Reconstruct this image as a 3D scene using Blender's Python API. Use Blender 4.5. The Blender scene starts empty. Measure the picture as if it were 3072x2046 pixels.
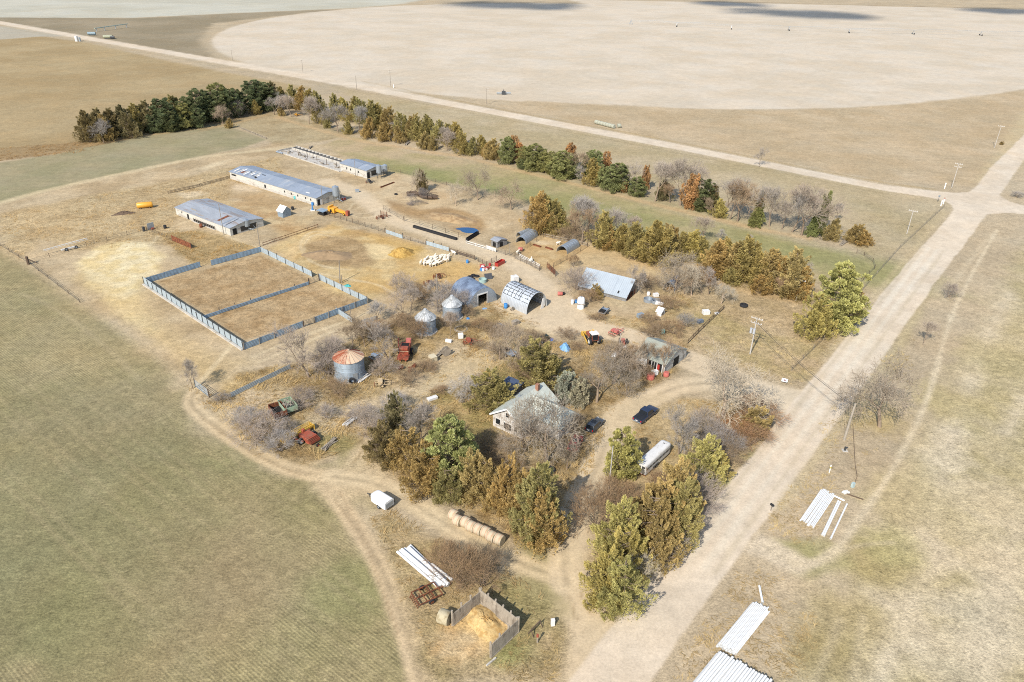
import bpy, bmesh, math, random
import numpy as np
from mathutils import Vector, Matrix
random.seed(7)
SC = bpy.context.scene
COL = SC.collection
PI = math.pi
# ------------------------------------------------------------------ camera model (pixels of the 3072 x 2046 photograph)
IW, IH, FOC = 3072.0, 2046.0, 2220.94
TH, ROLL, CH = math.radians(28.54), math.radians(1.0936), 78.0
CR, SR, CT, ST = math.cos(ROLL), math.sin(ROLL), math.cos(TH), math.sin(TH)

def ray(px, py):
    x, y = (px - IW / 2) / FOC, -(py - IH / 2) / FOC
    x, y = CR * x - SR * y, SR * x + CR * y
    return Vector((x, CT + y * ST, -ST + y * CT))

def at(px, py, z=0.0):
    """ground point (or point at height z) seen at a pixel of the photograph"""
    d = ray(px, py)
    t = (z - CH) / d.z
    return Vector((d.x * t, d.y * t, z))

def proj(p):
    x, y, z = p[0], p[1], p[2] - CH
    f = CT * y - ST * z
    u = ST * y + CT * z
    a, b = x / f, u / f
    a, b = CR * a + SR * b, -SR * a + CR * b
    return a * FOC + IW / 2, -b * FOC + IH / 2

def height_at(bx, by, ty):
    """height of a vertical object whose base is at pixel (bx,by) and top at image row ty"""
    g = at(bx, by)
    lo, hi = 0.0, 60.0
    for _ in range(40):
        m = (lo + hi) / 2
        if proj((g.x, g.y, m))[1] > ty: lo = m
        else: hi = m
    return lo

def mpp(px, py):
    """metres per photo pixel (across) on the ground at a pixel"""
    return (at(px + 1, py) - at(px - 1, py)).length / 2

UX = Vector((0.7893, -0.6139, 0)).normalized()      # along the section road
VX = Vector((0.6074, 0.7944, 0)).normalized()       # along the gravel road
AU = math.atan2(UX.y, UX.x)

cam_d = bpy.data.cameras.new('camera')
cam = bpy.data.objects.new('camera', cam_d)
COL.objects.link(cam)
cam_d.sensor_fit = 'HORIZONTAL'; cam_d.sensor_width = 36.0
cam_d.lens = 36.0 * FOC / IW
cam_d.clip_start = 0.5; cam_d.clip_end = 20000
cam.matrix_world = Matrix.Translation((0, 0, CH)) @ Matrix.Rotation(PI / 2 - TH, 4, 'X') @ Matrix.Rotation(ROLL, 4, 'Z')
SC.camera = cam

# ------------------------------------------------------------------ light
SUN_EL, SUN_SH = math.radians(40), math.radians(28.0)     # shadows fall SUN_SH right of straight ahead
sdir = Vector((-math.sin(SUN_SH) * math.cos(SUN_EL), -math.cos(SUN_SH) * math.cos(SUN_EL), math.sin(SUN_EL)))
sl = bpy.data.lights.new('sun', 'SUN'); sl.energy = 4.2; sl.angle = math.radians(0.53); sl.color = (1.0, 0.942, 0.862)
so = bpy.data.objects.new('sun', sl); COL.objects.link(so)
so.rotation_euler = (-sdir).to_track_quat('-Z', 'Y').to_euler()
so.location = (0, -60, 200)
w = bpy.data.worlds.new('World'); SC.world = w; w.use_nodes = True
nt = w.node_tree
sky = nt.nodes.new('ShaderNodeTexSky'); sky.sky_type = 'NISHITA'; sky.sun_disc = False
sky.sun_elevation = SUN_EL; sky.sun_rotation = math.atan2(sdir.x, sdir.y)
bg = nt.nodes['Background']; bg.inputs[1].default_value = 0.15
nt.links.new(sky.outputs[0], bg.inputs[0])
SC.view_settings.view_transform = 'Standard'; SC.view_settings.look = 'None'
SC.view_settings.exposure = 0.62; SC.view_settings.gamma = 1.0
SC.view_settings.use_curve_mapping = False
SC.cycles.max_bounces = 5; SC.cycles.diffuse_bounces = 2; SC.cycles.glossy_bounces = 2
SC.cycles.transparent_max_bounces = 12; SC.cycles.caustics_reflective = False; SC.cycles.caustics_refractive = False
SC.cycles.use_denoising = False
SC.cycles.pixel_filter_type = 'BLACKMAN_HARRIS'; SC.cycles.filter_width = 1.05
SC.cycles.sample_clamp_indirect = 4

# ------------------------------------------------------------------ colours
KALB = 1.62
def lin1(c):
    c /= 255.0
    return c / 12.92 if c <= 0.04045 else ((c + 0.055) / 1.055) ** 2.4
def A(r, g, b, k=KALB):
    return (lin1(r) / k, lin1(g) / k, lin1(b) / k)

# ------------------------------------------------------------------ materials
MATS = {}
def newmat(name):
    m = bpy.data.materials.new(name); m.use_nodes = True
    return m, m.node_tree, m.node_tree.nodes['Principled BSDF']

def mat(name, col, rough=0.8, metal=0.0, var=0.18, scale=1.5, bump=0.0, col2=None, thr=0.5, stretch=(1, 1, 1), spec=0.3, stripe=None, tint=False):
    """procedural material: base colour broken by two noises; col2 = second colour in patches (wear, rust); stripe = (axis, period, depth) corrugation"""
    if name in MATS: return MATS[name]
    m, t, b = newmat(name); N, L = t.nodes, t.links
    tc = N.new('ShaderNodeTexCoord'); mp = N.new('ShaderNodeMapping'); mp.inputs['Scale'].default_value = stretch
    L.new(tc.outputs['Object'], mp.inputs[0])
    n1 = N.new('ShaderNodeTexNoise'); n1.inputs['Scale'].default_value = scale; n1.inputs['Detail'].default_value = 6; n1.inputs['Roughness'].default_value = 0.65
    L.new(mp.outputs[0], n1.inputs['Vector'])
    cr = N.new('ShaderNodeMix'); cr.data_type = 'RGBA'
    lo = [max(0, c * (1 - var)) for c in col]; hi = [min(1, c * (1 + var)) for c in col]
    mr = N.new('ShaderNodeMapRange'); mr.inputs[1].default_value = 0.3; mr.inputs[2].default_value = 0.7
    L.new(n1.outputs['Fac'], mr.inputs[0]); L.new(mr.outputs[0], cr.inputs[0])
    cr.inputs[6].default_value = (*lo, 1); cr.inputs[7].default_value = (*hi, 1)
    out = cr.outputs[2]
    if col2 is not None:
        n2 = N.new('ShaderNodeTexNoise'); n2.inputs['Scale'].default_value = scale * 0.55; n2.inputs['Detail'].default_value = 7; n2.inputs['Roughness'].default_value = 0.7
        mp2 = N.new('ShaderNodeMapping'); mp2.inputs['Location'].default_value = (13, 7, 3); mp2.inputs['Scale'].default_value = stretch
        L.new(tc.outputs['Object'], mp2.inputs[0]); L.new(mp2.outputs[0], n2.inputs['Vector'])
        r2 = N.new('ShaderNodeMapRange'); r2.inputs[1].default_value = thr - 0.04; r2.inputs[2].default_value = thr + 0.06
        L.new(n2.outputs['Fac'], r2.inputs[0])
        c2 = N.new('ShaderNodeMix'); c2.data_type = 'RGBA'; L.new(r2.outputs[0], c2.inputs[0]); L.new(out, c2.inputs[6]); c2.inputs[7].default_value = (*col2, 1)
        out = c2.outputs[2]
    if tint:
        oi = N.new('ShaderNodeObjectInfo'); mu = N.new('ShaderNodeMix'); mu.data_type = 'RGBA'; mu.blend_type = 'MULTIPLY'; mu.inputs[0].default_value = 1
        L.new(out, mu.inputs[6]); L.new(oi.outputs['Color'], mu.inputs[7]); out = mu.outputs[2]
    L.new(out, b.inputs['Base Color'])
    b.inputs['Roughness'].default_value = rough; b.inputs['Metallic'].default_value = metal; b.inputs['Specular IOR Level'].default_value = spec
    hsrc = None
    if stripe is not None:
        sx = N.new('ShaderNodeSeparateXYZ'); L.new(tc.outputs['Object'], sx.inputs[0])
        ma = N.new('ShaderNodeMath'); ma.operation = 'MULTIPLY'; ma.inputs[1].default_value = 2 * PI / stripe[1]; L.new(sx.outputs[stripe[0]], ma.inputs[0])
        mb = N.new('ShaderNodeMath'); mb.operation = 'SINE'; L.new(ma.outputs[0], mb.inputs[0]); hsrc = mb.outputs[0]
        bp = N.new('ShaderNodeBump'); bp.inputs['Strength'].default_value = stripe[2]; bp.inputs['Distance'].default_value = 0.05
        L.new(hsrc, bp.inputs['Height']); L.new(bp.outputs[0], b.inputs['Normal'])
    elif bump:
        bp = N.new('ShaderNodeBump'); bp.inputs['Strength'].default_value = bump; bp.inputs['Distance'].default_value = 0.08
        L.new(n1.outputs['Fac'], bp.inputs['Height']); L.new(bp.outputs[0], b.inputs['Normal'])
    MATS[name] = m
    return m

# ------------------------------------------------------------------ object helpers
def tag(o, label=None, cat=None, group=None, kind=None):
    if label: o['label'] = label
    if cat: o['category'] = cat
    if group: o['group'] = group
    if kind: o['kind'] = kind
    return o

def thing(name, label, cat, loc=(0, 0, 0), rz=0.0, group=None):
    o = bpy.data.objects.new(name, None); COL.objects.link(o)
    o.empty_display_size = 0.5
    o.location = loc; o.rotation_euler = (0, 0, rz)
    return tag(o, label, cat, group)

class MB:
    """collects simple solids into one mesh"""
    def __init__(self): self.v = []; self.f = []; self.mi = []; self.sm = []
    def add(self, vs, fs, mi=0, smooth=False):
        n = len(self.v); self.v.extend([tuple(p) for p in vs])
        for f in fs: self.f.append([i + n for i in f]); self.mi.append(mi); self.sm.append(smooth)
        return self
    def box(self, c, s, rz=0.0, mi=0, rx=0.0, ry=0.0):
        R = Matrix.Rotation(rz, 3, 'Z') @ Matrix.Rotation(ry, 3, 'Y') @ Matrix.Rotation(rx, 3, 'X')
        vs = []
        for dz in (-.5, .5):
            for dx, dy in ((-.5, -.5), (.5, -.5), (.5, .5), (-.5, .5)):
                vs.append(Vector(c) + R @ Vector((dx * s[0], dy * s[1], dz * s[2])))
        return self.add(vs, [(3, 2, 1, 0), (4, 5, 6, 7), (0, 1, 5, 4), (1, 2, 6, 5), (2, 3, 7, 6), (3, 0, 4, 7)], mi)
    def bar(self, a, b, wd, ht=None, mi=0):
        a, b = Vector(a), Vector(b); d = b - a; ht = ht or wd
        if d.length < 1e-6: return self
        z = d.normalized(); up = Vector((0, 0, 1)) if abs(z.z) < 0.95 else Vector((1, 0, 0))
        x = z.cross(up).normalized(); y = x.cross(z)
        vs = [p + x * sx * wd / 2 + y * sy * ht / 2 for p in (a, b) for sx, sy in ((-1, -1), (1, -1), (1, 1), (-1, 1))]
        return self.add(vs, [(3, 2, 1, 0), (4, 5, 6, 7), (0, 1, 5, 4), (1, 2, 6, 5), (2, 3, 7, 6), (3, 0, 4, 7)], mi)
    def tube(self, a, b, r, r2=None, n=10, mi=0, cap=True, smooth=True):
        a, b = Vector(a), Vector(b); r2 = r if r2 is None else r2
        z = (b - a).normalized(); up = Vector((0, 0, 1)) if abs(z.z) < 0.95 else Vector((1, 0, 0))
        x = z.cross(up).normalized(); y = x.cross(z); vs = []
        for p, q in ((a, r), (b, r2)):
            for i in range(n):
                t = 2 * PI * i / n; vs.append(p + (x * math.cos(t) + y * math.sin(t)) * q)
        self.add(vs, [(i, i + n, (i + 1) % n + n, (i + 1) % n) for i in range(n)], mi, smooth)
        if cap:
            self.add(vs[:n], [tuple(range(n))], mi); self.add(vs[n:], [tuple(range(n - 1, -1, -1))], mi)
        return self
    def lathe(self, prof, n=24, c=(0, 0, 0), mi=0, smooth=True):
        c = Vector(c); vs = []
        for r, z in prof:
            for i in range(n):
                t = 2 * PI * i / n; vs.append(c + Vector((r * math.cos(t), r * math.sin(t), z)))
        fs = [(k * n + i, k * n + (i + 1) % n, (k + 1) * n + (i + 1) % n, (k + 1) * n + i) for k in range(len(prof) - 1) for i in range(n)]
        return self.add(vs, fs, mi, smooth)
    def prism(self, pts, y0, y1, mi=0):
        """polygon in the xz plane (counter-clockwise seen from -y) extruded from y0 to y1"""
        n = len(pts); vs = [(x, y0, z) for x, z in pts] + [(x, y1, z) for x, z in pts]
        return self.add(vs, [tuple(range(n)), tuple(range(2 * n - 1, n - 1, -1))] + [(i + n, (i + 1) % n + n, (i + 1) % n, i)[::-1][::-1] if False else (i, i + n, (i + 1) % n + n, (i + 1) % n) for i in range(n)], mi)
    def quad(self, a, b, c, d, mi=0): return self.add([a, b, c, d], [(0, 1, 2, 3)], mi)
    def ell(self, c, r, n=10, m=7, mi=0, R=None):
        c = Vector(c); vs = []
        for j in range(m + 1):
            p = PI * j / m
            for i in range(n):
                t = 2 * PI * i / n
                q = Vector((r[0] * math.sin(p) * math.cos(t), r[1] * math.sin(p) * math.sin(t), -r[2] * math.cos(p)))
                vs.append(c + (R @ q if R else q))
        return self.add(vs, [(j * n + i, j * n + (i + 1) % n, (j + 1) * n + (i + 1) % n, (j + 1) * n + i) for j in range(m) for i in range(n)], mi, True)
    def build(self, name, mats, parent=None, loc=None, rz=None, bevel=0.0):
        me = bpy.data.meshes.new(name); me.from_pydata(self.v, [], self.f)
        if not isinstance(mats, (list, tuple)): mats = [mats]
        for m in mats: me.materials.append(m)
        me.polygons.foreach_set('material_index', self.mi); me.polygons.foreach_set('use_smooth', self.sm)
        me.update()
        bm = bmesh.new(); bm.from_mesh(me)
        bmesh.ops.remove_doubles(bm, verts=bm.verts, dist=1e-5)
        bmesh.ops.recalc_face_normals(bm, faces=bm.faces)
        bm.to_mesh(me); bm.free()
        me.set_sharp_from_angle(angle=math.radians(42))
        o = bpy.data.objects.new(name, me); COL.objects.link(o)
        if parent is not None: o.parent = parent
        if loc is not None: o.location = loc
        if rz is not None: o.rotation_euler = (0, 0, rz)
        if bevel:
            bv = o.modifiers.new('bevel', 'BEVEL'); bv.width = bevel; bv.segments = 2; bv.limit_method = 'ANGLE'
        return o

def copy_tree(o, parent=None):
    c = o.copy(); COL.objects.link(c); c.parent = parent
    for ch in list(o.children): copy_tree(ch, c)
    return c

def D(*pts):
    """points read off a 2354-pixel-wide view of the photograph"""
    return [(x * 1.30501, y * 1.30501) for x, y in pts]

def G(pts): return np.array([at(*p)[:2] for p in pts])
# ------------------------------------------------------------------ ground: colour and land use painted on grids in metres
_lat = {}
def vnoise(X, Y, s, seed):
    """smooth value noise in 0..1, feature size s metres"""
    if seed not in _lat: _lat[seed] = np.random.RandomState(seed).rand(256, 256)
    T = _lat[seed]; x = X / s + 1000.37; y = Y / s + 1000.71
    xi = np.floor(x).astype(int); yi = np.floor(y).astype(int); fx = x - xi; fy = y - yi
    fx = fx * fx * (3 - 2 * fx); fy = fy * fy * (3 - 2 * fy)
    a = T[xi & 255, yi & 255]; b = T[(xi + 1) & 255, yi & 255]; c = T[xi & 255, (yi + 1) & 255]; d = T[(xi + 1) & 255, (yi + 1) & 255]
    return (a * (1 - fx) + b * fx) * (1 - fy) + (c * (1 - fx) + d * fx) * fy
def fbm(X, Y, s, seed, o=4):
    r = 0; a = 1; t = 0
    for i in range(o):
        r = r + a * vnoise(X, Y, s, seed + i); t += a; a *= 0.55; s *= 0.48
    return r / t
def sdist(P, X, Y):
    """signed distance to polygon, negative inside"""
    d = np.full(X.shape, 1e18); ins = np.zeros(X.shape, bool); n = len(P)
    for i in range(n):
        a = P[i]; b = P[(i + 1) % n]; e = b - a
        wx = X - a[0]; wy = Y - a[1]
        t = np.clip((wx * e[0] + wy * e[1]) / (e @ e + 1e-12), 0, 1)
        d = np.minimum(d, (wx - t * e[0]) ** 2 + (wy - t * e[1]) ** 2)
        if e[1] != 0:
            c = ((a[1] > Y) != (b[1] > Y)) & (X < e[0] * (Y - a[1]) / e[1] + a[0]); ins ^= c
    d = np.sqrt(d)
    return np.where(ins, -d, d)
def ldist(P, X, Y):
    d = np.full(X.shape, 1e18)
    for i in range(len(P) - 1):
        a = P[i]; e = P[i + 1] - a
        wx = X - a[0]; wy = Y - a[1]
        t = np.clip((wx * e[0] + wy * e[1]) / (e @ e + 1e-12), 0, 1)
        d = np.minimum(d, (wx - t * e[0]) ** 2 + (wy - t * e[1]) ** 2)
    return np.sqrt(d)
def smooth_line(P, k=3):
    for _ in range(k):
        Q = [P[0]]
        for i in range(len(P) - 1):
            Q += [P[i] * .75 + P[i + 1] * .25, P[i] * .25 + P[i + 1] * .75]
        P = np.array(Q + [P[-1]])
    return P

OPS = []     # (kind, points, colour, soft, opacity, wobble, width, land class, grain, rows, extra)
def area(px, col, soft=1.5, op=1.0, wob=1.5, cls=None, grain=None, rows=None, mott=None):
    OPS.append(('a', G(px), col, soft, op, wob, 0, cls, grain, rows, mott))
def track(px, col, width, soft=0.6, op=0.8, wob=0.3, cls=None, grain=None, ruts=None, k=2):
    OPS.append(('l', smooth_line(G(px), k), col, soft, op, wob, width, cls, grain, ruts, None))
def blotch(px, py, r, col, op=0.8, wob=1.0, soft=None, asp=1.0, ang=0.0):
    OPS.append(('b', at(px, py), col, soft or r * 0.5, op, wob * r * 0.4, r, None, None, (asp, ang), None))

PASTURE = A(194, 175, 143); DIRT = A(206, 184, 148)
# ---- far country
area([(-700, -60), (1500, -40), (1180, 15), (1040, 25), (400, 53), (0, 57), (-900, 62)], A(196, 190, 168), 6, 1, 6, 'crop_field', 0.25, None, (A(205, 200, 180), 60))
area([(-900, 60), (0, 52), (400, 55), (700, 40), (1024, 27), (640, 70), (600, 120), (640, 180), (1000, 244), (500, 160), (0, 67), (-500, -20)], A(165, 150, 122), 5, .95, 5, None, .4, None, (A(150, 136, 108), 50))
area([(-900, 60), (0, 78), (200, 108), (120, 112), (0, 118), (-900, 135)], A(186, 177, 156), 3, .9, 3, None, .3)
# brown stubble field
area([(-1500, 170), (0, 119), (130, 109), (270, 130), (500, 182), (760, 233), (930, 262), (830, 285), (780, 330), (560, 400), (250, 445), (0, 475), (-1500, 640)],
     A(184, 162, 121), 3, 1, 2, 'stubble_field', .45, .35, (A(172, 149, 108), 40))
area([(-800, 520), (0, 445), (250, 425), (560, 395), (780, 330), (800, 345), (600, 400), (300, 440), (250, 455), (0, 482), (-800, 560)], A(165, 138, 98), 1.5, .8, 2)
# pivot circle
_pc = []
for _i in range(96):
    _t = 2 * PI * _i / 96
    _pc.append((1.1379 * CH + 4.597 * CH * math.cos(_t), 9.7976 * CH + 4.597 * CH * math.sin(_t)))
area([(1700, -2), (2200, 8), (3072, 29), (3700, 48), (3700, 240), (3200, 262), (3072, 266), (2800, 220), (2300, 150)], A(221, 206, 182), 3, 1, 2, 'pivot_field', .12, None, (A(213, 197, 171), 34))
track([(2050, 3), (2300, 8), (2620, 15), (3072, 29), (3700, 48)], A(150, 130, 104), 3, 2, .8, 1)
OPS.append(('a', np.array(_pc), A(221, 206, 182), 2.0, 1, 1.5, 0, 'pivot_field', .12, None, (A(213, 197, 171), 34)))
# ---- mid pasture by the section road
area([(1000, 262), (1600, 366), (2300, 502), (2840, 603), (2850, 640), (2680, 830), (2640, 800), (2500, 690), (2350, 640), (1500, 440), (1150, 340)], A(194, 176, 141), 3, .9, 3, None, .6, None, (A(180, 163, 124), 22))
area([(1585, 302), (2048, 325), (2270, 334), (2500, 329), (2720, 312), (2941, 286), (3200, 258), (2925, 560), (2640, 540), (2050, 430), (1480, 316)], A(190, 168, 132), 3, .9, 3, None, .5, .4, (A(202, 180, 145), 16))
area([(2930, 545), (3072, 330), (3200, 260), (3150, 430), (2990, 560)], A(205, 186, 146), 3, .7, 3)
# ---- left green strip and hay strip
area([(-600, 640), (0, 488), (180, 460), (480, 398), (660, 370), (800, 418), (730, 443), (500, 492), (250, 545), (0, 612), (-600, 760)], A(168, 156, 122), 1.5, 1, 1.2, 'crop_field', .35, .5, (A(158, 150, 114), 14))
area(D((735, 335), (800, 310), (950, 350), (1150, 378), (1360, 432), (1500, 480), (1700, 528), (1900, 575), (2030, 612), (2060, 640), (1970, 690), (1880, 660), (1750, 612), (1500, 545), (1230, 470), (1080, 430), (900, 395), (800, 365)),
     A(194, 172, 134), 2, 1, 1.5, 'hay_field', .5, .5, (A(180, 164, 120), 9))
for bx, by, r, a in ((1330, 545, 12, .7), (1250, 520, 9, .6), (1390, 570, 9, .7), (1520, 585, 12, .6), (1800, 640, 10, .6), (1960, 680, 10, .5), (2330, 745, 9, .6), (2560, 795, 8, .7), (1650, 560, 14, .4), (2100, 650, 10, .4)):
    blotch(bx, by, r, A(150, 150, 96), a * .9, 1.2, r * .8, 2.6, AU)
area([(560, 405), (800, 330), (1000, 385), (1100, 400), (960, 425), (830, 440), (790, 410), (690, 375)], A(186, 168, 130), 2, .9, 2, None, .6, None, (A(170, 150, 112), 8))
# ---- left wheat field
area([(-900, 700), (0, 742), (240, 905), (420, 1040), (560, 1140), (560, 1215), (585, 1290), (720, 1395), (900, 1440), (1000, 1530), (1100, 1640), (1170, 1790), (1220, 1930), (1260, 2046), (1300, 2200), (-900, 2600)],
     A(168, 153, 113), 2.0, 1, 1.2, 'crop_field', .7, .75, (A(156, 145, 104), 16))
for bx, by, r, c, a in ((260, 1460, 16, A(136, 134, 96), .5), (520, 1800, 12, A(160, 142, 106), .6), (120, 1750, 12, A(136, 132, 94), .6), (330, 1820, 10, A(142, 140, 96), .5), (950, 1500, 8, A(148, 140, 94), .6), (1060, 1760, 6, A(150, 146, 98), .7), (300, 1250, 14, A(164, 148, 114), .5), (640, 1620, 14, A(162, 146, 112), .5), (90, 1300, 14, A(138, 132, 96), .4), (780, 1340, 7, A(140, 138, 92), .6), (500, 1560, 10, A(142, 136, 96), .5), (430, 1340, 9, A(142, 134, 96), .5)):
    blotch(bx, by, r, c, a, 1.5)
area([(0, 742), (120, 810), (300, 960), (470, 1060), (560, 1135), (520, 1180), (330, 1050), (120, 880), (0, 800)], A(170, 152, 112), 4, .5, 3)
track([(60, 880), (180, 930), (320, 1040), (420, 1140)], A(190, 172, 134), .8, 1.0, .5)
track([(-60, 690), (0, 742), (100, 805), (240, 905), (420, 1040), (540, 1120)], A(196, 178, 136), .7, .8, .6)
for q in ([(0, 905), (500, 1500), (800, 2046)], [(0, 1090), (260, 1440), (560, 2046)], [(180, 960), (700, 1520), (1100, 2046)], [(0, 1300), (180, 1590), (360, 2046)], [(330, 1000), (860, 1500), (1180, 1900)]):
    a_ = at(*q[1]); 
    for o_ in (-.9, .9):
        OPS.append(('l', np.array([(a_ - UX * 140 + VX * o_)[:2], (a_ + UX * 90 + VX * o_)[:2]]), A(182, 165, 126), .5, .38, .25, .45, None, None, None, None))
# ---- east field, right side
area([(2330, 2200), (2420, 1900), (2700, 1520), (2790, 1300), (2900, 1080), (3072, 760), (3400, 500), (4200, 900), (4200, 2300)], A(200, 183, 142), 5, .9, 4, 'pasture_field', .8, None, (A(186, 170, 124), 9))
for q in ([(2640, 2046), (2740, 1780), (2820, 1650)], [(2700, 1800), (2770, 1600), (2830, 1440), (2860, 1300)], [(2850, 1330), (2880, 1230), (2915, 1150), (2960, 1010), (3030, 880)], [(2960, 1990), (3000, 1800), (3050, 1600)], [(3020, 1300), (3072, 1200)]):
    track(q, A(222, 204, 172), 3.2, 2.4, .7, 2.2)
for bx, by, r in ((2720, 1800, 4), (2640, 1790, 3), (2860, 1380, 4), (2960, 1500, 8), (2860, 1960, 5), (2950, 1860, 6), (3030, 1700, 6), (2920, 1250, 3), (2790, 1660, 3), (2560, 2020, 2)):
    blotch(bx, by, r, A(218, 200, 166), .65, 2.5)
for bx, by, r, c in ((2650, 1700, 5, A(176, 158, 104)), (2860, 1210, 7, A(190, 172, 122)), (2490, 1985, 4, A(164, 146, 98)), (2680, 1640, 4, A(184, 172, 120)), (2480, 1670, 3, A(176, 166, 116)), (2600, 1240, 6, A(194, 172, 118)), (2720, 1480, 7, A(194, 176, 132)), (3000, 1080, 8, A(186, 170, 124)), (2420, 1700, 2, A(160, 152, 104)), (2340, 1650, 2, A(162, 156, 104)), (2400, 1660, 2.5, A(166, 158, 106)), (2560, 1850, 4, A(184, 166, 122))):
    blotch(bx, by, r, c, .7, 1.5)
track([(2590, 1850), (2560, 2046)], A(206, 188, 150), .9, .7, .6); track([(2520, 1860), (2470, 1990), (2440, 2046)], A(206, 188, 150), 1.0, .8, .6)
track([(2990, 690), (2900, 850), (2840, 980), (2790, 1190), (2700, 1370), (2640, 1470), (2560, 1580), (2520, 1640), (2440, 1690)], A(224, 206, 172), .9, .6, .75, .4)
track([(2960, 720), (2900, 790), (2830, 900)], A(220, 202, 168), 1.2, 1.0, .5)
track([(2520, 1650), (2600, 1632), (2680, 1628)], A(214, 196, 162), .5, .5, .5)
track([(2860, 690), (2700, 1040), (2660, 1120)], A(176, 160, 116), 2.2, 1.5, .5, 1.2)
# ---- the farm ground, broad
area(D((0, 468), (300, 395), (520, 350), (640, 330), (735, 335), (800, 365), (900, 395), (1080, 430), (1230, 470), (1300, 500), (1420, 560), (1700, 640), (1880, 655), (1900, 720), (1850, 800), (1640, 830), (1400, 760), (1250, 720), (1000, 700), (860, 760), (560, 820), (480, 900), (430, 890), (300, 770), (60, 610), (0, 570)),
     A(204, 182, 145), 3, 1, 3, 'farmyard', .6, None, (A(184, 161, 124), 8))
area(D((1500, 690), (1700, 640), (1870, 660), (1960, 700), (1880, 850), (1760, 880), (1640, 825), (1570, 790)), A(198, 174, 135), 2, 1, 2, None, 1, None, (A(184, 160, 118), 6))
# weedy lot in the middle of the farm
WEEDS = D((540, 860), (700, 830), (860, 760), (960, 720), (1040, 760), (1150, 715), (1240, 735), (1250, 790), (1380, 780), (1480, 790), (1560, 850), (1500, 890), (1420, 930), (1370, 1040), (1300, 1240), (1200, 1260), (1050, 1160), (940, 1120), (850, 1060), (820, 1020), (700, 1075), (620, 1060), (540, 1000), (480, 930))
area(WEEDS, A(190, 167, 126), 1.5, 1, 1.5, 'weed_lot', 1, None, (A(152, 128, 88), 2.6))
area([(0, 640), (250, 590), (520, 540), (830, 470), (850, 520), (690, 560), (700, 620), (520, 650), (560, 730), (400, 740), (250, 750), (120, 720), (60, 780), (0, 740)], A(190, 163, 118), 2.5, .8, 3, None, 1, None, (A(206, 182, 138), 6))
area([(470, 700), (600, 690), (760, 735), (780, 750), (640, 790), (580, 800)], A(188, 160, 112), 1.5, .9, 1.5, None, 1, None, (A(170, 145, 98), 3))
area([(1330, 930), (1500, 900), (1600, 950), (1520, 960), (1470, 960), (1440, 990), (1430, 1060), (1350, 1090), (1300, 1000)], A(176, 150, 102), 1.2, .7, 1.2, None, 1)
area([(1730, 930), (1900, 960), (2040, 880), (2120, 940), (2080, 1040), (2040, 1080), (1930, 1010), (1760, 950)], A(180, 154, 108), 1.5, .8, 1.5, None, 1, None, (A(200, 176, 130), 3))
# straw, dirt and manure patches
area([(230, 790), (300, 740), (370, 725), (450, 730), (490, 770), (480, 810), (430, 850), (420, 920), (480, 990), (440, 1000), (380, 950), (300, 880), (250, 850)], A(236, 217, 172), 1.8, 1, 1.8, None, .6, None, (A(228, 204, 150), 3))
track([(240, 830), (320, 880), (380, 930), (470, 1000), (560, 1060), (640, 1120), (700, 1160)], A(212, 184, 130), 5, 3, .6, 2)
track([(420, 880), (460, 960), (540, 1020), (640, 1080), (740, 1090)], A(206, 182, 138), 4, 2.5, .6, 1)
area([(470, 845), (785, 765), (1080, 905), (735, 1020)], A(194, 166, 124), .8, 1, .5, 'corral_dirt', .9, None, (A(178, 148, 106), 3))
area([(800, 745), (900, 705), (1000, 668), (1200, 730), (1400, 790), (1440, 800), (1420, 850), (1250, 850), (1180, 870), (1110, 905), (1020, 880), (900, 800)], A(214, 188, 136), 2, .9, 2, None, .6, None, (A(204, 170, 112), 4))
area([(905, 735), (960, 705), (1050, 710), (1110, 740), (1120, 775), (1070, 800), (980, 800), (920, 775)], A(184, 156, 116), 2, .8, 1.5, None, .7, None, (A(160, 134, 98), 4))
area([(955, 770), (985, 757), (1050, 760), (1060, 775), (1010, 785), (970, 785)], A(150, 128, 98), 1.2, .6, 1)
area([(1095, 730), (1170, 735), (1215, 745), (1180, 775), (1120, 780)], A(232, 208, 158), 1.2, .8, 1.2)
area([(1030, 690), (1140, 700), (1270, 740), (1230, 760), (1150, 730)], A(206, 168, 102), 1.5, .7, 1.5)
blotch(1230, 760, 4.5, A(200, 164, 92), .8)
for bx, by, r, c in ((1330, 830, 6, A(206, 166, 104)), (1240, 830, 7, A(208, 172, 110)), (1130, 850, 5, A(206, 168, 104)), (1000, 820, 4, A(216, 190, 140)), (930, 700, 5, A(200, 164, 104)), (1070, 700, 4, A(176, 144, 98)), (1400, 810, 5, A(212, 176, 114)), (880, 700, 4, A(222, 194, 140)), (860, 690, 3, A(170, 142, 98)), (1290, 770, 4, A(226, 200, 150)), (1090, 790, 3, A(162, 136, 98))):
    blotch(bx, by, r, c, .65, 2.2)
track([(860, 790), (880, 740), (960, 700), (1010, 690)], A(224, 196, 146), 3, 1.6, .7, 1)
area([(640, 600), (780, 610), (900, 650), (960, 640), (920, 680), (860, 710), (770, 660), (700, 630)], A(210, 186, 142), 2, .8, 2, None, .6, None, (A(186, 152, 106), 6))
area([(690, 590), (790, 580), (900, 620), (860, 640), (760, 615)], A(190, 158, 112), 2.5, .7, 2)
area([(525, 580), (600, 572), (625, 582), (560, 596)], A(226, 206, 170), 1.2, .7, 1.2)
area([(690, 545), (760, 560), (780, 575), (700, 570)], A(224, 204, 172), 1.5, .7, 1.2)
track([(-100, 640), (60, 590), (250, 545), (420, 510), (600, 470), (800, 450), (880, 440)], A(216, 196, 156), 3.2, 1.4, .75, .8, 'dirt_track', .5)
area([(600, 505), (640, 487), (690, 478), (670, 492), (620, 510)], A(224, 204, 166), 1.5, .8, 1.5)
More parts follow.
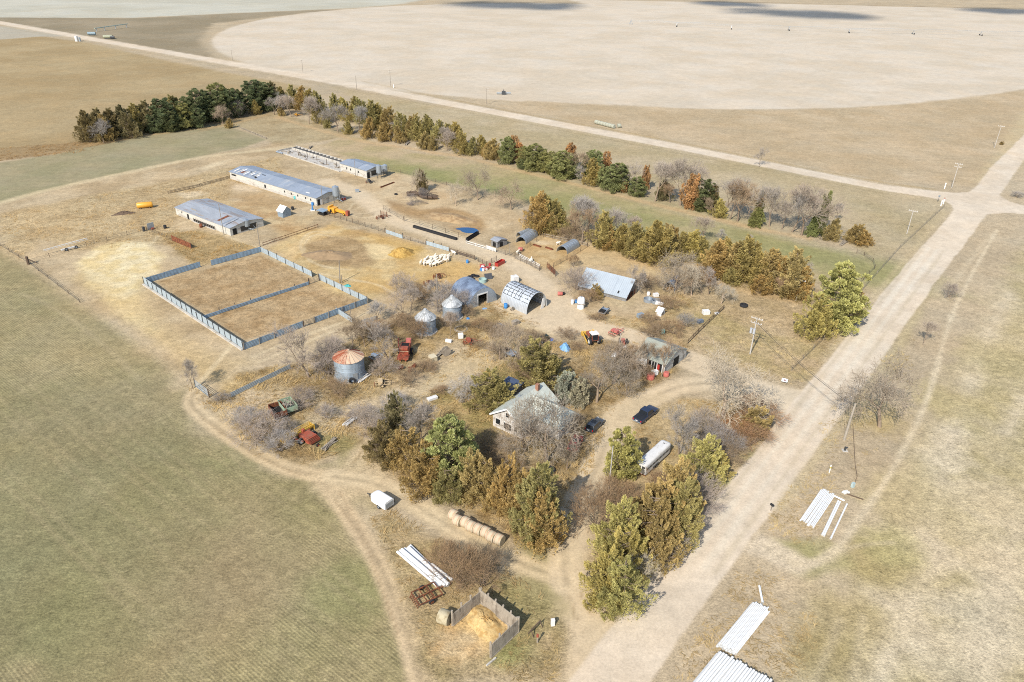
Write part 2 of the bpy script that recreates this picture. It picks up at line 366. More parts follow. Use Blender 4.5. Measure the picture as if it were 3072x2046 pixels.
area([(1000, 560), (1120, 545), (1180, 520), (1260, 530), (1380, 600), (1560, 640), (1600, 660), (1480, 690), (1330, 680), (1150, 620), (1030, 600)], A(214, 191, 152), 2, .9, 2, None, .5, None, (A(200, 174, 134), 6))
area([(1160, 600), (1260, 630), (1330, 620), (1420, 640), (1460, 680), (1430, 700), (1380, 690), (1260, 655), (1170, 630)], A(172, 138, 92), 2, .75, 1.8, None, .5, None, (A(156, 124, 84), 4))
area([(1170, 640), (1290, 675), (1400, 710), (1380, 725), (1240, 680)], A(228, 204, 158), 1.3, .85, 1)
area([(1280, 648), (1350, 640), (1420, 655), (1390, 680), (1310, 672)], A(206, 184, 146), 2.5, .6, 1.5)
area([(1545, 730), (1625, 705), (1740, 735), (1775, 740), (1680, 810), (1600, 800)], A(198, 164, 112), 1.2, .9, .8, None, .5, None, (A(214, 184, 134), 3))
area([(1600, 722), (1680, 718), (1670, 735), (1610, 735)], A(230, 210, 172), 1.0, .7, 1)
area([(1680, 800), (1790, 730), (1900, 770), (2010, 830), (1960, 850), (1830, 795), (1740, 800), (1690, 830)], A(208, 182, 136), 1.5, .8, 1.5, None, .6)
area([(1990, 860), (2020, 852), (2040, 862), (2000, 875)], A(176, 136, 84), .8, .9, .6)
for q, w_ in (([(1040, 640), (1060, 605), (1110, 600), (1140, 620), (1130, 650), (1080, 655), (1040, 640)], 1.0), ([(1060, 630), (1090, 615), (1120, 625), (1110, 640), (1075, 640)], .7), ([(1000, 700), (940, 690), (900, 720), (905, 765), (960, 800), (1050, 810)], .8), ([(1000, 710), (945, 700), (912, 725), (915, 765)], .5), ([(1180, 880), (1130, 850), (1050, 840), (960, 820)], .8), ([(620, 670), (700, 720), (790, 745)], .7), ([(700, 1030), (640, 1100), (600, 1150)], 1.0), ([(760, 1070), (900, 1010), (1050, 960), (1120, 930)], 1.0), ([(780, 1085), (930, 1020), (1080, 965)], .8), ([(430, 760), (480, 700), (560, 660), (700, 640)], .8)):
    track(q, A(232, 212, 172), w_, .5, .5, .6)
for q in ([(1160, 640), (1230, 690), (1330, 725), (1450, 765), (1560, 815), (1640, 870)], [(1180, 636), (1260, 688), (1360, 724), (1470, 764), (1580, 814), (1650, 862)], [(1690, 920), (1740, 985), (1850, 1012), (2000, 1070), (2150, 1130)], [(1670, 930), (1710, 985), (1620, 1000), (1540, 970), (1450, 930)], [(1960, 1195), (1880, 1240), (1850, 1310), (1800, 1420)]):
    track(q, A(186, 162, 124), .35, .25, .45, .35)
for bx, by, r, c in ((1480, 1120, 3, A(160, 146, 92)), (1540, 1140, 3, A(158, 142, 88)), (1100, 1200, 4, A(200, 174, 126)), (900, 1250, 4, A(206, 180, 134)), (960, 1290, 3, A(160, 146, 98)), (1230, 1140, 4, A(206, 182, 140)), (1380, 1060, 3, A(208, 186, 146)), (1300, 1040, 3, A(200, 168, 112)), (800, 1240, 3, A(208, 184, 142)), (1050, 1400, 2.5, A(150, 148, 92)), (700, 1240, 3, A(210, 180, 126)), (1850, 900, 4, A(206, 184, 142)), (1990, 990, 3, A(160, 132, 90))):
    blotch(bx, by, r, c, .6, 2.0)
track([(830, 352), (1000, 402), (1100, 428), (1200, 440), (1300, 458), (1400, 472), (1520, 504), (1640, 532), (1760, 562), (1900, 598), (2000, 622), (2120, 652), (2280, 688), (2420, 714)], A(206, 176, 132), 3.2, 1.5, .7, 1.2)
track([(1600, 708), (1700, 738), (1850, 768), (1960, 798), (2100, 852), (2240, 872), (2380, 902)], A(208, 178, 130), 3.2, 1.6, .6, 1.2)
track([(270, 432), (420, 408), (560, 392), (700, 372), (800, 345)], A(196, 166, 120), 2.2, 1.2, .6, .8)
for bx, by, r in ((1330, 1080, 5), (1400, 1100, 5), (1290, 1140, 4), (1360, 1040, 4), (1430, 1060, 4), (1240, 1190, 4), (1180, 1210, 3), (1480, 1040, 3), (1100, 1240, 4), (1000, 1260, 4), (930, 1200, 3), (820, 1190, 4), (720, 1220, 4)):
    blotch(bx, by, r, A(214, 193, 158), .6, 2.5)
# ---- farm lanes
lane = A(221, 200, 166)
track([(980, 545), (1060, 570), (1120, 620), (1180, 660), (1300, 700), (1450, 750), (1560, 800), (1640, 860), (1680, 920)], lane, 7, 2.0, .95, .8, 'farm_lane', .3)
track([(1680, 900), (1720, 960), (1800, 990), (1900, 1010), (2020, 1060), (2140, 1110), (2260, 1160), (2400, 1200)], lane, 7.5, .7, 1, .6, 'driveway', .25)
area([(1480, 905), (1640, 850), (1700, 900), (1760, 950), (1930, 1005), (1960, 1020), (1800, 1000), (1640, 1010), (1560, 975), (1500, 935)], lane, 1.5, 1, .8, 'driveway', .3)
area([(1510, 920), (1600, 975), (1660, 1005), (1600, 1030), (1480, 1110), (1330, 1160), (1230, 1200), (1290, 1130), (1420, 1030), (1500, 970)], A(208, 186, 144), 1.5, .8, 1, None, .6)
track([(2260, 1165), (2180, 1150), (2060, 1150), (1960, 1190), (1880, 1220), (1840, 1290), (1800, 1400), (1740, 1520), (1700, 1640), (1690, 1740), (1740, 1830), (1800, 1900)], A(218, 197, 162), 5.2, .7, 1, .5, 'driveway', .25, 2.4)
area([(1830, 1220), (1980, 1175), (2020, 1190), (1900, 1250), (1890, 1310), (1800, 1360), (1740, 1330)], A(216, 195, 158), 1.2, .9, .8, None, .3)
area([(2240, 1135), (2330, 1160), (2408, 1172), (2400, 1200), (2343, 1256), (2330, 1220), (2260, 1190)], A(222, 203, 172), .8, 1, .3, 'driveway', .15)
area([(1650, 1650), (1770, 1500), (1800, 1560), (1760, 1680), (1750, 1780), (1860, 1845), (1800, 2046), (1690, 2046), (1720, 1900), (1640, 1760)], A(216, 195, 160), .8, 1, .7, 'driveway', .25)
track([(1700, 1740), (1560, 1690), (1450, 1640), (1350, 1580), (1240, 1510), (1130, 1450), (1000, 1430)], A(214, 192, 154), 4.0, .6, .95, .5, 'dirt_track', .4, 1.7)
track([(1120, 1440), (920, 1425), (820, 1390), (720, 1330), (620, 1260), (570, 1215), (580, 1180), (615, 1160)], A(210, 187, 148), 3.2, .5, .95, .4, 'dirt_track', .4, 1.6)
track([(980, 1440), (1040, 1540), (1110, 1640), (1160, 1740), (1200, 1840), (1240, 1960), (1270, 2080)], A(206, 183, 146), 3.0, .5, .95, .4, 'dirt_track', .4, 1.5)
area([(930, 1430), (1010, 1400), (1110, 1310), (1160, 1400), (1190, 1480), (1080, 1490), (1030, 1530), (990, 1510)], A(210, 188, 150), 1.6, .85, 1.2, None, .6)
track([(1200, 1230), (1290, 1170), (1400, 1110)], A(206, 184, 146), 2.5, 1, .8, .5)
track([(1060, 1390), (1110, 1320), (1130, 1300)], A(160, 138, 100), .35, .3, .6); track([(1100, 1395), (1140, 1330)], A(160, 138, 100), .3, .3, .5)
for q in ([(1005, 1500), (1060, 1580), (1100, 1650), (1130, 1720), (1170, 1830), (1195, 1900)], [(1020, 1480), (1085, 1590), (1120, 1670)], [(560, 1195), (600, 1165), (640, 1140)], [(600, 1250), (700, 1325), (800, 1385), (900, 1425)], [(1010, 1445), (1130, 1480), (1260, 1545), (1340, 1600)], [(1690, 1640), (1700, 1760), (1730, 1860)], [(1720, 1640), (1730, 1750), (1770, 1840)], [(1280, 1565), (1400, 1640), (1520, 1700)]):
    track(q, A(158, 134, 100), .28, .18, .55, .25)
# between the tracks, front lot
area([(1110, 1560), (1170, 1540), (1310, 1622), (1530, 1740), (1640, 1810), (1700, 1900), (1680, 2046), (1290, 2046), (1240, 1900), (1180, 1700)], A(184, 162, 122), 1.5, 1, 1.2, None, 1, None, (A(170, 150, 106), 3))
for bx, by, r, c in ((1540, 1950, 3, A(158, 152, 100)), (1590, 1790, 5, A(160, 150, 100)), (1640, 1660, 4, A(160, 152, 106)), (1520, 1960, 2, A(152, 148, 94)), (1450, 1640, 3, A(170, 154, 110)), (1010, 1330, 3, A(150, 140, 88)), (2190, 1440, 2, A(150, 152, 92)), (2250, 1370, 3, A(160, 150, 100))):
    blotch(bx, by, r, c, .75, 1.6)
area([(1340, 1870), (1430, 1800), (1545, 1865), (1480, 1960), (1380, 1990), (1300, 1960)], A(216, 190, 146), 1.2, .95, .8, None, .8, None, (A(206, 172, 122), 2))
area([(1380, 1830), (1435, 1805), (1545, 1870), (1500, 1900), (1460, 1950), (1420, 1900), (1370, 1880)], A(224, 190, 132), .7, .9, .7)
track([(1700, 1740), (1560, 1690), (1450, 1640), (1350, 1580), (1240, 1510), (1130, 1450), (1000, 1430)], A(217, 196, 158), 3.6, .5, .8, .4, 'dirt_track', .35, 1.6)
track([(1700, 1750), (1690, 1650), (1720, 1540), (1780, 1420), (1820, 1330)], A(219, 199, 164), 4.6, .6, .9, .5, 'driveway', .25, 2.0)
# lawn round the house, triangle inside the loop
area([(1290, 1180), (1480, 1150), (1560, 1110), (1600, 1150), (1480, 1240), (1500, 1330), (1440, 1380), (1330, 1330), (1290, 1240)], A(186, 160, 112), 1.5, .9, 1.5, None, .9, None, (A(164, 146, 92), 4))
area([(1480, 1110), (1560, 1060), (1600, 1090), (1560, 1160), (1470, 1180)], A(160, 142, 90), 1.5, .8, 1.5)
area([(1920, 1250), (2050, 1190), (2220, 1210), (2300, 1270), (2280, 1330), (2200, 1420), (2080, 1560), (1990, 1740), (1900, 1800), (1800, 1800), (1770, 1680), (1800, 1540), (1850, 1420), (1880, 1330)], A(196, 172, 128), 1.5, .9, 1.2, None, .9, None, (A(182, 158, 112), 4))
area([(1950, 850), (2300, 1000), (2490, 1050), (2400, 1165), (2250, 1120), (2080, 1050)], A(200, 176, 138), 2, .6, 1.5, None, 1, None, (A(182, 164, 112), 5))
# ---- county roads (last, on top)
RD = A(229, 212, 186)
area([(-500, -24), (0, 63), (1024, 241), (2048, 435), (2636, 552), (2780, 571), (2866, 578), (2906, 576), (2929, 561), (2970, 505), (3072, 405), (3300, 160), (3420, 160), (3072, 480), (3023, 550), (2998, 586), (3030, 605), (3072, 617), (3500, 700), (3500, 740), (3072, 642), (3020, 639), (2963, 642), (2943, 665),
      (2894, 734), (2837, 805), (2751, 926), (2699, 1000), (2592, 1159), (2472, 1318), (2330, 1514), (2231, 1643), (2124, 1791), (2000, 1969), (1950, 2046), (1860, 2180), (1600, 2180), (1690, 2060), (1790, 1930), (1878, 1822), (2000, 1676), (2096, 1558), (2259, 1359), (2343, 1254), (2410, 1169), (2500, 1062), (2550, 995), (2665, 860), (2751, 757), (2837, 662), (2861, 630), (2858, 615), (2837, 603), (2794, 593), (2665, 574), (2550, 553), (2048, 452), (1024, 257), (0, 73), (-500, -17)],
     RD, .3, 1, .5, 'gravel_road', .2, None, (A(221, 203, 176), 9))
for off, c, wd in ((-1.1, A(234, 222, 198), 1.0), (1.2, A(234, 222, 198), 1.0), (-2.6, A(204, 188, 158), .6), (2.8, A(204, 188, 158), .6)):
    a, b = at(2090, 1690), at(2800, 745)
    n = Vector((VX.y, -VX.x, 0)) * off
    OPS.append(('l', np.array([(a + n)[:2], (b + n)[:2]]), c, .45, .55, .5, wd, None, None, None, None))
# verges
track([(0, 80), (1024, 264), (2048, 461), (2665, 583)], A(160, 142, 104), 1.0, 1.0, .5, .6)
track([(1090, 244), (1500, 328), (2048, 428), (2600, 541), (2800, 568)], A(178, 152, 104), 1.4, 1.0, .6, .6)
track([(2480, 1065), (2640, 870), (2830, 640)], A(206, 186, 144), 1.2, .8, .5, .5)
track([(2340, 1520), (2600, 1170), (2760, 935)], A(206, 188, 146), 1.6, 1.0, .5, .5)
area([(2230, 1650), (2275, 1600), (2330, 1625), (2400, 1670), (2450, 1690), (2400, 1720), (2330, 1690)], A(222, 204, 174), 1.0, .9, 1.0)
track([(2380, 1690), (2470, 1690), (2520, 1650)], A(216, 198, 164), 1.2, .9, .7, .4)

CLS = ['pasture']
for op in OPS:
    if op[7] and op[7] not in CLS: CLS.append(op[7])

def paint(X, Y):
    n = X.size
    C = np.empty((n, 3)); C[:] = PASTURE
    grain = np.full(n, .6); rows = np.zeros(n); cls = np.zeros(n, int)
    n0 = fbm(X, Y, 24, 11); C *= (0.86 + 0.28 * n0)[:, None]
    wn = {s: fbm(X, Y, s, 31 + int(s), 3) - .5 for s in (2.5, 7.0)}
    for kind, P, col, soft, opac, wob, width, cl, gr, ex, mott in OPS:
        m = soft + wob + width + 1
        Q = np.atleast_2d(np.array(P)[..., :2])
        if kind == 'b': m = width * max(ex[0], 1) * 2 + 2
        idx = np.nonzero((X > Q[:, 0].min() - m) & (X < Q[:, 0].max() + m) & (Y > Q[:, 1].min() - m) & (Y < Q[:, 1].max() + m))[0]
        if not idx.size: continue
        x, y = X[idx], Y[idx]
        wv = (wn[7.0][idx] * 1.3 + wn[2.5][idx] * .9) * wob
        if kind == 'a': d = sdist(Q, x, y) + wv
        elif kind == 'l': d = ldist(Q, x, y) - width / 2 + wv
        else:
            c, s = math.cos(ex[1]), math.sin(ex[1]); dx = x - P.x; dy = y - P.y
            d = np.hypot((dx * c + dy * s) / ex[0], -dx * s + dy * c) - width + wv
        a = np.clip(.5 - d / (2 * soft), 0, 1); a = a * a * (3 - 2 * a)
        cc = np.empty((idx.size, 3)); cc[:] = col
        if mott is not None:
            f = np.clip((fbm(x, y, mott[1], 57) - .36) * 3.2, 0, 1)[:, None]; cc = cc * (1 - f) + np.array(mott[0]) * f
        if kind == 'l' and ex is not None:      # wheel ruts: paler pair of lines
            dl = ldist(Q, x, y); rut = np.exp(-((dl - ex / 2) / .32) ** 2); mid = np.exp(-(dl / .45) ** 2)
            cc = cc * (1 + .10 * rut - .34 * mid * (wn[2.5][idx] + .6))[:, None]
        k = (a * opac)[:, None]
        C[idx] = C[idx] * (1 - k) + cc * k
        if gr is not None: grain[idx] = grain[idx] * (1 - a) + gr * a
        rows[idx] = rows[idx] * (1 - a) + ((ex or 0) if kind == 'a' else 0) * a
        if cl: cls[idx[a > .5]] = CLS.index(cl)
    C *= (0.93 + 0.14 * fbm(X, Y, 5, 71))[:, None]
    C *= (1 + (fbm(X, Y, 1.3, 81, 3) - .5)[:, None] * (.10 + .35 * grain)[:, None])
    hue = (fbm(X, Y, 11, 91, 3) - .5)[:, None] * np.array([.08, 0, -.10])
    C *= 1 + hue
    return np.clip(C, .01, .95), grain, rows, cls

def ground_material(name):
    m, t, b = newmat(name); N, L = t.nodes, t.links
    at_c = N.new('ShaderNodeAttribute'); at_c.attribute_name = 'soil'
    at_g = N.new('ShaderNodeAttribute'); at_g.attribute_name = 'grain'
    at_r = N.new('ShaderNodeAttribute'); at_r.attribute_name = 'rows'
    geo = N.new('ShaderNodeNewGeometry')
    def noise(scale, det, rough, vec=None):
        n = N.new('ShaderNodeTexNoise'); n.inputs['Scale'].default_value = scale; n.inputs['Detail'].default_value = det; n.inputs['Roughness'].default_value = rough
        L.new(vec or geo.outputs['Position'], n.inputs['Vector']); return n.outputs['Fac']
    def math_(op, a, b_=None, clamp=False):
        n = N.new('ShaderNodeMath'); n.operation = op; n.use_clamp = clamp
        for i, v in enumerate((a, b_)):
            if v is None: continue
            if isinstance(v, (int, float)): n.inputs[i].default_value = v
            else: L.new(v, n.inputs[i])
        return n.outputs[0]
    def mapr(v, a, b_, c=0, d=1):
        n = N.new('ShaderNodeMapRange'); L.new(v, n.inputs[0])
        for i, q in enumerate((a, b_, c, d)): n.inputs[i + 1].default_value = q
        return n.outputs[0]
    fine = mapr(noise(2.9, 4, .75), .30, .70); mid = noise(.35, 5, .6); coarse = mapr(noise(.9, 4, .7), .32, .68)
    # fibrous texture: noise squeezed along a wandering direction
    mp = N.new('ShaderNodeMapping'); mp.inputs['Rotation'].default_value = (0, 0, -.75); mp.inputs['Scale'].default_value = (.35, 2.4, 1)
    wp = N.new('ShaderNodeTexNoise'); wp.inputs['Scale'].default_value = .18; wp.inputs['Detail'].default_value = 3; L.new(geo.outputs['Position'], wp.inputs['Vector'])
    vm = N.new('ShaderNodeVectorMath'); vm.operation = 'MULTIPLY_ADD'; vm.inputs[1].default_value = (5, 5, 0); L.new(wp.outputs['Color'], vm.inputs[0]); L.new(geo.outputs['Position'], vm.inputs[2])
    L.new(vm.outputs[0], mp.inputs[0]); fib = noise(2.2, 6, .74, mp.outputs[0])
    g = at_g.outputs['Fac']
    a = math_('ADD', math_('MULTIPLY', math_('SUBTRACT', fine, .5), .62), math_('MULTIPLY', math_('SUBTRACT', coarse, .5), .34)); a = math_('MULTIPLY', a, math_('ADD', math_('MULTIPLY', g, 1.3), .16))
    c = math_('SUBTRACT', fib, .5); c = math_('MULTIPLY', c, math_('MULTIPLY', g, 1.5))
    d = math_('MULTIPLY', math_('SUBTRACT', mid, .5), .32)
    # drill rows run along the section road
    sp = N.new('ShaderNodeVectorMath'); sp.operation = 'DOT_PRODUCT'; sp.inputs[1].default_value = (VX.x, VX.y, 0); L.new(geo.outputs['Position'], sp.inputs[0])
    ro = math_('ADD', math_('MULTIPLY', sp.outputs['Value'], 2 * PI / .43), math_('MULTIPLY', mid, 2.5)); sn = math_('SINE', ro)
    mb = N.new('ShaderNodeTexNoise'); mb.inputs['Scale'].default_value = 1; mb.inputs['Detail'].default_value = 4
    mq = N.new('ShaderNodeMapping'); mq.inputs['Rotation'].default_value = (0, 0, -AU); mq.inputs['Scale'].default_value = (.02, .55, 1)
    L.new(geo.outputs['Position'], mq.inputs[0]); L.new(mq.outputs[0], mb.inputs['Vector'])
    streak = math_('SUBTRACT', mb.outputs['Fac'], .5)
    r = math_('MULTIPLY', at_r.outputs['Fac'], math_('ADD', math_('MULTIPLY', sn, math_('MULTIPLY', fine, .34)), math_('MULTIPLY', streak, .45)))
    s = math_('ADD', math_('ADD', a, c), math_('ADD', d, r)); s = math_('ADD', s, 1.0)
    s = math_('MAXIMUM', s, .35)
    mu = N.new('ShaderNodeVectorMath'); mu.operation = 'SCALE'; L.new(at_c.outputs['Color'], mu.inputs[0]); L.new(s, mu.inputs['Scale'])
    # dead stems bleach towards straw where the grain is coarse
    mx = N.new('ShaderNodeMix'); mx.data_type = 'RGBA'; L.new(mu.outputs[0], mx.inputs[6]); mx.inputs[7].default_value = (*A(226, 205, 160), 1)
    mr = N.new('ShaderNodeMapRange'); mr.inputs[1].default_value = .57; mr.inputs[2].default_value = .68; L.new(fib, mr.inputs[0])
    L.new(math_('MULTIPLY', math_('MULTIPLY', mr.outputs[0], math_('MULTIPLY', g, g)), .6), mx.inputs[0])
    L.new(mx.outputs[2], b.inputs['Base Color'])
    b.inputs['Roughness'].default_value = .95; b.inputs['Specular IOR Level'].default_value = .1
    bp = N.new('ShaderNodeBump'); bp.inputs['Distance'].default_value = .35
    L.new(math_('MULTIPLY', g, .55), bp.inputs['Strength'])
    L.new(math_('ADD', math_('ADD', math_('MULTIPLY', fine, .5), math_('MULTIPLY', fib, .5)), math_('MULTIPLY', math_('MULTIPLY', sn, at_r.outputs['Fac']), .12)), bp.inputs['Height'])
    L.new(bp.outputs[0], b.inputs['Normal'])
    return m
GMAT = ground_material('soil_and_grass')

def build_ground():
    strips = [(46, 230, .42), (230, 420, .85), (420, 900, 2.5), (900, 2600, 9.0)]
    parts = {c: [] for c in range(len(CLS))}
    for y0, y1, st in strips:
        hw = y1 * .80 + 45
        nx = int(2 * hw / st) + 1; ny = int(round((y1 - y0) / st))
        xs = np.linspace(-hw, hw, nx); ys = np.linspace(y0, y1, ny + 1)
        X, Y = np.meshgrid(xs, ys)
        x, y = X.ravel(), Y.ravel()
        C, g, r, cl = paint(x, y)
        i, j = np.meshgrid(np.arange(nx - 1), np.arange(ny)); a = (j * nx + i).ravel()
        F = np.stack([a, a + 1, a + nx + 1, a + nx], 1)
        cx = x[F].mean(1); cy = y[F].mean(1)
        F = F[np.abs(cx) < cy * .75 + 40]
        fc = cl[F[:, 0]]
        for c in np.unique(fc): parts[c].append((x, y, C, g, r, F[fc == c]))
    for c, lst in parts.items():
        if not lst: continue
        vs, cs, gs, rs, fs, n = [], [], [], [], [], 0
        for x, y, C, g, r, F in lst:
            u, inv = np.unique(F, return_inverse=True)
            vs.append(np.stack([x[u], y[u], np.zeros(u.size)], 1)); cs.append(C[u]); gs.append(g[u]); rs.append(r[u])
            fs.append(inv.reshape(F.shape) + n); n += u.size
        V = np.concatenate(vs).astype(np.float32); F = np.concatenate(fs).astype(np.int32)
        me = bpy.data.meshes.new(CLS[c]); me.vertices.add(len(V)); me.vertices.foreach_set('co', V.ravel())
        me.loops.add(F.size); me.loops.foreach_set('vertex_index', F.ravel()); me.polygons.add(len(F))
        me.polygons.foreach_set('loop_start', np.arange(0, F.size, 4, dtype=np.int32)); me.polygons.foreach_set('loop_total', np.full(len(F), 4, np.int32))
        ca = me.attributes.new('soil', 'FLOAT_COLOR', 'POINT'); cc = np.ones((len(V), 4), np.float32); cc[:, :3] = np.concatenate(cs); ca.data.foreach_set('color', cc.ravel())
        for nm, arr in (('grain', gs), ('rows', rs)):
            q = me.attributes.new(nm, 'FLOAT', 'POINT'); q.data.foreach_set('value', np.concatenate(arr).astype(np.float32))
        me.update(calc_edges=True); me.materials.append(GMAT)
        o = bpy.data.objects.new(CLS[c], me); COL.objects.link(o); tag(o, kind='structure')
    # the plain beyond: one sheet under everything, out to the horizon
    b = MB(); b.quad((-9000, -3000, -.06), (9000, -3000, -.06), (9000, 15000, -.06), (-9000, 15000, -.06))
    o = b.build('ground', mat('plain_grass', A(196, 182, 150), .95, scale=.02, var=.12)); tag(o, kind='structure')
build_ground()
# ------------------------------------------------------------------ trees: meshes of unit size (height 1 m is scaled per tree), shared by copies
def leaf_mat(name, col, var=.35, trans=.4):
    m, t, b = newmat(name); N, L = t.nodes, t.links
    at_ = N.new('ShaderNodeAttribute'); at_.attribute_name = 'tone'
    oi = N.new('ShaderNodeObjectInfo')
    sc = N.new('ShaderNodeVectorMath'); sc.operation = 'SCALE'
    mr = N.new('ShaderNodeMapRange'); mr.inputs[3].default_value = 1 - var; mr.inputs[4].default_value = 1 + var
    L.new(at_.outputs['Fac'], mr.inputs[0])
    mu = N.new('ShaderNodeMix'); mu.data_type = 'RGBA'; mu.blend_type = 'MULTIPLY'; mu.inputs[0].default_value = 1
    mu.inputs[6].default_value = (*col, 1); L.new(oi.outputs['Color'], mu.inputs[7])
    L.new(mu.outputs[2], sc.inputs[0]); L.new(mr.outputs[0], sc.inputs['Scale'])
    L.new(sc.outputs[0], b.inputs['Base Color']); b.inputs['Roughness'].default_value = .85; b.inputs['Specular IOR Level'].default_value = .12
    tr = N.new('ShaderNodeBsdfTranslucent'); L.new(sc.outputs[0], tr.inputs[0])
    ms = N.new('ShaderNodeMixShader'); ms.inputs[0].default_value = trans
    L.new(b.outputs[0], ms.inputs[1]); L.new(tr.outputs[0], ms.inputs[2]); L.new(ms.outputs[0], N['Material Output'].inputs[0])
    return m
M_LEAF = leaf_mat('foliage', (1, 1, 1))
M_BARK = mat('bark', A(150, 132, 112), .9, scale=6, var=.3, tint=True)
M_TWIG = mat('twigs', (1, 1, 1), .9, scale=2.0, var=.22, tint=True)

def mesh_np(name, V, F, tone, m):
    me = bpy.data.meshes.new(name); V = np.asarray(V, np.float32); F = np.asarray(F, np.int32); k = F.shape[1]
    me.vertices.add(len(V)); me.vertices.foreach_set('co', V.ravel())
    me.loops.add(F.size); me.loops.foreach_set('vertex_index', F.ravel()); me.polygons.add(len(F))
    me.polygons.foreach_set('loop_start', np.arange(0, F.size, k, dtype=np.int32)); me.polygons.foreach_set('loop_total', np.full(len(F), k, np.int32))
    if tone is not None:
        q = me.attributes.new('tone', 'FLOAT', 'POINT'); q.data.foreach_set('value', np.asarray(tone, np.float32))
    me.update(calc_edges=True); me.materials.append(m)
    return me

def sprays(rs, lobes, per, ln, wd, upw, plume=False):
    """leaf sprays: little folded blades standing on the outside of each lobe"""
    V, F, T = [], [], []; n = 0
    for c, r, tone, out in lobes:
        if plume and np.linalg.norm(out) > 0:            # feathery plume rising outwards
            ax = out / np.linalg.norm(out) * (.35 + .5 * rs.rand()) + np.array([0, 0, 1.0]) + rs.normal(size=3) * .15; ax /= np.linalg.norm(ax)
            s0 = r[0]; Lp = s0 * (2.2 + 1.4 * rs.rand()); x1 = np.cross(ax, [.2, .9, .3]); x1 /= np.linalg.norm(x1); y1 = np.cross(ax, x1)
            base = np.array(c) - ax * Lp * .4
            for _ in range(per):
                t = rs.rand() ** .8; ph = rs.rand() * 6.283; rad = x1 * math.cos(ph) + y1 * math.sin(ph)
                q = base + ax * Lp * t + rad * s0 * (1.0 * (1 - t) ** .7 + .08) * (.55 + .45 * rs.rand())
                a = ax * .9 + rad * (.9 - .5 * t) + rs.normal(size=3) * .3; a /= np.linalg.norm(a)
                sd = np.cross(a, rs.normal(size=3)); sd /= np.linalg.norm(sd) + 1e-9; l = ln * (.6 + .8 * rs.rand()); w_ = wd * (.6 + .8 * rs.rand()); u = np.cross(a, sd)
                V += [q - a * l * .3, q + sd * w_ + a * l * .25 + u * w_ * .4, q + a * l * .8, q - sd * w_ + a * l * .2 + u * w_ * .4]
                F.append((n, n + 1, n + 2)); F.append((n, n + 2, n + 3)); n += 4
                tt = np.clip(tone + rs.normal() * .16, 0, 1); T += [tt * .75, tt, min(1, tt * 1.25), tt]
            continue
        for _ in range(per):
            d = rs.normal(size=3); d /= np.linalg.norm(d)
            d = d + out * .55; d[2] += .25; d /= np.linalg.norm(d)
            p = np.array(c) + d * np.array(r) * (rs.rand() ** .4)
            a = d + np.array([0, 0, upw]) + rs.normal(size=3) * .35; a /= np.linalg.norm(a)
            s = np.cross(a, rs.normal(size=3)); s /= np.linalg.norm(s) + 1e-9
            l = ln * (.6 + .8 * rs.rand()); w_ = wd * (.6 + .8 * rs.rand()); u = np.cross(a, s)
            V += [p - a * l * .3, p + s * w_ + a * l * .25 + u * w_ * .4, p + a * l * .8, p - s * w_ + a * l * .2 + u * w_ * .4]
            F.append((n, n + 1, n + 2)); F.append((n, n + 2, n + 3)); n += 4
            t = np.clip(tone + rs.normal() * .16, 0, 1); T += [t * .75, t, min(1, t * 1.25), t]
    return V, F, T

def limbs_mesh(segs, n=5):
    V, F, k = [], [], 0
    for a, b, ra, rb in segs:
        a, b = np.array(a), np.array(b); z = b - a; z = z / (np.linalg.norm(z) + 1e-9)
        x = np.cross(z, [0, 0, 1.0] if abs(z[2]) < .9 else [1.0, 0, 0]); x /= np.linalg.norm(x); y = np.cross(z, x)
        for p, r in ((a, ra), (b, rb)):
            for i in range(n):
                t = 2 * PI * i / n; V.append(p + (x * math.cos(t) + y * math.sin(t)) * r)
        for i in range(n): F.append((k + i, k + (i + 1) % n, k + n + (i + 1) % n, k + n + i))
        k += 2 * n
    return V, F

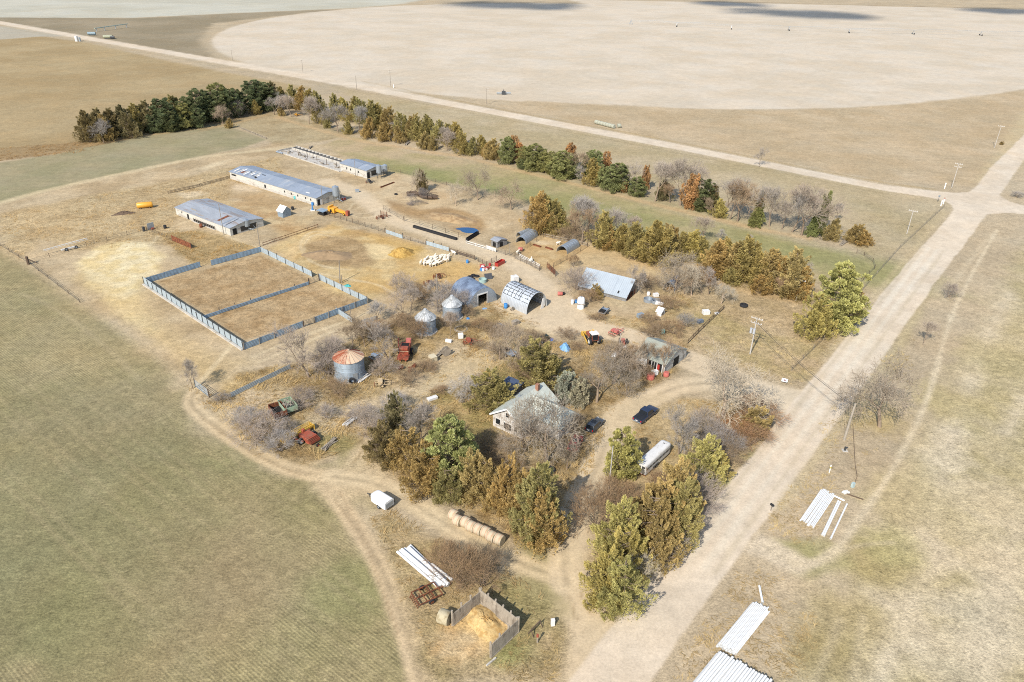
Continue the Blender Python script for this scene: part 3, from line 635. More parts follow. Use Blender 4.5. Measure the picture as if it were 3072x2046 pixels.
def make_conifer(kind, seed):
    """unit tree: height 1, crown radius about .36. cedar = shaggy cone; pine = rounded open layers; spruce = narrow cone"""
    rs = np.random.RandomState(seed); lobes = []; segs = [((0, 0, 0), (0, 0, .96), .028, .006)]
    if kind in ('cedar', 'broad'): nl, per, ln, wd, up = 100, 170, .034, .0062, .95
    elif kind == 'pine': nl, per, ln, wd, up = 90, 170, .030, .0085, .45
    elif kind == 'spruce': nl, per, ln, wd, up = 100, 120, .036, .008, .0
    else: nl, per, ln, wd, up = 80, 120, .034, .014, .5
    lean = rs.normal(size=2) * .03
    broad = kind == 'broad'; kind = 'cedar' if broad else kind
    spires = [(0.0, 0.0, 1.0)] + ([(.17 * math.cos(q), .17 * math.sin(q), .62 + .3 * rs.rand()) for q in rs.rand(3) * 6.28] if kind == 'cedar' else [])
    for i in range(nl):
        z = .05 + .93 * ((i + rs.rand()) / nl) ** 1.05
        if kind == 'cedar': R = (.41 * min(1, (1.05 - z) / .62) ** .7 if broad else .39 * min(1, (1.03 - z) / .80)) * (.55 + .7 * rs.rand()); R *= .72 + .28 * min(1, z / .12)
        elif kind == 'pine': R = .40 * math.sqrt(max(.02, 1 - ((z - .42) / .60) ** 2)) * (.6 + .5 * rs.rand())
        elif kind == 'spruce': R = .30 * (1.03 - z) ** .85 * (.75 + .4 * rs.rand())
        else: R = .42 * math.sqrt(max(.03, 1 - ((z - .5) / .55) ** 2)) * (.45 + .6 * rs.rand())
        ph = i * 2.399 + rs.rand() * .8; sx, sy, sh = spires[i % len(spires)] if i % 2 else spires[0]
        if sh < 1: z *= sh; R *= .5
        o = np.array([math.cos(ph), math.sin(ph), 0]); rr = R * (.55 + .45 * rs.rand())
        c = o * rr; c[:2] += lean * z * 3; c[0] += sx; c[1] += sy; c[2] = z
        s = (.08 if kind != 'spruce' else .07) * (.5 + 1.0 * rs.rand()) * (1.2 - .75 * z)
        if kind == 'pine': r = (s * 1.25, s * 1.25, s * .7)
        elif kind == 'spruce': r = (s * 1.2, s * 1.2, s * .6)
        else: r = (s, s, s * 1.6)
        lobes.append((c, r, .5 + rs.normal() * .27, o * (rr / .4)))
        if rr > .08: segs.append(((0, 0, max(.03, z - rr * .35)), tuple(c), .008, .003))
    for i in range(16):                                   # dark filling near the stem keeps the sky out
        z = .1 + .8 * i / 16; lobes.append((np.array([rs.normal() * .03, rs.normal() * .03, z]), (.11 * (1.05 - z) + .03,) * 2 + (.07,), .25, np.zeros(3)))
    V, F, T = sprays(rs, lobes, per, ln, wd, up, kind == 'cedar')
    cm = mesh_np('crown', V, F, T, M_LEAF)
    V, F = limbs_mesh(segs); tm = mesh_np('trunk', V, F, None, M_BARK)
    return tm, cm

def make_bare(kind, seed):
    """unit bare tree: vase, spread or shrub"""
    rs = np.random.RandomState(seed); thick, thin = [], []
    P = {'vase': dict(fork=.24, ang=.40, dec=.74, depth=7, kids=(2, 3), trunk=.016, grav=.12, stems=1),
         'spread': dict(fork=.16, ang=.66, dec=.76, depth=7, kids=(2, 3), trunk=.019, grav=.03, stems=1),
         'shrub': dict(fork=.30, ang=.42, dec=.72, depth=6, kids=(2, 3), trunk=.008, grav=.06, stems=9)}[kind]
    def go(p, d, l, r, lev):
        nseg = 2 if lev < 4 else 1
        q = p
        for _ in range(nseg):
            d = d + rs.normal(size=3) * .13; d[2] += P['grav'] * .4; d = d / np.linalg.norm(d)
            e = q + d * l / nseg; r2 = r * (.85 if nseg == 2 else .6)
            (thick if lev <= 3 else thin).append((q, e, max(r, .0016), max(r2, .0012)))
            q, r = e, r2
            if lev >= 1 and lev < P['depth'] and rs.rand() < .42:
                s = d + rs.normal(size=3) * P['ang'] * 1.3; s /= np.linalg.norm(s)
                go(q, s, l * .55, r * .5, min(P['depth'], lev + 2))
        if lev >= P['depth']:
            for _ in range(1 + (rs.rand() < .5)):
                f = d + rs.normal(size=3) * .38; f[2] += .1; f /= np.linalg.norm(f); e = q + f * l * 1.1; thin.append((q, e, .0013, .0010)); f = f + rs.normal(size=3) * .3; thin.append((e, e + f / np.linalg.norm(f) * l * .9, .0010, .0006))
            return
        k = rs.randint(P['kids'][0], P['kids'][1] + 1) + (1 if lev == 0 else 0)
        ph0 = rs.rand() * 6.28
        for i in range(k):
            ph = ph0 + i * 6.283 / k + rs.normal() * .3
            x = np.cross(d, [0.3, .5, .8]); x /= np.linalg.norm(x); y = np.cross(d, x)
            an = P['ang'] * (.6 + .8 * rs.rand())
            nd = d * math.cos(an) + (x * math.cos(ph) + y * math.sin(ph)) * math.sin(an)
            go(q, nd, l * P['dec'] * (.8 + .4 * rs.rand()), r * (.72 if k == 2 else .62), lev + 1)
    for s in range(P['stems']):
        if P['stems'] == 1: go(np.zeros(3), np.array([rs.normal() * .06, rs.normal() * .06, 1.]), P['fork'], P['trunk'], 0)
        else:
            ph = s * 2.4; t = .3 + .5 * rs.rand()
            go(np.array([math.cos(ph) * .05, math.sin(ph) * .05, 0]), np.array([math.cos(ph) * t, math.sin(ph) * t, 1.]), P['fork'], P['trunk'], 1)
    allz = max(s[1][2] for s in thin); rad = np.percentile([math.hypot(s[1][0], s[1][1]) for s in thin], 96)
    k = np.array([.40 / rad if kind != 'shrub' else .5 / rad] * 2 + [1 / allz])
    sc = lambda L: [(a * k, b * k, ra, rb) for a, b, ra, rb in L]
    V, F = limbs_mesh(sc(thick), 6); tm = mesh_np(kind + '_trunk', V, F, None, M_BARK)
    V, F = limbs_mesh(sc(thin), 3); cm = mesh_np(kind + '_crown', V, F, None, M_TWIG)
    return tm, cm

TREES = {}
for k in ('cedar', 'broad', 'pine', 'spruce', 'leafy'): TREES[k] = [make_conifer(k, 100 + i * 7) for i in range(4 if k != 'spruce' else 2)]
for k in ('vase', 'spread', 'shrub'): TREES[k] = [make_bare(k, 300 + i * 11) for i in range(4)]

LOOKS = {  # name, label adjective + noun, mesh kind, width/height, foliage colour, bark tint, category
 'rc': ('cedar_tree', 'rusty brown cedar', 'cedar', .72, A(188, 164, 108, 1.12), 1.0, 'tree'),
 'oc': ('cedar_tree', 'olive brown cedar', 'cedar', .72, A(178, 164, 106, 1.12), 1.0, 'tree'),
 'dc': ('cedar_tree', 'dark bronze cedar', 'cedar', .72, A(150, 138, 98, 1.15), 1.0, 'tree'),
 'yc': ('cedar_tree', 'yellow green cedar', 'cedar', .8, A(196, 184, 116, 1.15), 1.0, 'tree'),
 'pi': ('pine_tree', 'green pine', 'pine', .72, A(154, 154, 100, 1.15), 1.0, 'tree'),
 'dp': ('pine_tree', 'dark green pine', 'pine', .72, A(122, 128, 88, 1.15), 1.0, 'tree'),
 'lp': ('pine_tree', 'light green pine', 'pine', .72, A(188, 184, 116, 1.15), 1.0, 'tree'),
 'sp': ('spruce_tree', 'narrow green spruce', 'spruce', .55, A(148, 150, 94, 1.15), 1.0, 'tree'),
 'or': ('oak_tree', 'orange leaved oak', 'leafy', .62, A(208, 164, 112, 1.3), 1.3, 'tree'),
 'gb': ('olive_bush', 'grey green broad bush', 'leafy', .8, A(196, 192, 164, 1.3), 1.2, 'bush'),
 'bt': ('bare_tree', 'bare grey tree', 'vase', .85, A(198, 185, 170, 1.45), 1.2, 'tree'),
 'bs': ('bare_tree', 'bare spreading tree', 'spread', 1.0, A(194, 176, 152, 1.45), 1.2, 'tree'),
 'bw': ('bare_tree', 'pale white limbed bare tree', 'spread', 1.0, A(226, 212, 186, 1.4), 1.9, 'tree'),
 'bb': ('bare_tree', 'bare brown twiggy tree', 'vase', .85, A(192, 166, 134, 1.4), 1.1, 'tree'),
 'sh': ('bare_shrub', 'bare grey shrub', 'shrub', 1.1, A(192, 180, 168, 1.45), 1.2, 'shrub'),
 'sb': ('bare_shrub', 'bare brown shrub', 'shrub', 1.1, A(178, 150, 116, 1.4), 1.1, 'shrub'),
 'sr': ('bare_shrub', 'reddish brown shrub', 'shrub', 1.1, A(192, 150, 110, 1.4), 1.1, 'shrub'),
}
ORD = ['first', 'second', 'third', 'fourth', 'fifth', 'sixth', 'seventh', 'eighth', 'ninth', 'tenth', 'eleventh', 'twelfth', '13th', '14th', '15th', '16th', '17th', '18th', '19th', '20th', '21st', '22nd', '23rd', '24th', '25th', '26th', '27th', '28th', '29th', '30th']
_tc = {}
def plant(key, bx, by, ty, label, group=None, wf=1.0, tint=1.0):
    name, noun, mk, wr, col, bark, cat = LOOKS[key]
    if mk == 'cedar' and group is None: mk = 'broad'; wr = .86
    elif mk in ('cedar', 'pine'): wf *= 1.26
    elif group and mk == 'vase': wf *= 1.2
    n = _tc[mk] = _tc.get(mk, 0) + 1
    var = TREES[mk][(n * 3 + int(bx)) % len(TREES[mk])]
    g = at(bx, by); h = height_at(bx, by, ty) * (1.11 if mk in ('vase', 'spread', 'shrub') else .96 if mk == 'pine' else 1.03)
    R = random.Random(int(bx * 31 + by * 17))
    r = thing(name, label, cat, g, R.random() * 6.28, group)
    wd = h * wr * wf / .78
    for nm, me in (('trunk', var[0]), ('crown', var[1])):
        o = bpy.data.objects.new(nm, me); COL.objects.link(o); o.parent = r; o.scale = (wd, wd * (.92 + .16 * R.random()), h)
        v = 1 + (R.random() - .5) * .22; hu = 1 + (R.random() - .5) * .14
        if nm == 'crown': o.color = (col[0] * v * hu * tint, col[1] * v * tint, col[2] * v * (2 - hu) * tint, 1)
        else: o.color = (bark * v, bark * v, bark * v, 1)
    return r

def row(place, group, entries):
    """entries: (look, base x, base y, top y[, width factor]) in photo pixels; labels count along the row from the left"""
    cnt = {}
    tot = {}
    for e in entries: tot[LOOKS[e[0]][1]] = tot.get(LOOKS[e[0]][1], 0) + 1
    for e in sorted(entries, key=lambda e: e[1]):
        noun = LOOKS[e[0]][1]; i = cnt[noun] = cnt.get(noun, 0) + 1
        if tot[noun] == 1: lab = 'only %s %s' % (noun, place)
        else: lab = '%s %s from the left %s' % (ORD[i - 1], noun, place)
        plant(e[0], e[1], e[2], e[3], lab, group, e[4] if len(e) > 4 else 1.0)

row('in the dark windbreak beside the stubble field', 'trees of the dark windbreak beside the stubble field', [
 ('dc', 272, 426, 336), ('dc', 300, 416, 330), ('dc', 338, 408, 328), ('rc', 322, 420, 345), ('dc', 372, 404, 320), ('dc', 398, 412, 340), ('oc', 408, 398, 314), ('dc', 442, 394, 306), ('dc', 478, 386, 300),
 ('bt', 312, 428, 360, 1.1), ('dp', 462, 398, 340), ('dp', 503, 392, 292), ('dp', 520, 394, 328), ('pi', 548, 386, 306), ('dp', 575, 378, 284), ('oc', 538, 372, 288), ('dp', 590, 382, 318), ('dp', 612, 366, 262), ('dp', 642, 362, 268), ('pi', 670, 350, 246), ('dp', 700, 350, 264), ('dp', 716, 340, 262), ('dp', 762, 334, 238, 1.1), ('dp', 800, 330, 244, 1.1), ('dc', 822, 326, 246, .9),
 ('bs', 668, 372, 316), ('bs', 716, 352, 300), ('rc', 690, 384, 356, 1.2), ('oc', 770, 343, 302)])
row('in the long upper windbreak', 'trees of the long windbreak below the section road', [
 ('oc', 848, 318, 262), ('oc', 878, 324, 258), ('rc', 908, 328, 262), ('oc', 930, 332, 268), ('oc', 954, 340, 276), ('bt', 822, 344, 290, 1.3), ('bt', 851, 348, 282, 1.1), ('bt', 874, 351, 288), ('rc', 846, 348, 320), ('bt', 927, 372, 292, 1.0), ('bt', 950, 366, 292), ('oc', 964, 370, 306), ('oc', 984, 384, 350),
 ('oc', 1009, 352, 285), ('yc', 1034, 358, 296), ('oc', 1066, 362, 292), ('oc', 1090, 370, 300), ('bt', 1014, 397, 313), ('bt', 1078, 393, 320), ('oc', 1044, 402, 362), ('oc', 1118, 388, 306), ('oc', 1142, 386, 312), ('rc', 1163, 392, 322), ('rc', 1108, 413, 352), ('rc', 1157, 424, 368, 1.1), ('rc', 1197, 428, 378), ('oc', 1213, 412, 342), ('rc', 1238, 414, 344), ('bt', 1176, 402, 366),
 ('oc', 1252, 420, 352), ('oc', 1284, 418, 347), ('rc', 1274, 446, 398, 1.1), ('rc', 1298, 450, 410), ('oc', 1320, 428, 360), ('bt', 1342, 454, 393, 1.1), ('bt', 1328, 440, 384), ('oc', 1371, 442, 370), ('oc', 1352, 432, 372), ('oc', 1386, 462, 400), ('oc', 1416, 464, 412), ('oc', 1446, 464, 408), ('rc', 1476, 478, 418, 1.1), ('rc', 1460, 470, 430),
 ('pi', 1520, 490, 406, .8), ('or', 1541, 476, 408, .8), ('or', 1557, 486, 430), ('sb', 1540, 488, 462), ('dp', 1570, 506, 474, 1.4), ('pi', 1582, 502, 436, 1.1), ('pi', 1610, 512, 430, 1.1), ('pi', 1636, 516, 452), ('pi', 1660, 524, 454), ('pi', 1686, 536, 452, 1.1), ('or', 1708, 506, 434), ('pi', 1710, 534, 460), ('bb', 1731, 536, 454), ('bt', 1750, 548, 500), ('pi', 1762, 524, 448, .8), ('pi', 1780, 528, 450), ('oc', 1776, 552, 478), ('or', 1820, 512, 458, .9),
 ('pi', 1812, 560, 498), ('pi', 1842, 572, 486, 1.1), ('pi', 1866, 568, 488), ('or', 1872, 578, 544), ('pi', 1912, 588, 530, 1.1), ('bt', 1903, 574, 498), ('or', 1936, 568, 500, .7), ('bt', 1965, 604, 490), ('dc', 1990, 600, 540), ('bt', 2040, 617, 480, 1.05), ('bb', 2010, 608, 553, 1.2), ('or', 2068, 626, 530), ('dp', 2106, 630, 536), ('pi', 2098, 634, 596), ('dc', 2130, 630, 556), ('bb', 2131, 646, 594, .9), ('bt', 2172, 640, 528, 1.1), ('yc', 2156, 652, 600), ('bb', 2212, 664, 546, 1.1), ('bb', 2190, 658, 560), ('sp', 2268, 676, 578, .9), ('sp', 2262, 680, 622, 1.5), ('bt', 2308, 680, 562, .9),
 ('bt', 2346, 688, 604), ('bt', 2404, 706, 560, 1.1), ('bt', 2376, 696, 574), ('sp', 2452, 706, 576, .7), ('sp', 2432, 708, 648, 1.4), ('bt', 2508, 664, 610, .6), ('rc', 2494, 720, 660, 1.1), ('rc', 2560, 726, 672, 1.3), ('rc', 2588, 734, 692, 1.5)])
row('in the windbreak by the hoop shelters', 'trees of the windbreak right of the hoop shelters', [
 ('bt', 1592, 694, 626, .8), ('rc', 1617, 694, 584), ('oc', 1642, 690, 592), ('oc', 1670, 694, 602), ('rc', 1655, 700, 640), ('bt', 1722, 690, 590, 1.2), ('bt', 1765, 690, 600, 1.2), ('bb', 1745, 730, 626, 1.15), ('sb', 1706, 724, 672), ('sb', 1775, 728, 680), ('oc', 1808, 742, 642), ('rc', 1822, 746, 680), ('bt', 1850, 722, 628), ('bt', 1886, 724, 650), ('oc', 1862, 752, 674), ('sb', 1878, 752, 700), ('oc', 1906, 774, 670), ('oc', 1930, 764, 690), ('oc', 1962, 790, 668, 1.1), ('rc', 1988, 788, 690),
 ('rc', 2013, 770, 678), ('oc', 2048, 776, 700), ('yc', 2074, 778, 696), ('oc', 2102, 784, 712), ('rc', 2143, 828, 722, 1.1), ('oc', 2173, 812, 720), ('rc', 2204, 832, 728), ('oc', 2232, 842, 720, 1.1), ('oc', 2250, 826, 722), ('oc', 2270, 854, 760), ('rc', 2312, 864, 752), ('rc', 2290, 850, 770), ('rc', 2340, 872, 772), ('rc', 2366, 888, 756), ('rc', 2396, 894, 806), ('rc', 2282, 880, 828, 1.3), ('oc', 2190, 852, 804, 1.2), ('bb', 2330, 884, 826, 1.2),
 ('bt', 2110, 722, 652), ('bt', 2166, 726, 688), ('bt', 2242, 738, 704), ('bt', 2080, 730, 690), ('bt', 2408, 820, 782), ('bs', 2026, 872, 758), ('bb', 2052, 882, 808), ('bw', 2074, 886, 798), ('bb', 2104, 880, 820), ('bt', 2126, 884, 798, .8), ('bw', 2163, 912, 856, 1.1), ('or', 2130, 850, 810)])
for e in [
 ('lp', 2508, 985, 790, 'broad light green pine standing alone beside the gravel road', .8), ('yc', 2434, 1004, 888, 'rounded yellow green cedar left of the broad roadside pine', .95), ('rc', 2550, 955, 856, 'rusty cedar tucked behind the broad roadside pine', .6), ('lp', 2530, 972, 884, 'low light green pine at the right foot of the broad roadside pine', .7),
 ('bs', 2638, 1280, 1085, 'big bare tree with forked white trunk across the gravel road', 1.02), ('bt', 2768, 1036, 970, 'thin bare tree beyond the big forked tree across the road', .8), ('sh', 2846, 892, 846, 'small grey shrub in the ditch right of the gravel road', .8), ('bt', 2276, 501, 446, 'lone bare tree on the verge of the section road', .8), ('rc', 3003, 434, 424, 'tiny dark cedar at the foot of a far utility pole', 1.4), ('sh', 3050, 592, 572, 'grey shrub at the right edge by the crossroads', 1.4),
 ('bs', 1256, 578, 510, 'dead grey tree behind the fallen trunk', .8), ('dc', 1268, 574, 512, 'thin dead cedar behind the fallen trunk', .6), ('bw', 1368, 618, 540, 'thin dead tree between the fallen trunk and a round bare tree', .55), ('bs', 1433, 600, 500, 'round bare tree on the edge of the hay strip', .95), ('bs', 1534, 630, 543, 'round bare tree with twin stems beside the hay strip', .95),
 ('sh', 1212, 882, 822, 'grey shrub behind the two silver grain bins', 1.0), ('bt', 1232, 932, 862, 'bare tree left of the silver grain bins', 1.25), ('sb', 1262, 900, 848, 'brown shrub behind the bare tree by the grain bins', 1.0), ('bt', 1132, 968, 908, 'slender bare tree beside the short metal fence stub', 1.25), ('bb', 1055, 1052, 965, 'bare tree above the rust roofed grain bin', 1.35), ('bt', 1164, 1082, 965, 'tall grey bare tree behind the red harvester', 1.1), ('bt', 1180, 1040, 990, 'smaller bare tree behind the red harvester', 1.0), ('bt', 926, 1132, 980, 'tall bare tree left of the rust roofed grain bin', 1.15), ('sh', 985, 1120, 1050, 'bare bush against the left side of the rust roofed bin', 1.2),
 ('sh', 1332, 930, 862, 'grey bush behind the upper silver grain bin', 1.1), ('sh', 1372, 882, 842, 'grey bush at the back end of the big quonset', 1.2), ('sb', 1262, 1016, 958, 'brown twigs in front of the lower silver grain bin', .9), ('sb', 1340, 980, 938, 'brown twigs between the silver grain bins', 1.0), ('sb', 1200, 980, 940, 'brown shrub left of the lower silver grain bin', 1.3), ('sb', 1400, 950, 912, 'reddish brush at the mouth of the big quonset', .9), ('sb', 1440, 985, 955, 'brown brush below the big quonset', 1.5),
 ('bs', 1556, 1098, 968, 'bare tree in the middle of the weedy lot', 1.0), ('oc', 1614, 1152, 1026, 'olive cedar behind the farmhouse roof', 1.25), ('oc', 1480, 1226, 1126, 'round olive cedar left of the farmhouse', 1.35), ('gb', 1700, 1205, 1120, 'grey green bush behind the farmhouse', .9), ('gb', 1735, 1218, 1140, 'darker grey green bush right of the farmhouse roof', .9), ('bs', 1840, 1152, 1030, 'wide bare tree between the garage and the farmhouse', 1.35), ('bs', 1790, 1206, 1078, 'leaning bare tree right of the farmhouse', 1.1), ('bb', 1938, 1116, 1026, 'bare tree in front of the green roofed garage', .9), ('bb', 1984, 1130, 1020, 'second bare tree at the corner of the green roofed garage', .8), ('sb', 1956, 1012, 972, 'brown brush behind the green roofed garage', 1.3), ('sb', 2020, 1000, 958, 'brown brush at the end of the old board fence', 1.4), ('sb', 1922, 1128, 1088, 'dark brush left of the garage door', 1.2), ('sb', 1720, 800, 800 - 42, 'bare bush in the hoop shelter pen', .6),
 ('sh', 1730, 868, 808, 'bare bush at the left end of the long steel roof', 1.25), ('rc', 1788, 894, 854, 'small rusty cedar before the long steel roof', 1.1), ('bt', 1908, 880, 795, 'bare tree at the right end of the long steel roof', .9), ('sb', 1938, 862, 820, 'dark brush right of the long steel roof', 1.2),
 ('bt', 1264, 1316, 1212, 'vase shaped bare tree above the row of front cedars', 1.0), ('dc', 1190, 1300, 1178, 'narrow dark cedar left of the vase shaped bare tree', .6), ('dc', 1152, 1386, 1276, 'dark cedar at the left corner of the front grove', .9), ('rc', 1210, 1402, 1286, 'orange brown cedar at the left of the front grove', .95), ('lp', 1372, 1432, 1240, 'tall light green pine in the front grove', .85), ('rc', 1280, 1472, 1340, 'rusty cedar below the tall front pine', .9), ('oc', 1336, 1498, 1410, 'low olive cedar at the foot of the front grove', 1.0), ('rc', 1424, 1494, 1362, 'rusty cedar right of the tall front pine', .8), ('rc', 1510, 1532, 1384, 'rusty cedar behind the round bales', .62), ('oc', 1606, 1614, 1400, 'tall olive cedar behind the right end of the round bales', .66), ('rc', 1566, 1566, 1416, 'rusty cedar between two taller ones behind the bales', .7), ('rc', 1628, 1634, 1480, 'ragged cedar at the end of the round bale row', .75), ('rc', 1462, 1512, 1392, 'rusty cedar above the middle of the bale row', .8), ('oc', 1300, 1440, 1370, 'olive cedar hidden in the left of the front grove', .9),
 ('bs', 1640, 1386, 1180, 'huge bare tree hanging over the farmhouse', .92), ('bs', 1575, 1352, 1225, 'bare tree against the farmhouse gable', 1.0), ('bs', 1700, 1410, 1310, 'leaning bare tree above the red car', .7), ('sb', 1470, 1350, 1300, 'dark brush left of the farmhouse', 1.4), ('sb', 1520, 1420, 1370, 'dark brush in the middle of the grove', 1.4),
 ('sh', 733, 1268, 1222, 'small grey shrub left of the rusty wagon', 1.2), ('sh', 786, 1318, 1240, 'grey shrub below the rusty wagon', 1.2), ('sh', 843, 1352, 1292, 'grey shrub left of the yellow swather', 1.1), ('sh', 862, 1292, 1256, 'low grey shrub above the yellow swather', 1.2), ('bt', 1122, 1334, 1218, 'bare tree left of the front grove', 1.0), ('sh', 1085, 1270, 1220, 'grey shrub in the weeds left of the grove', 1.3), ('sh', 978, 1254, 1212, 'low shrub in the weeds right of the wagons', 1.0), ('bt', 578, 1166, 1082, 'small bare tree beside the field gate', .8), ('sh', 668, 1200, 1180, 'low brush beside the field gate', 1.6), ('sh', 1150, 1120, 1070, 'grey shrub right of the rust roofed bin', 1.1),
 ('sb', 1376, 1746, 1630, 'large bare bush between the pipe pile and the lane', .75), ('sb', 1448, 1756, 1664, 'smaller bare bush right of the pipe pile', 1.0), ('sb', 1330, 1690, 1625, 'bare bush behind the white pipe pile', .9),
 ('lp', 1866, 1432, 1286, 'light green pine left of the white stock trailer', .7), ('bt', 2036, 1368, 1218, 'bare tree behind the white stock trailer', .85), ('bw', 2168, 1248, 1075, 'big white limbed bare tree at the driveway mouth', 1.15), ('sr', 2246, 1335, 1275, 'reddish shrub inside the driveway bend, lowest of three', 1.3), ('sr', 2272, 1268, 1200, 'reddish shrub inside the driveway bend, topmost of three', 1.3), ('sr', 2206, 1310, 1250, 'reddish shrub inside the driveway bend, leftmost of three', 1.2), ('rc', 2258, 1300, 1222, 'rusty cedar among the shrubs inside the driveway bend', 1.2), ('sh', 2150, 1352, 1284, 'pale shrub above the yellow green cedar by the road', 1.2), ('yc', 2104, 1446, 1322, 'yellow green cedar between the stock trailer and the road', 1.0), ('yc', 2140, 1432, 1350, 'lower yellow green cedar beside the road', 1.0), ('rc', 2018, 1566, 1400, 'rusty yellow cedar below the stock trailer', .85), ('rc', 1958, 1610, 1446, 'rusty cedar below the stock trailer, second from it', .8), ('sh', 2086, 1516, 1424, 'grey roadside shrub below the yellow green cedar', 1.0), ('sh', 2060, 1590, 1520, 'grey roadside shrub beside the rusty yellow cedar', 1.0),
 ('yc', 1852, 1680, 1516, 'yellow green cedar at the lane side of the lower grove', .85), ('rc', 1962, 1660, 1490, 'rusty cedar in the heart of the lower grove', .8), ('oc', 2030, 1620, 1456, 'olive cedar on the road side of the lower grove', .8), ('yc', 1880, 1730, 1590, 'yellow green cedar in the middle of the lower grove', .85), ('yc', 1812, 1802, 1664, 'yellow green cedar at the bottom tip of the lower grove', .9), ('yc', 1862, 1822, 1674, 'bottom yellow green cedar nearest the gravel road', .85), ('rc', 1968, 1690, 1570, 'rusty cedar low on the road side of the lower grove', .9), ('bw', 1902, 1742, 1658, 'white twigged bare tree in the lower grove', .9), ('sh', 2006, 1650, 1584, 'pale shrub on the road side of the lower grove', 1.1), ('sb', 1792, 1576, 1478, 'brown shrub beside the lane above the lower grove', 1.0), ('sb', 1832, 1520, 1440, 'brown shrub below the light green pine', 1.1), ('sb', 1900, 1530, 1460, 'brown shrub between the pine and the lower grove', 1.1)]:
    plant(e[0], e[1], e[2], e[3], e[4], None, e[5])
for e in [('sh', 1000, 1088, 1010, 'bare thicket between the tall left tree and the rust roofed bin', 1.0), ('bb', 1095, 1040, 968, 'twiggy tree above the right edge of the rust roofed bin', 1.1), ('sb', 1120, 1010, 965, 'low brown brush below the short fence stub', 1.4), ('bt', 1215, 960, 880, 'bare tree in front of the bushy one left of the silver bins', 1.1), ('sb', 1240, 1000, 945, 'brown brush touching the lower silver bin', 1.2), ('bt', 1310, 918, 840, 'grey tree right behind the tall tan pole', 1.0), ('sh', 1395, 920, 872, 'bare bush against the side of the big quonset', 1.1), ('bt', 1350, 1012, 940, 'slender tree between the bins and the yard scrap', .7), ('sb', 1480, 1010, 968, 'brown bush in the weeds below the pale quonset', 1.2), ('bs', 1500, 1080, 985, 'bare tree left of the middle yard tree', .9), ('sb', 1570, 1130, 1080, 'brush at the foot of the middle yard tree', 1.2), ('sh', 1190, 1240, 1180, 'bare thicket beside the grove track', 1.1), ('sb', 1010, 1180, 1140, 'weedy brush below the rust roofed bin', 1.5), ('sh', 900, 1210, 1165, 'low brush right of the gate fence', 1.4), ('sb', 1330, 1330, 1270, 'brown bush between the grove and the farmhouse lawn', 1.2), ('bb', 1720, 1330, 1240, 'bare tree over the right eave of the farmhouse', .8), ('bs', 1880, 1185, 1085, 'bare tree with drooping limbs by the dirt drive', .8), ('sb', 1900, 1080, 1035, 'brush in front of the left end of the garage', 1.2), ('sh', 2060, 980, 940, 'thin grey bush beside the pale boxes', 1.0), ('bb', 1860, 1100, 1040, 'bare tree beside the white boat shaped tank', 1.0), ('sb', 2180, 1370, 1310, 'brown brush behind the yellow green roadside cedar', 1.3), ('sh', 2120, 1300, 1240, 'pale bush at the inside of the drive bend', 1.2), ('sb', 1985, 1480, 1420, 'brown brush at the rear of the stock trailer', 1.2)]:
    plant(e[0], e[1], e[2], e[3], e[4], None, e[5])
for e in [('sb', 1440, 1040, 1020, 'brown brush right of the red seed drill', 1.7), ('sb', 1500, 1064, 1037, 'brown brush left of the white trailer under the yard tree', 1.7), ('sb', 1510, 1005, 971, 'brown brush below the crumpled blue tarp', 1.7), ('sb', 1735, 1050, 1030, 'brown brush between the tarp dome and the tractor', 1.7), ('sb', 1700, 1010, 983, 'brown brush behind the tarp dome', 1.7), ('sb', 1605, 1030, 996, 'brown brush left of the dark utility vehicle', 1.7), ('sb', 1290, 1100, 1080, 'brown brush in front of the cream chest', 1.7), ('sb', 1270, 1115, 1088, 'brown brush right of the rusty barrels', 1.7), ('sb', 1225, 1145, 1111, 'brown brush below the rusty barrels', 1.7), ('sb', 1320, 1180, 1160, 'brown brush beside the small well cover', 1.7), ('sb', 1460, 1150, 1123, 'brown brush above the round olive cedar', 1.7), ('sb', 1770, 905, 871, 'brown brush under the left end of the steel roofed shed', 1.7), ('sb', 1790, 960, 940, 'brown brush right of the stacked white tank', 1.7), ('sb', 1950, 965, 938, 'brown brush around the white hut', 1.7), ('sb', 2010, 925, 891, 'brown brush right of the round stock tanks', 1.7)]:
    plant(e[0], e[1], e[2], e[3], e[4], None, e[5])
print('tris', {k: [len(m[1].polygons) for m in v] for k, v in TREES.items()})
# ------------------------------------------------------------------ buildings
def frame3(p1, p2, p3):
    a, b, c = at(*p1), at(*p2), at(*p3); d = b - a
    x = d.normalized(); y = Vector((-x.y, x.x, 0))
    return a, math.atan2(d.y, d.x), d.length, max(.3, (c - b).dot(y))
def heading(p, q):
    d = at(*q) - at(*p); return math.atan2(d.y, d.x)
GALV = mat('galvanised_sheet', A(206, 214, 222), .45, .35, .12, 1.2, stripe=(0, .35, .5), col2=A(186, 182, 176), thr=.60, stretch=(1, .25, 1))
GALVB = mat('blue_grey_sheet', A(168, 188, 202), .5, .3, .12, 1.0, stripe=(0, .35, .5), col2=A(196, 204, 208), thr=.58)
ROOFB = mat('weathered_blue_roof', A(168, 178, 190), .55, .2, .14, .5, stripe=(0, .6, .4), col2=A(198, 200, 200), thr=.56, stretch=(.6, .2, 1))
ROOFW = mat('weathered_tin_roof', A(184, 188, 192), .55, .2, .16, .6, stripe=(0, .6, .4), col2=A(172, 150, 132), thr=.57, stretch=(.3, 1.2, 1))
WALLW = mat('weathered_white_wall', A(222, 218, 206), .7, .1, .12, .9, stripe=(0, .5, .3), col2=A(190, 180, 164), thr=.56, stretch=(.6, .6, 2))
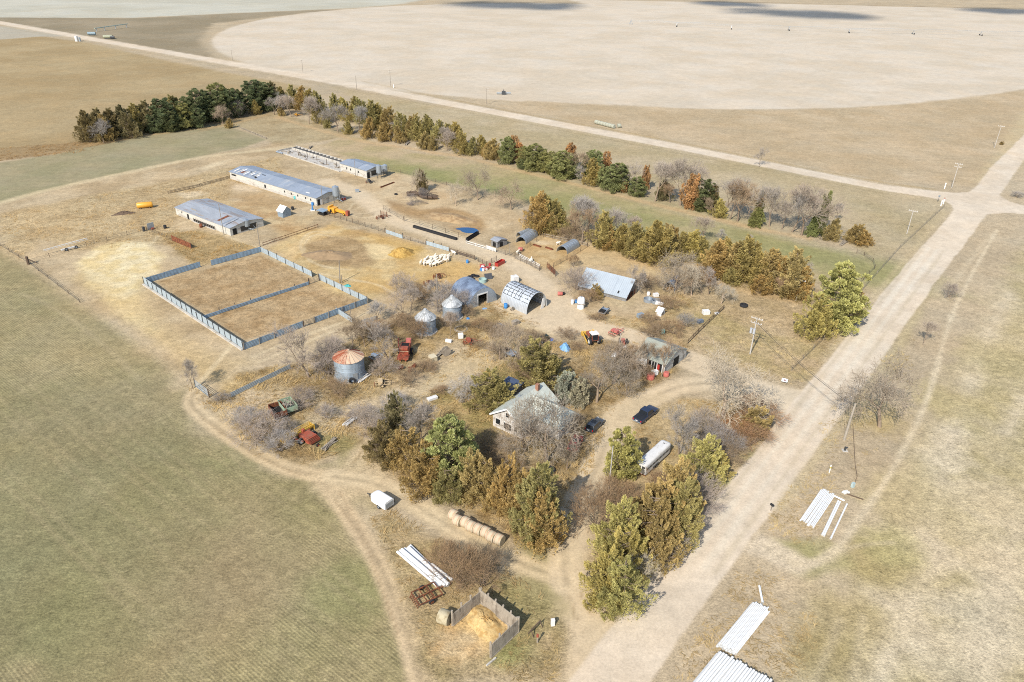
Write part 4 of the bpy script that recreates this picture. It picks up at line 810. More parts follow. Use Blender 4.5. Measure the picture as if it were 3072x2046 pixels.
WALLG = mat('grey_board_wall', A(150, 148, 144), .8, 0, .2, 1.4, stripe=(2, .3, .4), col2=A(120, 116, 110), thr=.55)
DARK = mat('black_and_interior_shade', (.012, .011, .010), .9, var=.3)  # near black: painted shade of openings, also plain black parts
RUST = mat('rust', A(150, 92, 62), .85, .1, .3, 2.5, col2=A(110, 66, 46), thr=.5)
WOOD = mat('weathered_wood', A(178, 166, 148), .9, 0, .22, 2.5, stretch=(1, 1, .3), col2=A(138, 126, 110), thr=.55)
WOODD = mat('dark_wood', A(112, 94, 78), .9, 0, .25, 2.5)
CONC = mat('concrete', A(208, 202, 190), .9, 0, .12, 1.2, col2=A(178, 168, 150), thr=.56)
WHITE = mat('white_paint', A(244, 244, 240, 1.35), .45, 0, .05, 1.0)
WHITEM = mat('chalky_white', A(232, 230, 224, 1.4), .6, 0, .08, 1.5, col2=A(206, 198, 182), thr=.62)
STEEL = mat('dark_steel', A(96, 98, 100), .5, .5, .2, 2)
GALVP = mat('plain_galvanised', A(188, 198, 206), .4, .5, .12, 1.5)
RUBBER = mat('rubber', (.02, .02, .021), .85, var=.25)
GLASSD = mat('dark_glass', (.015, .018, .022), .12, 0, .1, spec=.6)
STRAW = mat('straw', A(222, 190, 130), .95, 0, .25, 2.2, bump=.8, col2=A(196, 158, 98), thr=.52)
PVC = mat('white_plastic_pipe', A(242, 243, 240, 1.45), .4, 0, .08, .8, col2=A(220, 214, 198), thr=.68)

def put(o, parent, x=0, y=0, z=0, rz=0):
    o.parent = parent; o.location = (x, y, z); o.rotation_euler = (0, 0, rz); return o
def prism_x(mb, pts, x0, x1, mi=0):
    """closed yz outline extruded along x"""
    n = len(pts); vs = [(x0, y, z) for y, z in pts] + [(x1, y, z) for y, z in pts]
    return mb.add(vs, [tuple(range(n)), tuple(range(2 * n - 1, n - 1, -1))] + [(i, i + n, (i + 1) % n + n, (i + 1) % n) for i in range(n)], mi)

def gable(name, label, p, eave, ridge, wallm, roofm, cat='barn', over=.25, ridge_at=.5, back_eave=None, thick=.1, holes=(), extra=None):
    """holes: (side 'f' front or 'r' right end, position 0..1, width, bottom, top, kind)"""
    o, rz, L, W = frame3(*p); t = thing(name, label, cat, o, rz)
    be = back_eave if back_eave is not None else eave; ry = W * ridge_at
    prism_x(MB(), [(0, 0), (W, 0), (W, be), (ry, ridge), (0, eave)], 0, L).build('wall', wallm, t)
    r = MB()
    def zf(y): return eave + (ridge - eave) * y / ry if y <= ry else be + (ridge - be) * (W - y) / (W - ry)
    sf = (ridge - eave) / ry; sb = (ridge - be) / (W - ry); e = .02
    prism_x(r, [(-over, eave - sf * over + e), (ry, ridge + e), (ry, ridge + thick + e), (-over, eave - sf * over + thick + e)], -over, L + over)
    prism_x(r, [(ry, ridge + e), (W + over, be - sb * over + e), (W + over, be - sb * over + thick + e), (ry, ridge + thick + e)], -over, L + over)
    ro = r.build('roof', roofm, t)
    for side, u, wd, z0, z1, kind in holes:
        b = MB()
        if side == 'f': b.box((u * L, -.015, (z0 + z1) / 2), (wd, .07, z1 - z0))
        elif side == 'l': b.box((-.015, u * W, (z0 + z1) / 2), (.07, wd, z1 - z0))
        else: b.box((L + .015, u * W, (z0 + z1) / 2), (.07, wd, z1 - z0))
        b.build(kind if kind in ('door', 'window') else 'doorway_shade_panel', {'door': WHITEM, 'window': GLASSD}.get(kind, DARK), t)  # open doorways are flat panels with the interior shade painted on
    if extra: extra(t, L, W, ro, zf)
    return t

def roof_sheets_and_gaps(ro, zf, lst, th=.13):
    """loose sheets on a roof, DARK ones paint the shade inside gaps: (x0, x1, y0, y1, material)"""
    for x0, x1, y0, y1, m in lst:
        b = MB()
        b.add([(x0, y0, zf(y0) + th), (x1, y0, zf(y0) + th), (x1, y1, zf(y1) + th), (x0, y1, zf(y1) + th),
               (x0, y0, zf(y0) + th + .03), (x1, y0, zf(y0) + th + .03), (x1, y1, zf(y1) + th + .03), (x0, y1, zf(y1) + th + .03)],
              [(3, 2, 1, 0), (4, 5, 6, 7), (0, 1, 5, 4), (1, 2, 6, 5), (2, 3, 7, 6), (3, 0, 4, 7)]).build('roof_sheet_or_gap_shade', m, ro)

def barn_a(t, L, W, ro, zf):
    roof_sheets_and_gaps(ro, zf, [(.72 * L, .76 * L, .10 * W, .42 * W, RUST), (.84 * L, .86 * L, .05 * W, .45 * W, GALVP), (.20 * L, .30 * L, .15 * W, .19 * W, WOOD), (.90 * L, .905 * L, .05 * W, .45 * W, DARK), (.35 * L, .5 * L, .06 * W, .08 * W, WOOD)])
    b = MB(); b.box((.53 * L, -.02, .55), (.40 * L, .06, .8)); b.build('feed_opening_shade', DARK, t)  # opening is a solid box, its inner shade painted as near black
    p = MB()
    for i in range(12): p.box(((.34 + .035 * i) * L, -.09, .6), (.12, .08, 1.2))
    p.build('posts', WOOD, t); q = MB(); q.box((.53 * L, -.25, .1), (.40 * L, .3, .2)); q.build('feed_kerb', CONC, t)
gable('low_barn', 'long low barn nearest the blue corral, tin roof streaked with rust', ((530, 644), (693, 708), (781, 674)), 2.35, 3.25, WALLW, ROOFW, extra=barn_a,
      holes=(('f', .235, 1.0, 0, 1.7, 'o'), ('r', .13, 1.3, 0, 1.9, 'o'), ('r', .55, 5.5, .4, 1.9, 'window'), ('f', .12, .4, 1.3, 1.8, 'window')))
def barn_b(t, L, W, ro, zf):
    R = random.Random(4); sh = []
    for i in range(13):
        x = (.03 + .021 * i) * L; sh.append((x, x + .012 * L, R.uniform(.03, .2) * W, R.uniform(.3, .48) * W, [WHITEM, GALVP, WALLW][i % 3]))
    sh += [(.10 * L, .135 * L, .12 * W, .26 * W, RUST), (.17 * L, .19 * L, .3 * W, .36 * W, DARK), (.24 * L, .29 * L, .13 * W, .16 * W, DARK), (.29 * L, .31 * L, .05 * W, .13 * W, DARK), (.30 * L, .34 * L, .36 * W, .39 * W, DARK), (.66 * L, .70 * L, .2 * W, .3 * W, GALVP), (.86 * L, .90 * L, .12 * W, .16 * W, WHITEM)]  # DARK entries paint the shade of cracks and missing panels
    roof_sheets_and_gaps(ro, zf, sh)
    MB().box((L * .5, -.06, .35), (L, .08, .7)).build('plinth', CONC, t)
gable('livestock_barn', 'longest barn, blue grey roof with torn pale sheets at its left end', ((692, 536), (951, 618), (1012, 594)), 2.6, 3.5, WALLW, ROOFB, extra=barn_b,
      holes=(('f', .43, .9, 0, 1.8, 'o'), ('f', .05, 2.6, 1.5, 2.1, 'window'), ('f', .655, .5, 1.2, 1.9, 'window'), ('f', .73, .5, 1.2, 1.9, 'window'), ('f', .80, .5, 1.2, 1.9, 'window'), ('f', .885, .5, 1.2, 1.9, 'window'), ('f', .94, .5, 1.2, 1.9, 'window'), ('r', .09, 1.0, 0, 2.0, 'o'), ('r', .2, .9, 0, 2.0, 'door')))
gable('short_barn', 'short tin roofed barn beside the tall feed bins and ruined pens', ((1022, 512), (1101, 536), (1140, 520)), 2.9, 3.6, WALLW, ROOFB,
      holes=(('f', .25, .5, 1.2, 2.0, 'window'), ('f', .40, .5, 1.2, 2.0, 'window'), ('f', .70, .5, 1.2, 2.0, 'window'), ('r', .1, 1.2, 0, 2.2, 'o'), ('r', .6, 5, .6, 2.4, 'window')))
gable('tool_shed', 'small grey shed with a steep white roof', ((834, 649), (850, 654), (870, 645)), 2.0, 3.3, GALVB, WHITE, 'shed', ridge_at=.5, over=.3)
gable('shelter_shed', 'open fronted grey plank shelter beside the pond', ((1474, 737), (1492, 744), (1516, 732)), 1.9, 2.3, WALLG, ROOFW, 'shed', ridge_at=.35, back_eave=1.6, holes=(('f', .5, 1.2, 0, 1.4, 'o'), ('r', .4, 1.2, 0, 1.4, 'o')))
def steel(t, L, W, ro, zf):
    roof_sheets_and_gaps(ro, zf, [(.80 * L, .83 * L, .06 * W, .16 * W, DARK), (.70 * L, .705 * L, .02 * W, .6 * W, GALVP), (.80 * L, .802 * L, .02 * W, .6 * W, GALVP), (.12 * L, .14 * L, .86 * W, .9 * W, DARK)])
    b = MB()
    for i in range(6): b.box((L + .1, (.1 + .14 * i) * W, .8), (.1, .12, 1.6), rx=.2)
    b.build('posts', RUST, t)
gable('machine_shed', 'wide shed with long pale steel roof sloping down among brush', ((1735, 868), (1877, 905), (1906, 878)), 1.1, 4.3, WALLG, mat('pale_steel_roof', A(192, 202, 208), .5, .25, .07, .5, stripe=(0, .5, .35)), 'shed', ridge_at=.72, back_eave=3.2, extra=steel, holes=(('r', .4, 3, 0, 1.6, 'o'),))
def garage_x(t, L, W, ro, zf):
    for i in range(4): MB().box(((.38 + .18 * i) * L, -.25, .9), (.15, .15, 1.8)).build('post', WHITEM, t)
gable('garage', 'garage with greenish shingle roof and white boarded front', ((1907, 1086), (1994, 1120), (2046, 1068)), 2.0, 4.0, mat('garage_boards', A(210, 208, 200), .8, 0, .15, 1.2, stripe=(2, .3, .4), col2=A(150, 140, 126), thr=.58),
      mat('green_shingle', A(166, 170, 156), .9, 0, .16, 2.0, bump=.3, col2=A(184, 180, 166), thr=.58), extra=garage_x, holes=(('f', .5, 1.6, 0, 1.7, 'o'), ('f', .78, 2.0, 0, 1.7, 'o'), ('f', .27, 1.3, 0, 1.8, 'door'), ('r', .5, 2.2, 0, 2.0, 'o')))
gable('poultry_hut', 'tiny white gabled hut in the weeds beside the round tanks', ((1969, 946), (1982, 950), (1992, 940)), 1.1, 1.8, WHITE, WHITE, 'hut', holes=(('r', .5, .5, .1, .8, 'o'),))

# ------------------------------------------------------------------ farmhouse: main gable and a wing to the right
def house():
    o, rz, L, W = frame3((1479, 1277), (1568, 1318), (1658, 1236))
    t = thing('farmhouse', 'farmhouse with pale green shingle roof and peeling white gable', 'house', o, rz)
    sid = mat('white_siding', A(232, 226, 216), .8, 0, .12, 1.2, stripe=(2, .22, .4), col2=A(180, 166, 150), thr=.56)
    shg = mat('pale_green_shingle', A(212, 216, 202), .9, 0, .10, 1.6, bump=.3, col2=A(196, 200, 184), thr=.56)
    E, R, ov = 2.9, 5.2, .45
    w = MB(); w.prism([(0, 0), (L, 0), (L, E), (L / 2, R), (0, E)], 0, W); 
    w.box((L + 2.6, W * .62, E / 2), (5.2, W * .52, E)); w.build('wall', sid, t)
    r = MB(); s = (R - E) / (L / 2); th = .14; e = .02
    for a, b in ((-ov, L / 2), (L + ov, L / 2)):
        za = E - s * ov + e
        r.prism([(a, za), (b, R + e), (b, R + th + e), (a, za + th)], -ov, W + ov)
    y0, y1 = W * .36 - ov, W * .88 + ov; ym = (y0 + y1) / 2; x1 = L + 5.2 + ov; xr = L / 2 + .5
    zr = R - .25; ze = E - .25
    top = [(xr, ym, zr + .05), (x1 - 2.2, ym, zr + .05), (x1, y0, ze), (x1, y1, ze), (L * .62, y0, ze + .55), (L * .62, y1, ze + .55)]
    bot = [(x, y, z - .14) for x, y, z in top]
    r.add(top + bot, [(4, 2, 1, 0), (0, 1, 3, 5), (1, 2, 3), (10, 6, 7, 8), (6, 11, 9, 7), (7, 9, 8), (4, 10, 8, 2), (2, 8, 9, 3), (3, 9, 11, 5)])
    ro = r.build('roof', shg, t)
    MB().box((L / 2 + .4, W * .8, R + .5), (.6, .6, 1.3)).build('chimney', mat('chimney_brick', A(176, 128, 104), .9, 0, .2, 4), ro)
    MB().box((0, 0, 0), (.5, .5, .5)).tube((0, 0, .2), (0, 0, .9), .12).build('roof_vent', GALVP, ro, (L * .3, W * .5, R - s * L * .2 + .1))
    for x, z, a, b in ((L * .18, 1.5, 1.0, 1.1), (L * .5, 1.3, 1.6, 1.3), (L * .5, 3.7, .8, .8), (L * .8, 1.5, 1.0, 1.1)):
        f = MB().box((x, -.04, z), (a + .2, .1, b + .2)).build('window', WHITEM, t); MB().box((x, -.10, z), (a, .04, b)).build('pane', GLASSD, f)
    for yy in (.25, .55, .8): 
        f = MB().box((-.04, yy * W, 1.5), (.1, 1.2, 1.3)).build('window', WHITEM, t); MB().box((-.10, yy * W, 1.5), (.04, 1.0, 1.1)).build('pane', GLASSD, f)
    MB().box((L + 5.24, W * .62, 1.05), (.1, 1.0, 2.1)).build('door', WHITEM, t)
    b = MB()
    for a, c in (((-ov, -ov - .03, E - s * ov), (L / 2, -ov - .03, R)), ((L + ov, -ov - .03, E - s * ov), (L / 2, -ov - .03, R))): b.bar(a, c, .06, .28)
    b.build('bargeboard', WHITE, t)
    return t
house()
_t = thing('porch_shed', 'dark blue lean to roof behind the farmhouse', 'shed', at(1532, 1182), heading((1479, 1277), (1568, 1318)))
MB().box((0, 0, 1.1), (3.4, 3.2, 2.2)).build('wall', WALLG, _t); MB().box((0, 0, 2.3), (3.8, 3.6, .14), rx=.1).build('roof', mat('navy_sheet', A(92, 106, 132), .5, .2, .1), _t)

# ------------------------------------------------------------------ arched sheds
def quonset(name, label, p, rise, skinm, front=None, ribs=0, lath=False, door=None, cat='shed', close=False, thick=.06):
    """p: front left foot, front right foot, back right foot"""
    o, rz, W, Dp = frame3(*p); t = thing(name, label, cat, o, rz); n = 28
    def arc(k, off=0.0):
        a = PI * k / n; return (W / 2 - (W / 2 + off) * math.cos(a), (rise + off) * math.sin(a) ** .92)
    s = MB()
    for k in range(n):
        x0, z0 = arc(k); x1, z1 = arc(k + 1); u0, v0 = arc(k, thick); u1, v1 = arc(k + 1, thick)
        s.add([(x0, 0, z0), (x1, 0, z1), (x1, Dp, z1), (x0, Dp, z0), (u0, 0, v0), (u1, 0, v1), (u1, Dp, v1), (u0, Dp, v0)], [(0, 1, 2, 3), (7, 6, 5, 4), (4, 5, 1, 0), (3, 2, 6, 7)], 0, True)
    sk = s.build('arched_roof', skinm, t)
    def wall(y, dr, nm, m):
        b = MB(); pts = [arc(k) for k in range(n + 1)]
        if dr is None:
            vs = [(x, y - .04, z) for x, z in pts] + [(x, y + .04, z) for x, z in pts]; m1 = n + 1
            b.add(vs, [tuple(range(m1)), tuple(range(2 * m1 - 1, m1 - 1, -1))])
        else:
            x0, x1, h = dr
            for k in range(n):
                (xa, za), (xb, zb) = pts[k], pts[k + 1]; xm = (xa + xb) / 2; lo = h if x0 < xm < x1 else 0
                if min(za, zb) > lo: b.add([(xa, y - .04, lo), (xb, y - .04, lo), (xb, y - .04, zb), (xa, y - .04, za), (xa, y + .04, lo), (xb, y + .04, lo), (xb, y + .04, zb), (xa, y + .04, za)], [(0, 1, 2, 3), (7, 6, 5, 4), (4, 5, 1, 0)])
        b.build(nm, m, t)
    if front is not None: wall(.06, door and (door[0] * W, door[1] * W, door[2]), 'front_wall', front)
    if close: wall(Dp - .06, None, 'back_wall', front or skinm)
    if door:
        f = MB(); x0, x1, h = door[0] * W, door[1] * W, door[2]
        f.box((x0, -.02, h / 2), (.12, .12, h)).box((x1, -.02, h / 2), (.12, .12, h)).box(((x0 + x1) / 2, -.02, h), (x1 - x0 + .3, .16, .3)); f.build('door_frame', WHITEM, t)
    if ribs:
        b = MB()
        for i in range(ribs):
            y = (i + .5) * Dp / ribs
            for k in range(2, n - 2):
                x0, z0 = arc(k, thick); x1, z1 = arc(k + 1, thick); b.bar((x0, y, z0), (x1, y, z1), .10, .05)
        b.build('ribs', GALVP, sk)
    if lath:
        b = MB(); R = random.Random(3)
        for k in range(5, n - 2, 2):
            x, z = arc(k, thick + .02); u, v = arc(k + 1, thick + .02)
            y = .1
            while y < Dp - .3:
                l = R.uniform(1.5, 4); e = min(Dp - .1, y + l); b.bar((x, y, z), (x, e, z), .16, .06); y = e + R.uniform(.1, .8)
        for y in (Dp * .1, Dp * .34, Dp * .40, Dp * .52, Dp * .66, Dp * .8, Dp * .95):
            for k in range(5, n - 4):
                if R.random() < .8: x0, z0 = arc(k, thick + .03); x1, z1 = arc(k + 1, thick + .03); b.bar((x0, y, z0), (x1, y, z1), .12, .06)
        b.build('battens', STEEL, sk)
    return t
BLUEQ = mat('blue_tin', A(160, 176, 196), .45, .4, .2, .8, stripe=(1, .5, .4), col2=A(126, 138, 158), thr=.52)
quonset('quonset_shed', 'large blue grey quonset with a square door in its arched front', ((1409, 927), (1490, 901), (1428, 868)), 4.3, BLUEQ, GALVP, door=(.30, .64, 3.0), close=True, cat='quonset')
quonset('quonset_shed', 'pale quonset with dark battens over its arched roof', ((1580, 944), (1640, 919), (1572, 880)), 4.6, mat('pale_tin', A(222, 228, 232), .45, .35, .08, .8, stripe=(1, .5, .35)), None, lath=True, close=True, cat='quonset')
_b = MB(); _b.prism([(0, 0), (1.0, 0), (1.0, 2.6), (.55, 2.6)], -.05, .05)
_q = [o for o in COL.objects if o.name == 'quonset_shed.001'][0]
_b.build('door_leaf', WHITEM, _q, (4.6, -.08, 0))
quonset('hoop_shelter', 'middle ribbed tin hoop shelter, the larger of the adjoining pair', ((1548, 728), (1577, 734), (1614, 709)), 2.0, GALVP, ribs=6, cat='hoop shelter')
quonset('hoop_shelter', 'small hoop shelter behind its larger twin', ((1549, 710), (1562, 714), (1586, 699)), 1.5, GALVP, ribs=4, cat='hoop shelter')
quonset('hoop_shelter', 'ribbed tin hoop shelter in the pen with rusty troughs', ((1670, 755), (1701, 763), (1736, 740)), 2.0, GALVP, ribs=6, cat='hoop shelter')
quonset('hoop_shelter', 'rusted hoop shelter half hidden behind dead trees', ((1990, 868), (2022, 876), (2036, 852)), 2.2, BLUEQ, ribs=4, cat='hoop shelter')

# ------------------------------------------------------------------ bins
def grain_bin(label, cx, cy, dia_px, eave_y, peak_y, wallm, roofm, doors=True):
    g = at(cx, cy); r = dia_px * mpp(cx, cy) / 2; h = height_at(cx, cy, eave_y); hp = height_at(cx, cy, peak_y)
    t = thing('grain_bin', label, 'grain bin', g, 0, 'round grain bins'); n = 40
    MB().lathe([(r, 0), (r, h)], n).build('wall', wallm, t)
    w = MB()
    for i in range(1, int(h / .8)): w.lathe([(r, i * .8 - .04), (r + .03, i * .8), (r, i * .8 + .04)], n)
    w.build('rings', wallm, t)
    rf = MB(); rf.lathe([(r + .18, h - .05), (.35, hp - .15), (.35, hp + .1), (.0, hp + .25)], n); ro = rf.build('roof', roofm, t)
    s = MB()
    for i in range(n // 2):
        a = 2 * PI * i / (n // 2); s.bar(((r + .17) * math.cos(a), (r + .17) * math.sin(a), h), (.36 * math.cos(a), .36 * math.sin(a), hp - .1), .07, .09)
    s.build('roof_seams', roofm, ro)
    MB().lathe([(r + .35, 0), (r + .35, .2), (r, .2)], n).build('footing', CONC, t)
    if doors:
        a = -1.0; d = MB(); d.box((0, 0, 1.1), (1.0, .12, 1.6)); o = d.build('door', GALVP, t); o.location = (r * math.cos(a), r * math.sin(a), .2); o.rotation_euler = (0, 0, a + PI / 2)
    return t
BINW = mat('bin_sheet', A(180, 194, 204), .5, .3, .1, 1.2, stripe=(2, .22, .5))
BINR = mat('bin_roof_grey', A(214, 216, 214), .5, .25, .16, 1.5, col2=A(160, 162, 160), thr=.56)
def rusty_roof():
    m, t, b = newmat('rust_streaked_roof'); N, L = t.nodes, t.links
    tc = N.new('ShaderNodeTexCoord'); sx = N.new('ShaderNodeSeparateXYZ'); L.new(tc.outputs['Object'], sx.inputs[0])
    an = N.new('ShaderNodeMath'); an.operation = 'ARCTAN2'; L.new(sx.outputs[1], an.inputs[0]); L.new(sx.outputs[0], an.inputs[1])
    ml = N.new('ShaderNodeMath'); ml.operation = 'MULTIPLY'; ml.inputs[1].default_value = 2.6; L.new(an.outputs[0], ml.inputs[0])
    fl = N.new('ShaderNodeMath'); fl.operation = 'FLOOR'; L.new(ml.outputs[0], fl.inputs[0])
    wn = N.new('ShaderNodeTexWhiteNoise'); wn.noise_dimensions = '1D'; L.new(fl.outputs[0], wn.inputs['W'])
    ns = N.new('ShaderNodeTexNoise'); ns.inputs['Scale'].default_value = 2.5; ns.inputs['Detail'].default_value = 6; L.new(tc.outputs['Object'], ns.inputs['Vector'])
    ad = N.new('ShaderNodeMath'); ad.operation = 'ADD'; L.new(wn.outputs['Value'], ad.inputs[0]); L.new(ns.outputs['Fac'], ad.inputs[1])
    mr = N.new('ShaderNodeMapRange'); mr.inputs[1].default_value = .7; mr.inputs[2].default_value = 1.25; L.new(ad.outputs[0], mr.inputs[0])
    mx = N.new('ShaderNodeMix'); mx.data_type = 'RGBA'; L.new(mr.outputs[0], mx.inputs[0]); mx.inputs[6].default_value = (*A(226, 198, 166), 1); mx.inputs[7].default_value = (*A(172, 96, 64), 1)
    L.new(mx.outputs[2], b.inputs['Base Color']); b.inputs['Roughness'].default_value = .75
    return m
grain_bin('silver grain bin with weathered cone roof, the lower of two', 1278, 993, 60, 951, 928, BINW, BINR)
grain_bin('silver grain bin beside the big quonset, the upper of two', 1357, 950, 57, 911, 887, BINW, BINR)
grain_bin('blue grey grain bin with rust streaked cone roof', 1051, 1127, 88, 1069, 1050, BINW, rusty_roof())
def feed_bin(label, cx, cy, ty, dpx, spout=1):
    g = at(cx, cy); h = height_at(cx, cy, ty); r = dpx * mpp(cx, cy) / 2
    t = thing('feed_bin', label, 'feed bin', g, 0.3, 'feed bins on legs'); z0 = h * .40
    MB().lathe([(.18, z0 - .75), (r, z0), (r, h - .45), (.25, h - .08), (.25, h), (0, h + .03)], 20).build('hopper', GALVP, t)
    for i in range(4):
        a = PI / 4 + i * PI / 2; MB().bar((r * math.cos(a), r * math.sin(a), 0), (r * math.cos(a), r * math.sin(a), z0 + .5), .09).build('leg', STEEL, t)
    if spout: MB().tube((0, 0, z0 - .7), (1.9 * spout, -1.0, .5), .09).tube((r * .8, .3, h - .6), (r + 1.5, .8, .2), .06).build('auger_tube', GALVP, t)
    return t
feed_bin('feed bin on legs at the end of the long low barn', 741, 691, 656, 21)
feed_bin('tall feed bin at the end of the longest barn', 1010, 607, 556, 20)
feed_bin('front feed bin of three beside the short barn', 1138, 535, 493, 16, 0)
feed_bin('right feed bin of three beside the short barn', 1156, 526, 492, 16, 0)
feed_bin('feed bin half hidden behind the other two by the short barn', 1149, 523, 495, 14, 0)

# ------------------------------------------------------------------ ruined pens
def ruin():
    o, rz, L, W = frame3((829, 456), (1018, 516), (1062, 496)); t = thing('ruined_pens', 'roofless ruined pens, low concrete walls beside the short barn', 'ruin', o, rz); R = random.Random(8)
    MB().box((L / 2, W / 2, .04), (L, W, .08)).build('floor_slab', CONC, t)
    MB().box((L / 2, W - .1, .5), (L, .2, 1.0)).box((L / 2, W * .72, .45), (L * .96, .16, .9)).build('back_wall', CONC, t)
    MB().box((L / 2, .1, .2), (L, .25, .4)).box((.1, W * .4, .35), (.2, W * .7, .7)).build('front_kerb', CONC, t)
    p = MB(); q = MB()
    for i in range(17):
        x = L * (i + .5) / 17; p.box((x, W * .84, .5), (.12, W * .26, .9))
        if R.random() < .7: q.box((x + R.uniform(-1, 1), W * R.uniform(.2, .55), .35), (R.uniform(.6, 2.4), R.uniform(.1, 1.2), R.uniform(.2, .7)), R.uniform(-.3, .3))
    p.build('pen_dividers', WALLG, t); q.build('rubble', WOOD, t)
    for i in range(14): MB().box((0, 0, 0), (R.uniform(1, 3.5), .15, .1)).build('fallen_board', WOODD, t, (R.uniform(.02, .98) * L, R.uniform(.1, .6) * W, .14), R.uniform(-.5, .5))
    for i in range(6): MB().box((L * (.12 + .15 * i), W * .3, 1.1), (.14, .14, 2.2)).build('post', WOODD, t)
    MB().tube((L * .02, -.4, .35), (L * .12, -.2, .35), .35).build('pipe', GALVP, t)
ruin()
# ------------------------------------------------------------------ fences, gates, poles
def panel_fence(label, pts, h, m, sec=2.6, post=WOOD, posth=None, base=False, lean=0.0, name='panel_fence', cat='fence', th=.06, gapz=.05, group='sheet panel fences of the corral', out=1):
    P = [at(*p) for p in pts]; t = thing(name, label, cat, P[0], 0, group); o = P[0]
    for i in range(len(P) - 1):
        a, b = P[i] - o, P[i + 1] - o; d = b - a; L = d.length; x = d.normalized(); n = max(1, round(L / sec)); rz = math.atan2(d.y, d.x); y = Vector((-x.y, x.x, 0))
        pm = MB(); qm = MB()
        R = random.Random(int(L * 100)); pm.box((0, 0, h / 2), (L / n - .04, th, h)); qm.box((0, 0, (posth or h + .15) / 2), (.12, .12, posth or h + .15))
        po = pm.build('panel', m, t); qo = qm.build('post', post, t)
        for k in range(n):
            c = a + x * (L * (k + .5) / n); o2 = po if k == 0 else po.copy()
            if k: COL.objects.link(o2)
            o2.location = (c.x, c.y, gapz + R.uniform(-.03, .05)); o2.rotation_euler = (R.gauss(0, .025), 0, rz + R.gauss(0, .008))
        for k in range(n + 1):
            c = a + x * (L * k / n) + y * (.1 * out); o2 = qo if k == 0 else qo.copy()
            if k: COL.objects.link(o2)
            o2.location = (c.x, c.y, R.uniform(-.12, .06)); o2.rotation_euler = (R.gauss(0, .03), R.gauss(0, .03), rz)
        if base:
            c = a + x * L / 2 - y * .35; MB().box((c.x, c.y, .14), (L, .5, .28), rz).build('footing', CONC, t)
    return t
CORB = mat('corral_sheet', A(164, 188, 206), .5, .25, .12, 1.0, stripe=(2, .3, .5), col2=A(140, 158, 174), thr=.56)
CORW = mat('corral_sheet_pale', A(196, 210, 216), .5, .25, .1, 1.0, stripe=(2, .3, .5))
panel_fence('left side of the blue corral, pale sheets on a white footing', [(434, 853), (732, 1050)], 1.9, CORW, 2.6, STEEL, 2.1, True, out=-1)
panel_fence('blue sheet fence at the top left of the corral', [(440, 850), (602, 801)], 1.5, CORB, 5)
panel_fence('blue sheet fence at the top of the corral, right of its gap', [(635, 797), (784, 756)], 1.5, CORB, 6)
panel_fence('upper right side of the corral, dark posts on pale sheets', [(784, 756), (938, 831)], 1.5, CORW, 4.2, STEEL, 1.9, out=-1)
panel_fence('lower right side of the corral, dark posts on pale sheets', [(958, 839), (1103, 910)], 1.6, CORW, 3.6, STEEL, 1.9, out=-1)
panel_fence('near side of the corral left of its gate, blue panels between posts', [(732, 1050), (911, 981)], 1.5, CORB, 4.2, WOOD, 1.9, out=-1)
panel_fence('near side of the corral right of its gate, blue panels between posts', [(945, 969), (1103, 910)], 1.5, CORB, 4.0, WOOD, 1.9, out=-1)
panel_fence('low blue divider across the middle of the corral', [(612, 957), (927, 854)], .85, CORB, 4, STEEL, 1.5)
panel_fence('short pale sheet fence jutting out of the corral corner', [(1009, 938), (1056, 968)], 1.3, CORW, 3, WOOD, 1.6)
panel_fence('low sheet fence behind the weedy lot, tan top rail', [(694, 1192), (780, 1150), (872, 1106)], 1.0, CORW, 6, WOOD, 1.1, group=None)
panel_fence('pale sheet windbreak on the lane fence, left one', [(1158, 700), (1208, 716)], 1.1, CORW, 3, STEEL, 1.7, group=None)
panel_fence('pale sheet windbreak on the lane fence, right one', [(1278, 734), (1347, 754)], 1.1, CORW, 3, STEEL, 1.7, group=None)
panel_fence('old rusty sheet windbreak near the straw patch', [(516, 722), (575, 746)], 1.6, RUST, 3, STEEL, 1.8, group=None)

def rail_fence(label, pts, h, rails, m, sec=3.0, th=.1, rw=.14, name='rail_fence', wire=False, pm=None):
    P = [at(*p) for p in pts]; t = thing(name, label, 'fence', P[0]); o = P[0]; R = random.Random(int(pts[0][0]))
    for i in range(len(P) - 1):
        a, b = P[i] - o, P[i + 1] - o; d = b - a; L = d.length; x = d.normalized(); n = max(1, round(L / sec)); q = MB(); r = MB()
        for k in range(n + 1):
            c = a + x * (L * k / n)
            if k == 0: q.bar((0, 0, 0), (.03, -.04, h * 1.08), th); o1 = q.build('post', pm or WOODD, t); o2 = o1
            else: o2 = o1.copy(); COL.objects.link(o2)
            o2.location = (c.x, c.y, R.uniform(-.08, .05)); o2.rotation_euler = (R.gauss(0, .04), R.gauss(0, .04), R.random() * 6)
        for k in range(rails):
            z = h * (.25 + .7 * k / max(1, rails - 1)) if rails > 1 else h * .8
            if wire: r.bar(a + Vector((0, 0, z)), b + Vector((0, 0, z)), .03)
            else:
                for s in range(n): r.bar(a + x * (L * s / n) + Vector((0, 0, z + R.uniform(-.05, .05))), a + x * (L * (s + 1) / n) + Vector((0, 0, z + R.uniform(-.05, .05))), .05, rw)
        r.build('wires' if wire else 'rails', STEEL if wire else m, t)
    return t
rail_fence('rusty rail fence running up from the corral corner', [(790, 738), (955, 682)], 1.0, 2, RUST, 4)
rail_fence('wire fence along the near side of the farm lane', [(988, 648), (1058, 670), (1155, 699)], 1.5, 4, WOOD, 3, name='wire_fence', wire=True)
rail_fence('board fence on the lane between two pale sheets', [(1209, 716), (1278, 735)], 1.1, 3, WOOD, 2.5)
rail_fence('brown board fence beyond the pale sheets on the lane', [(1347, 755), (1424, 779)], 1.2, 4, WOODD, 3)
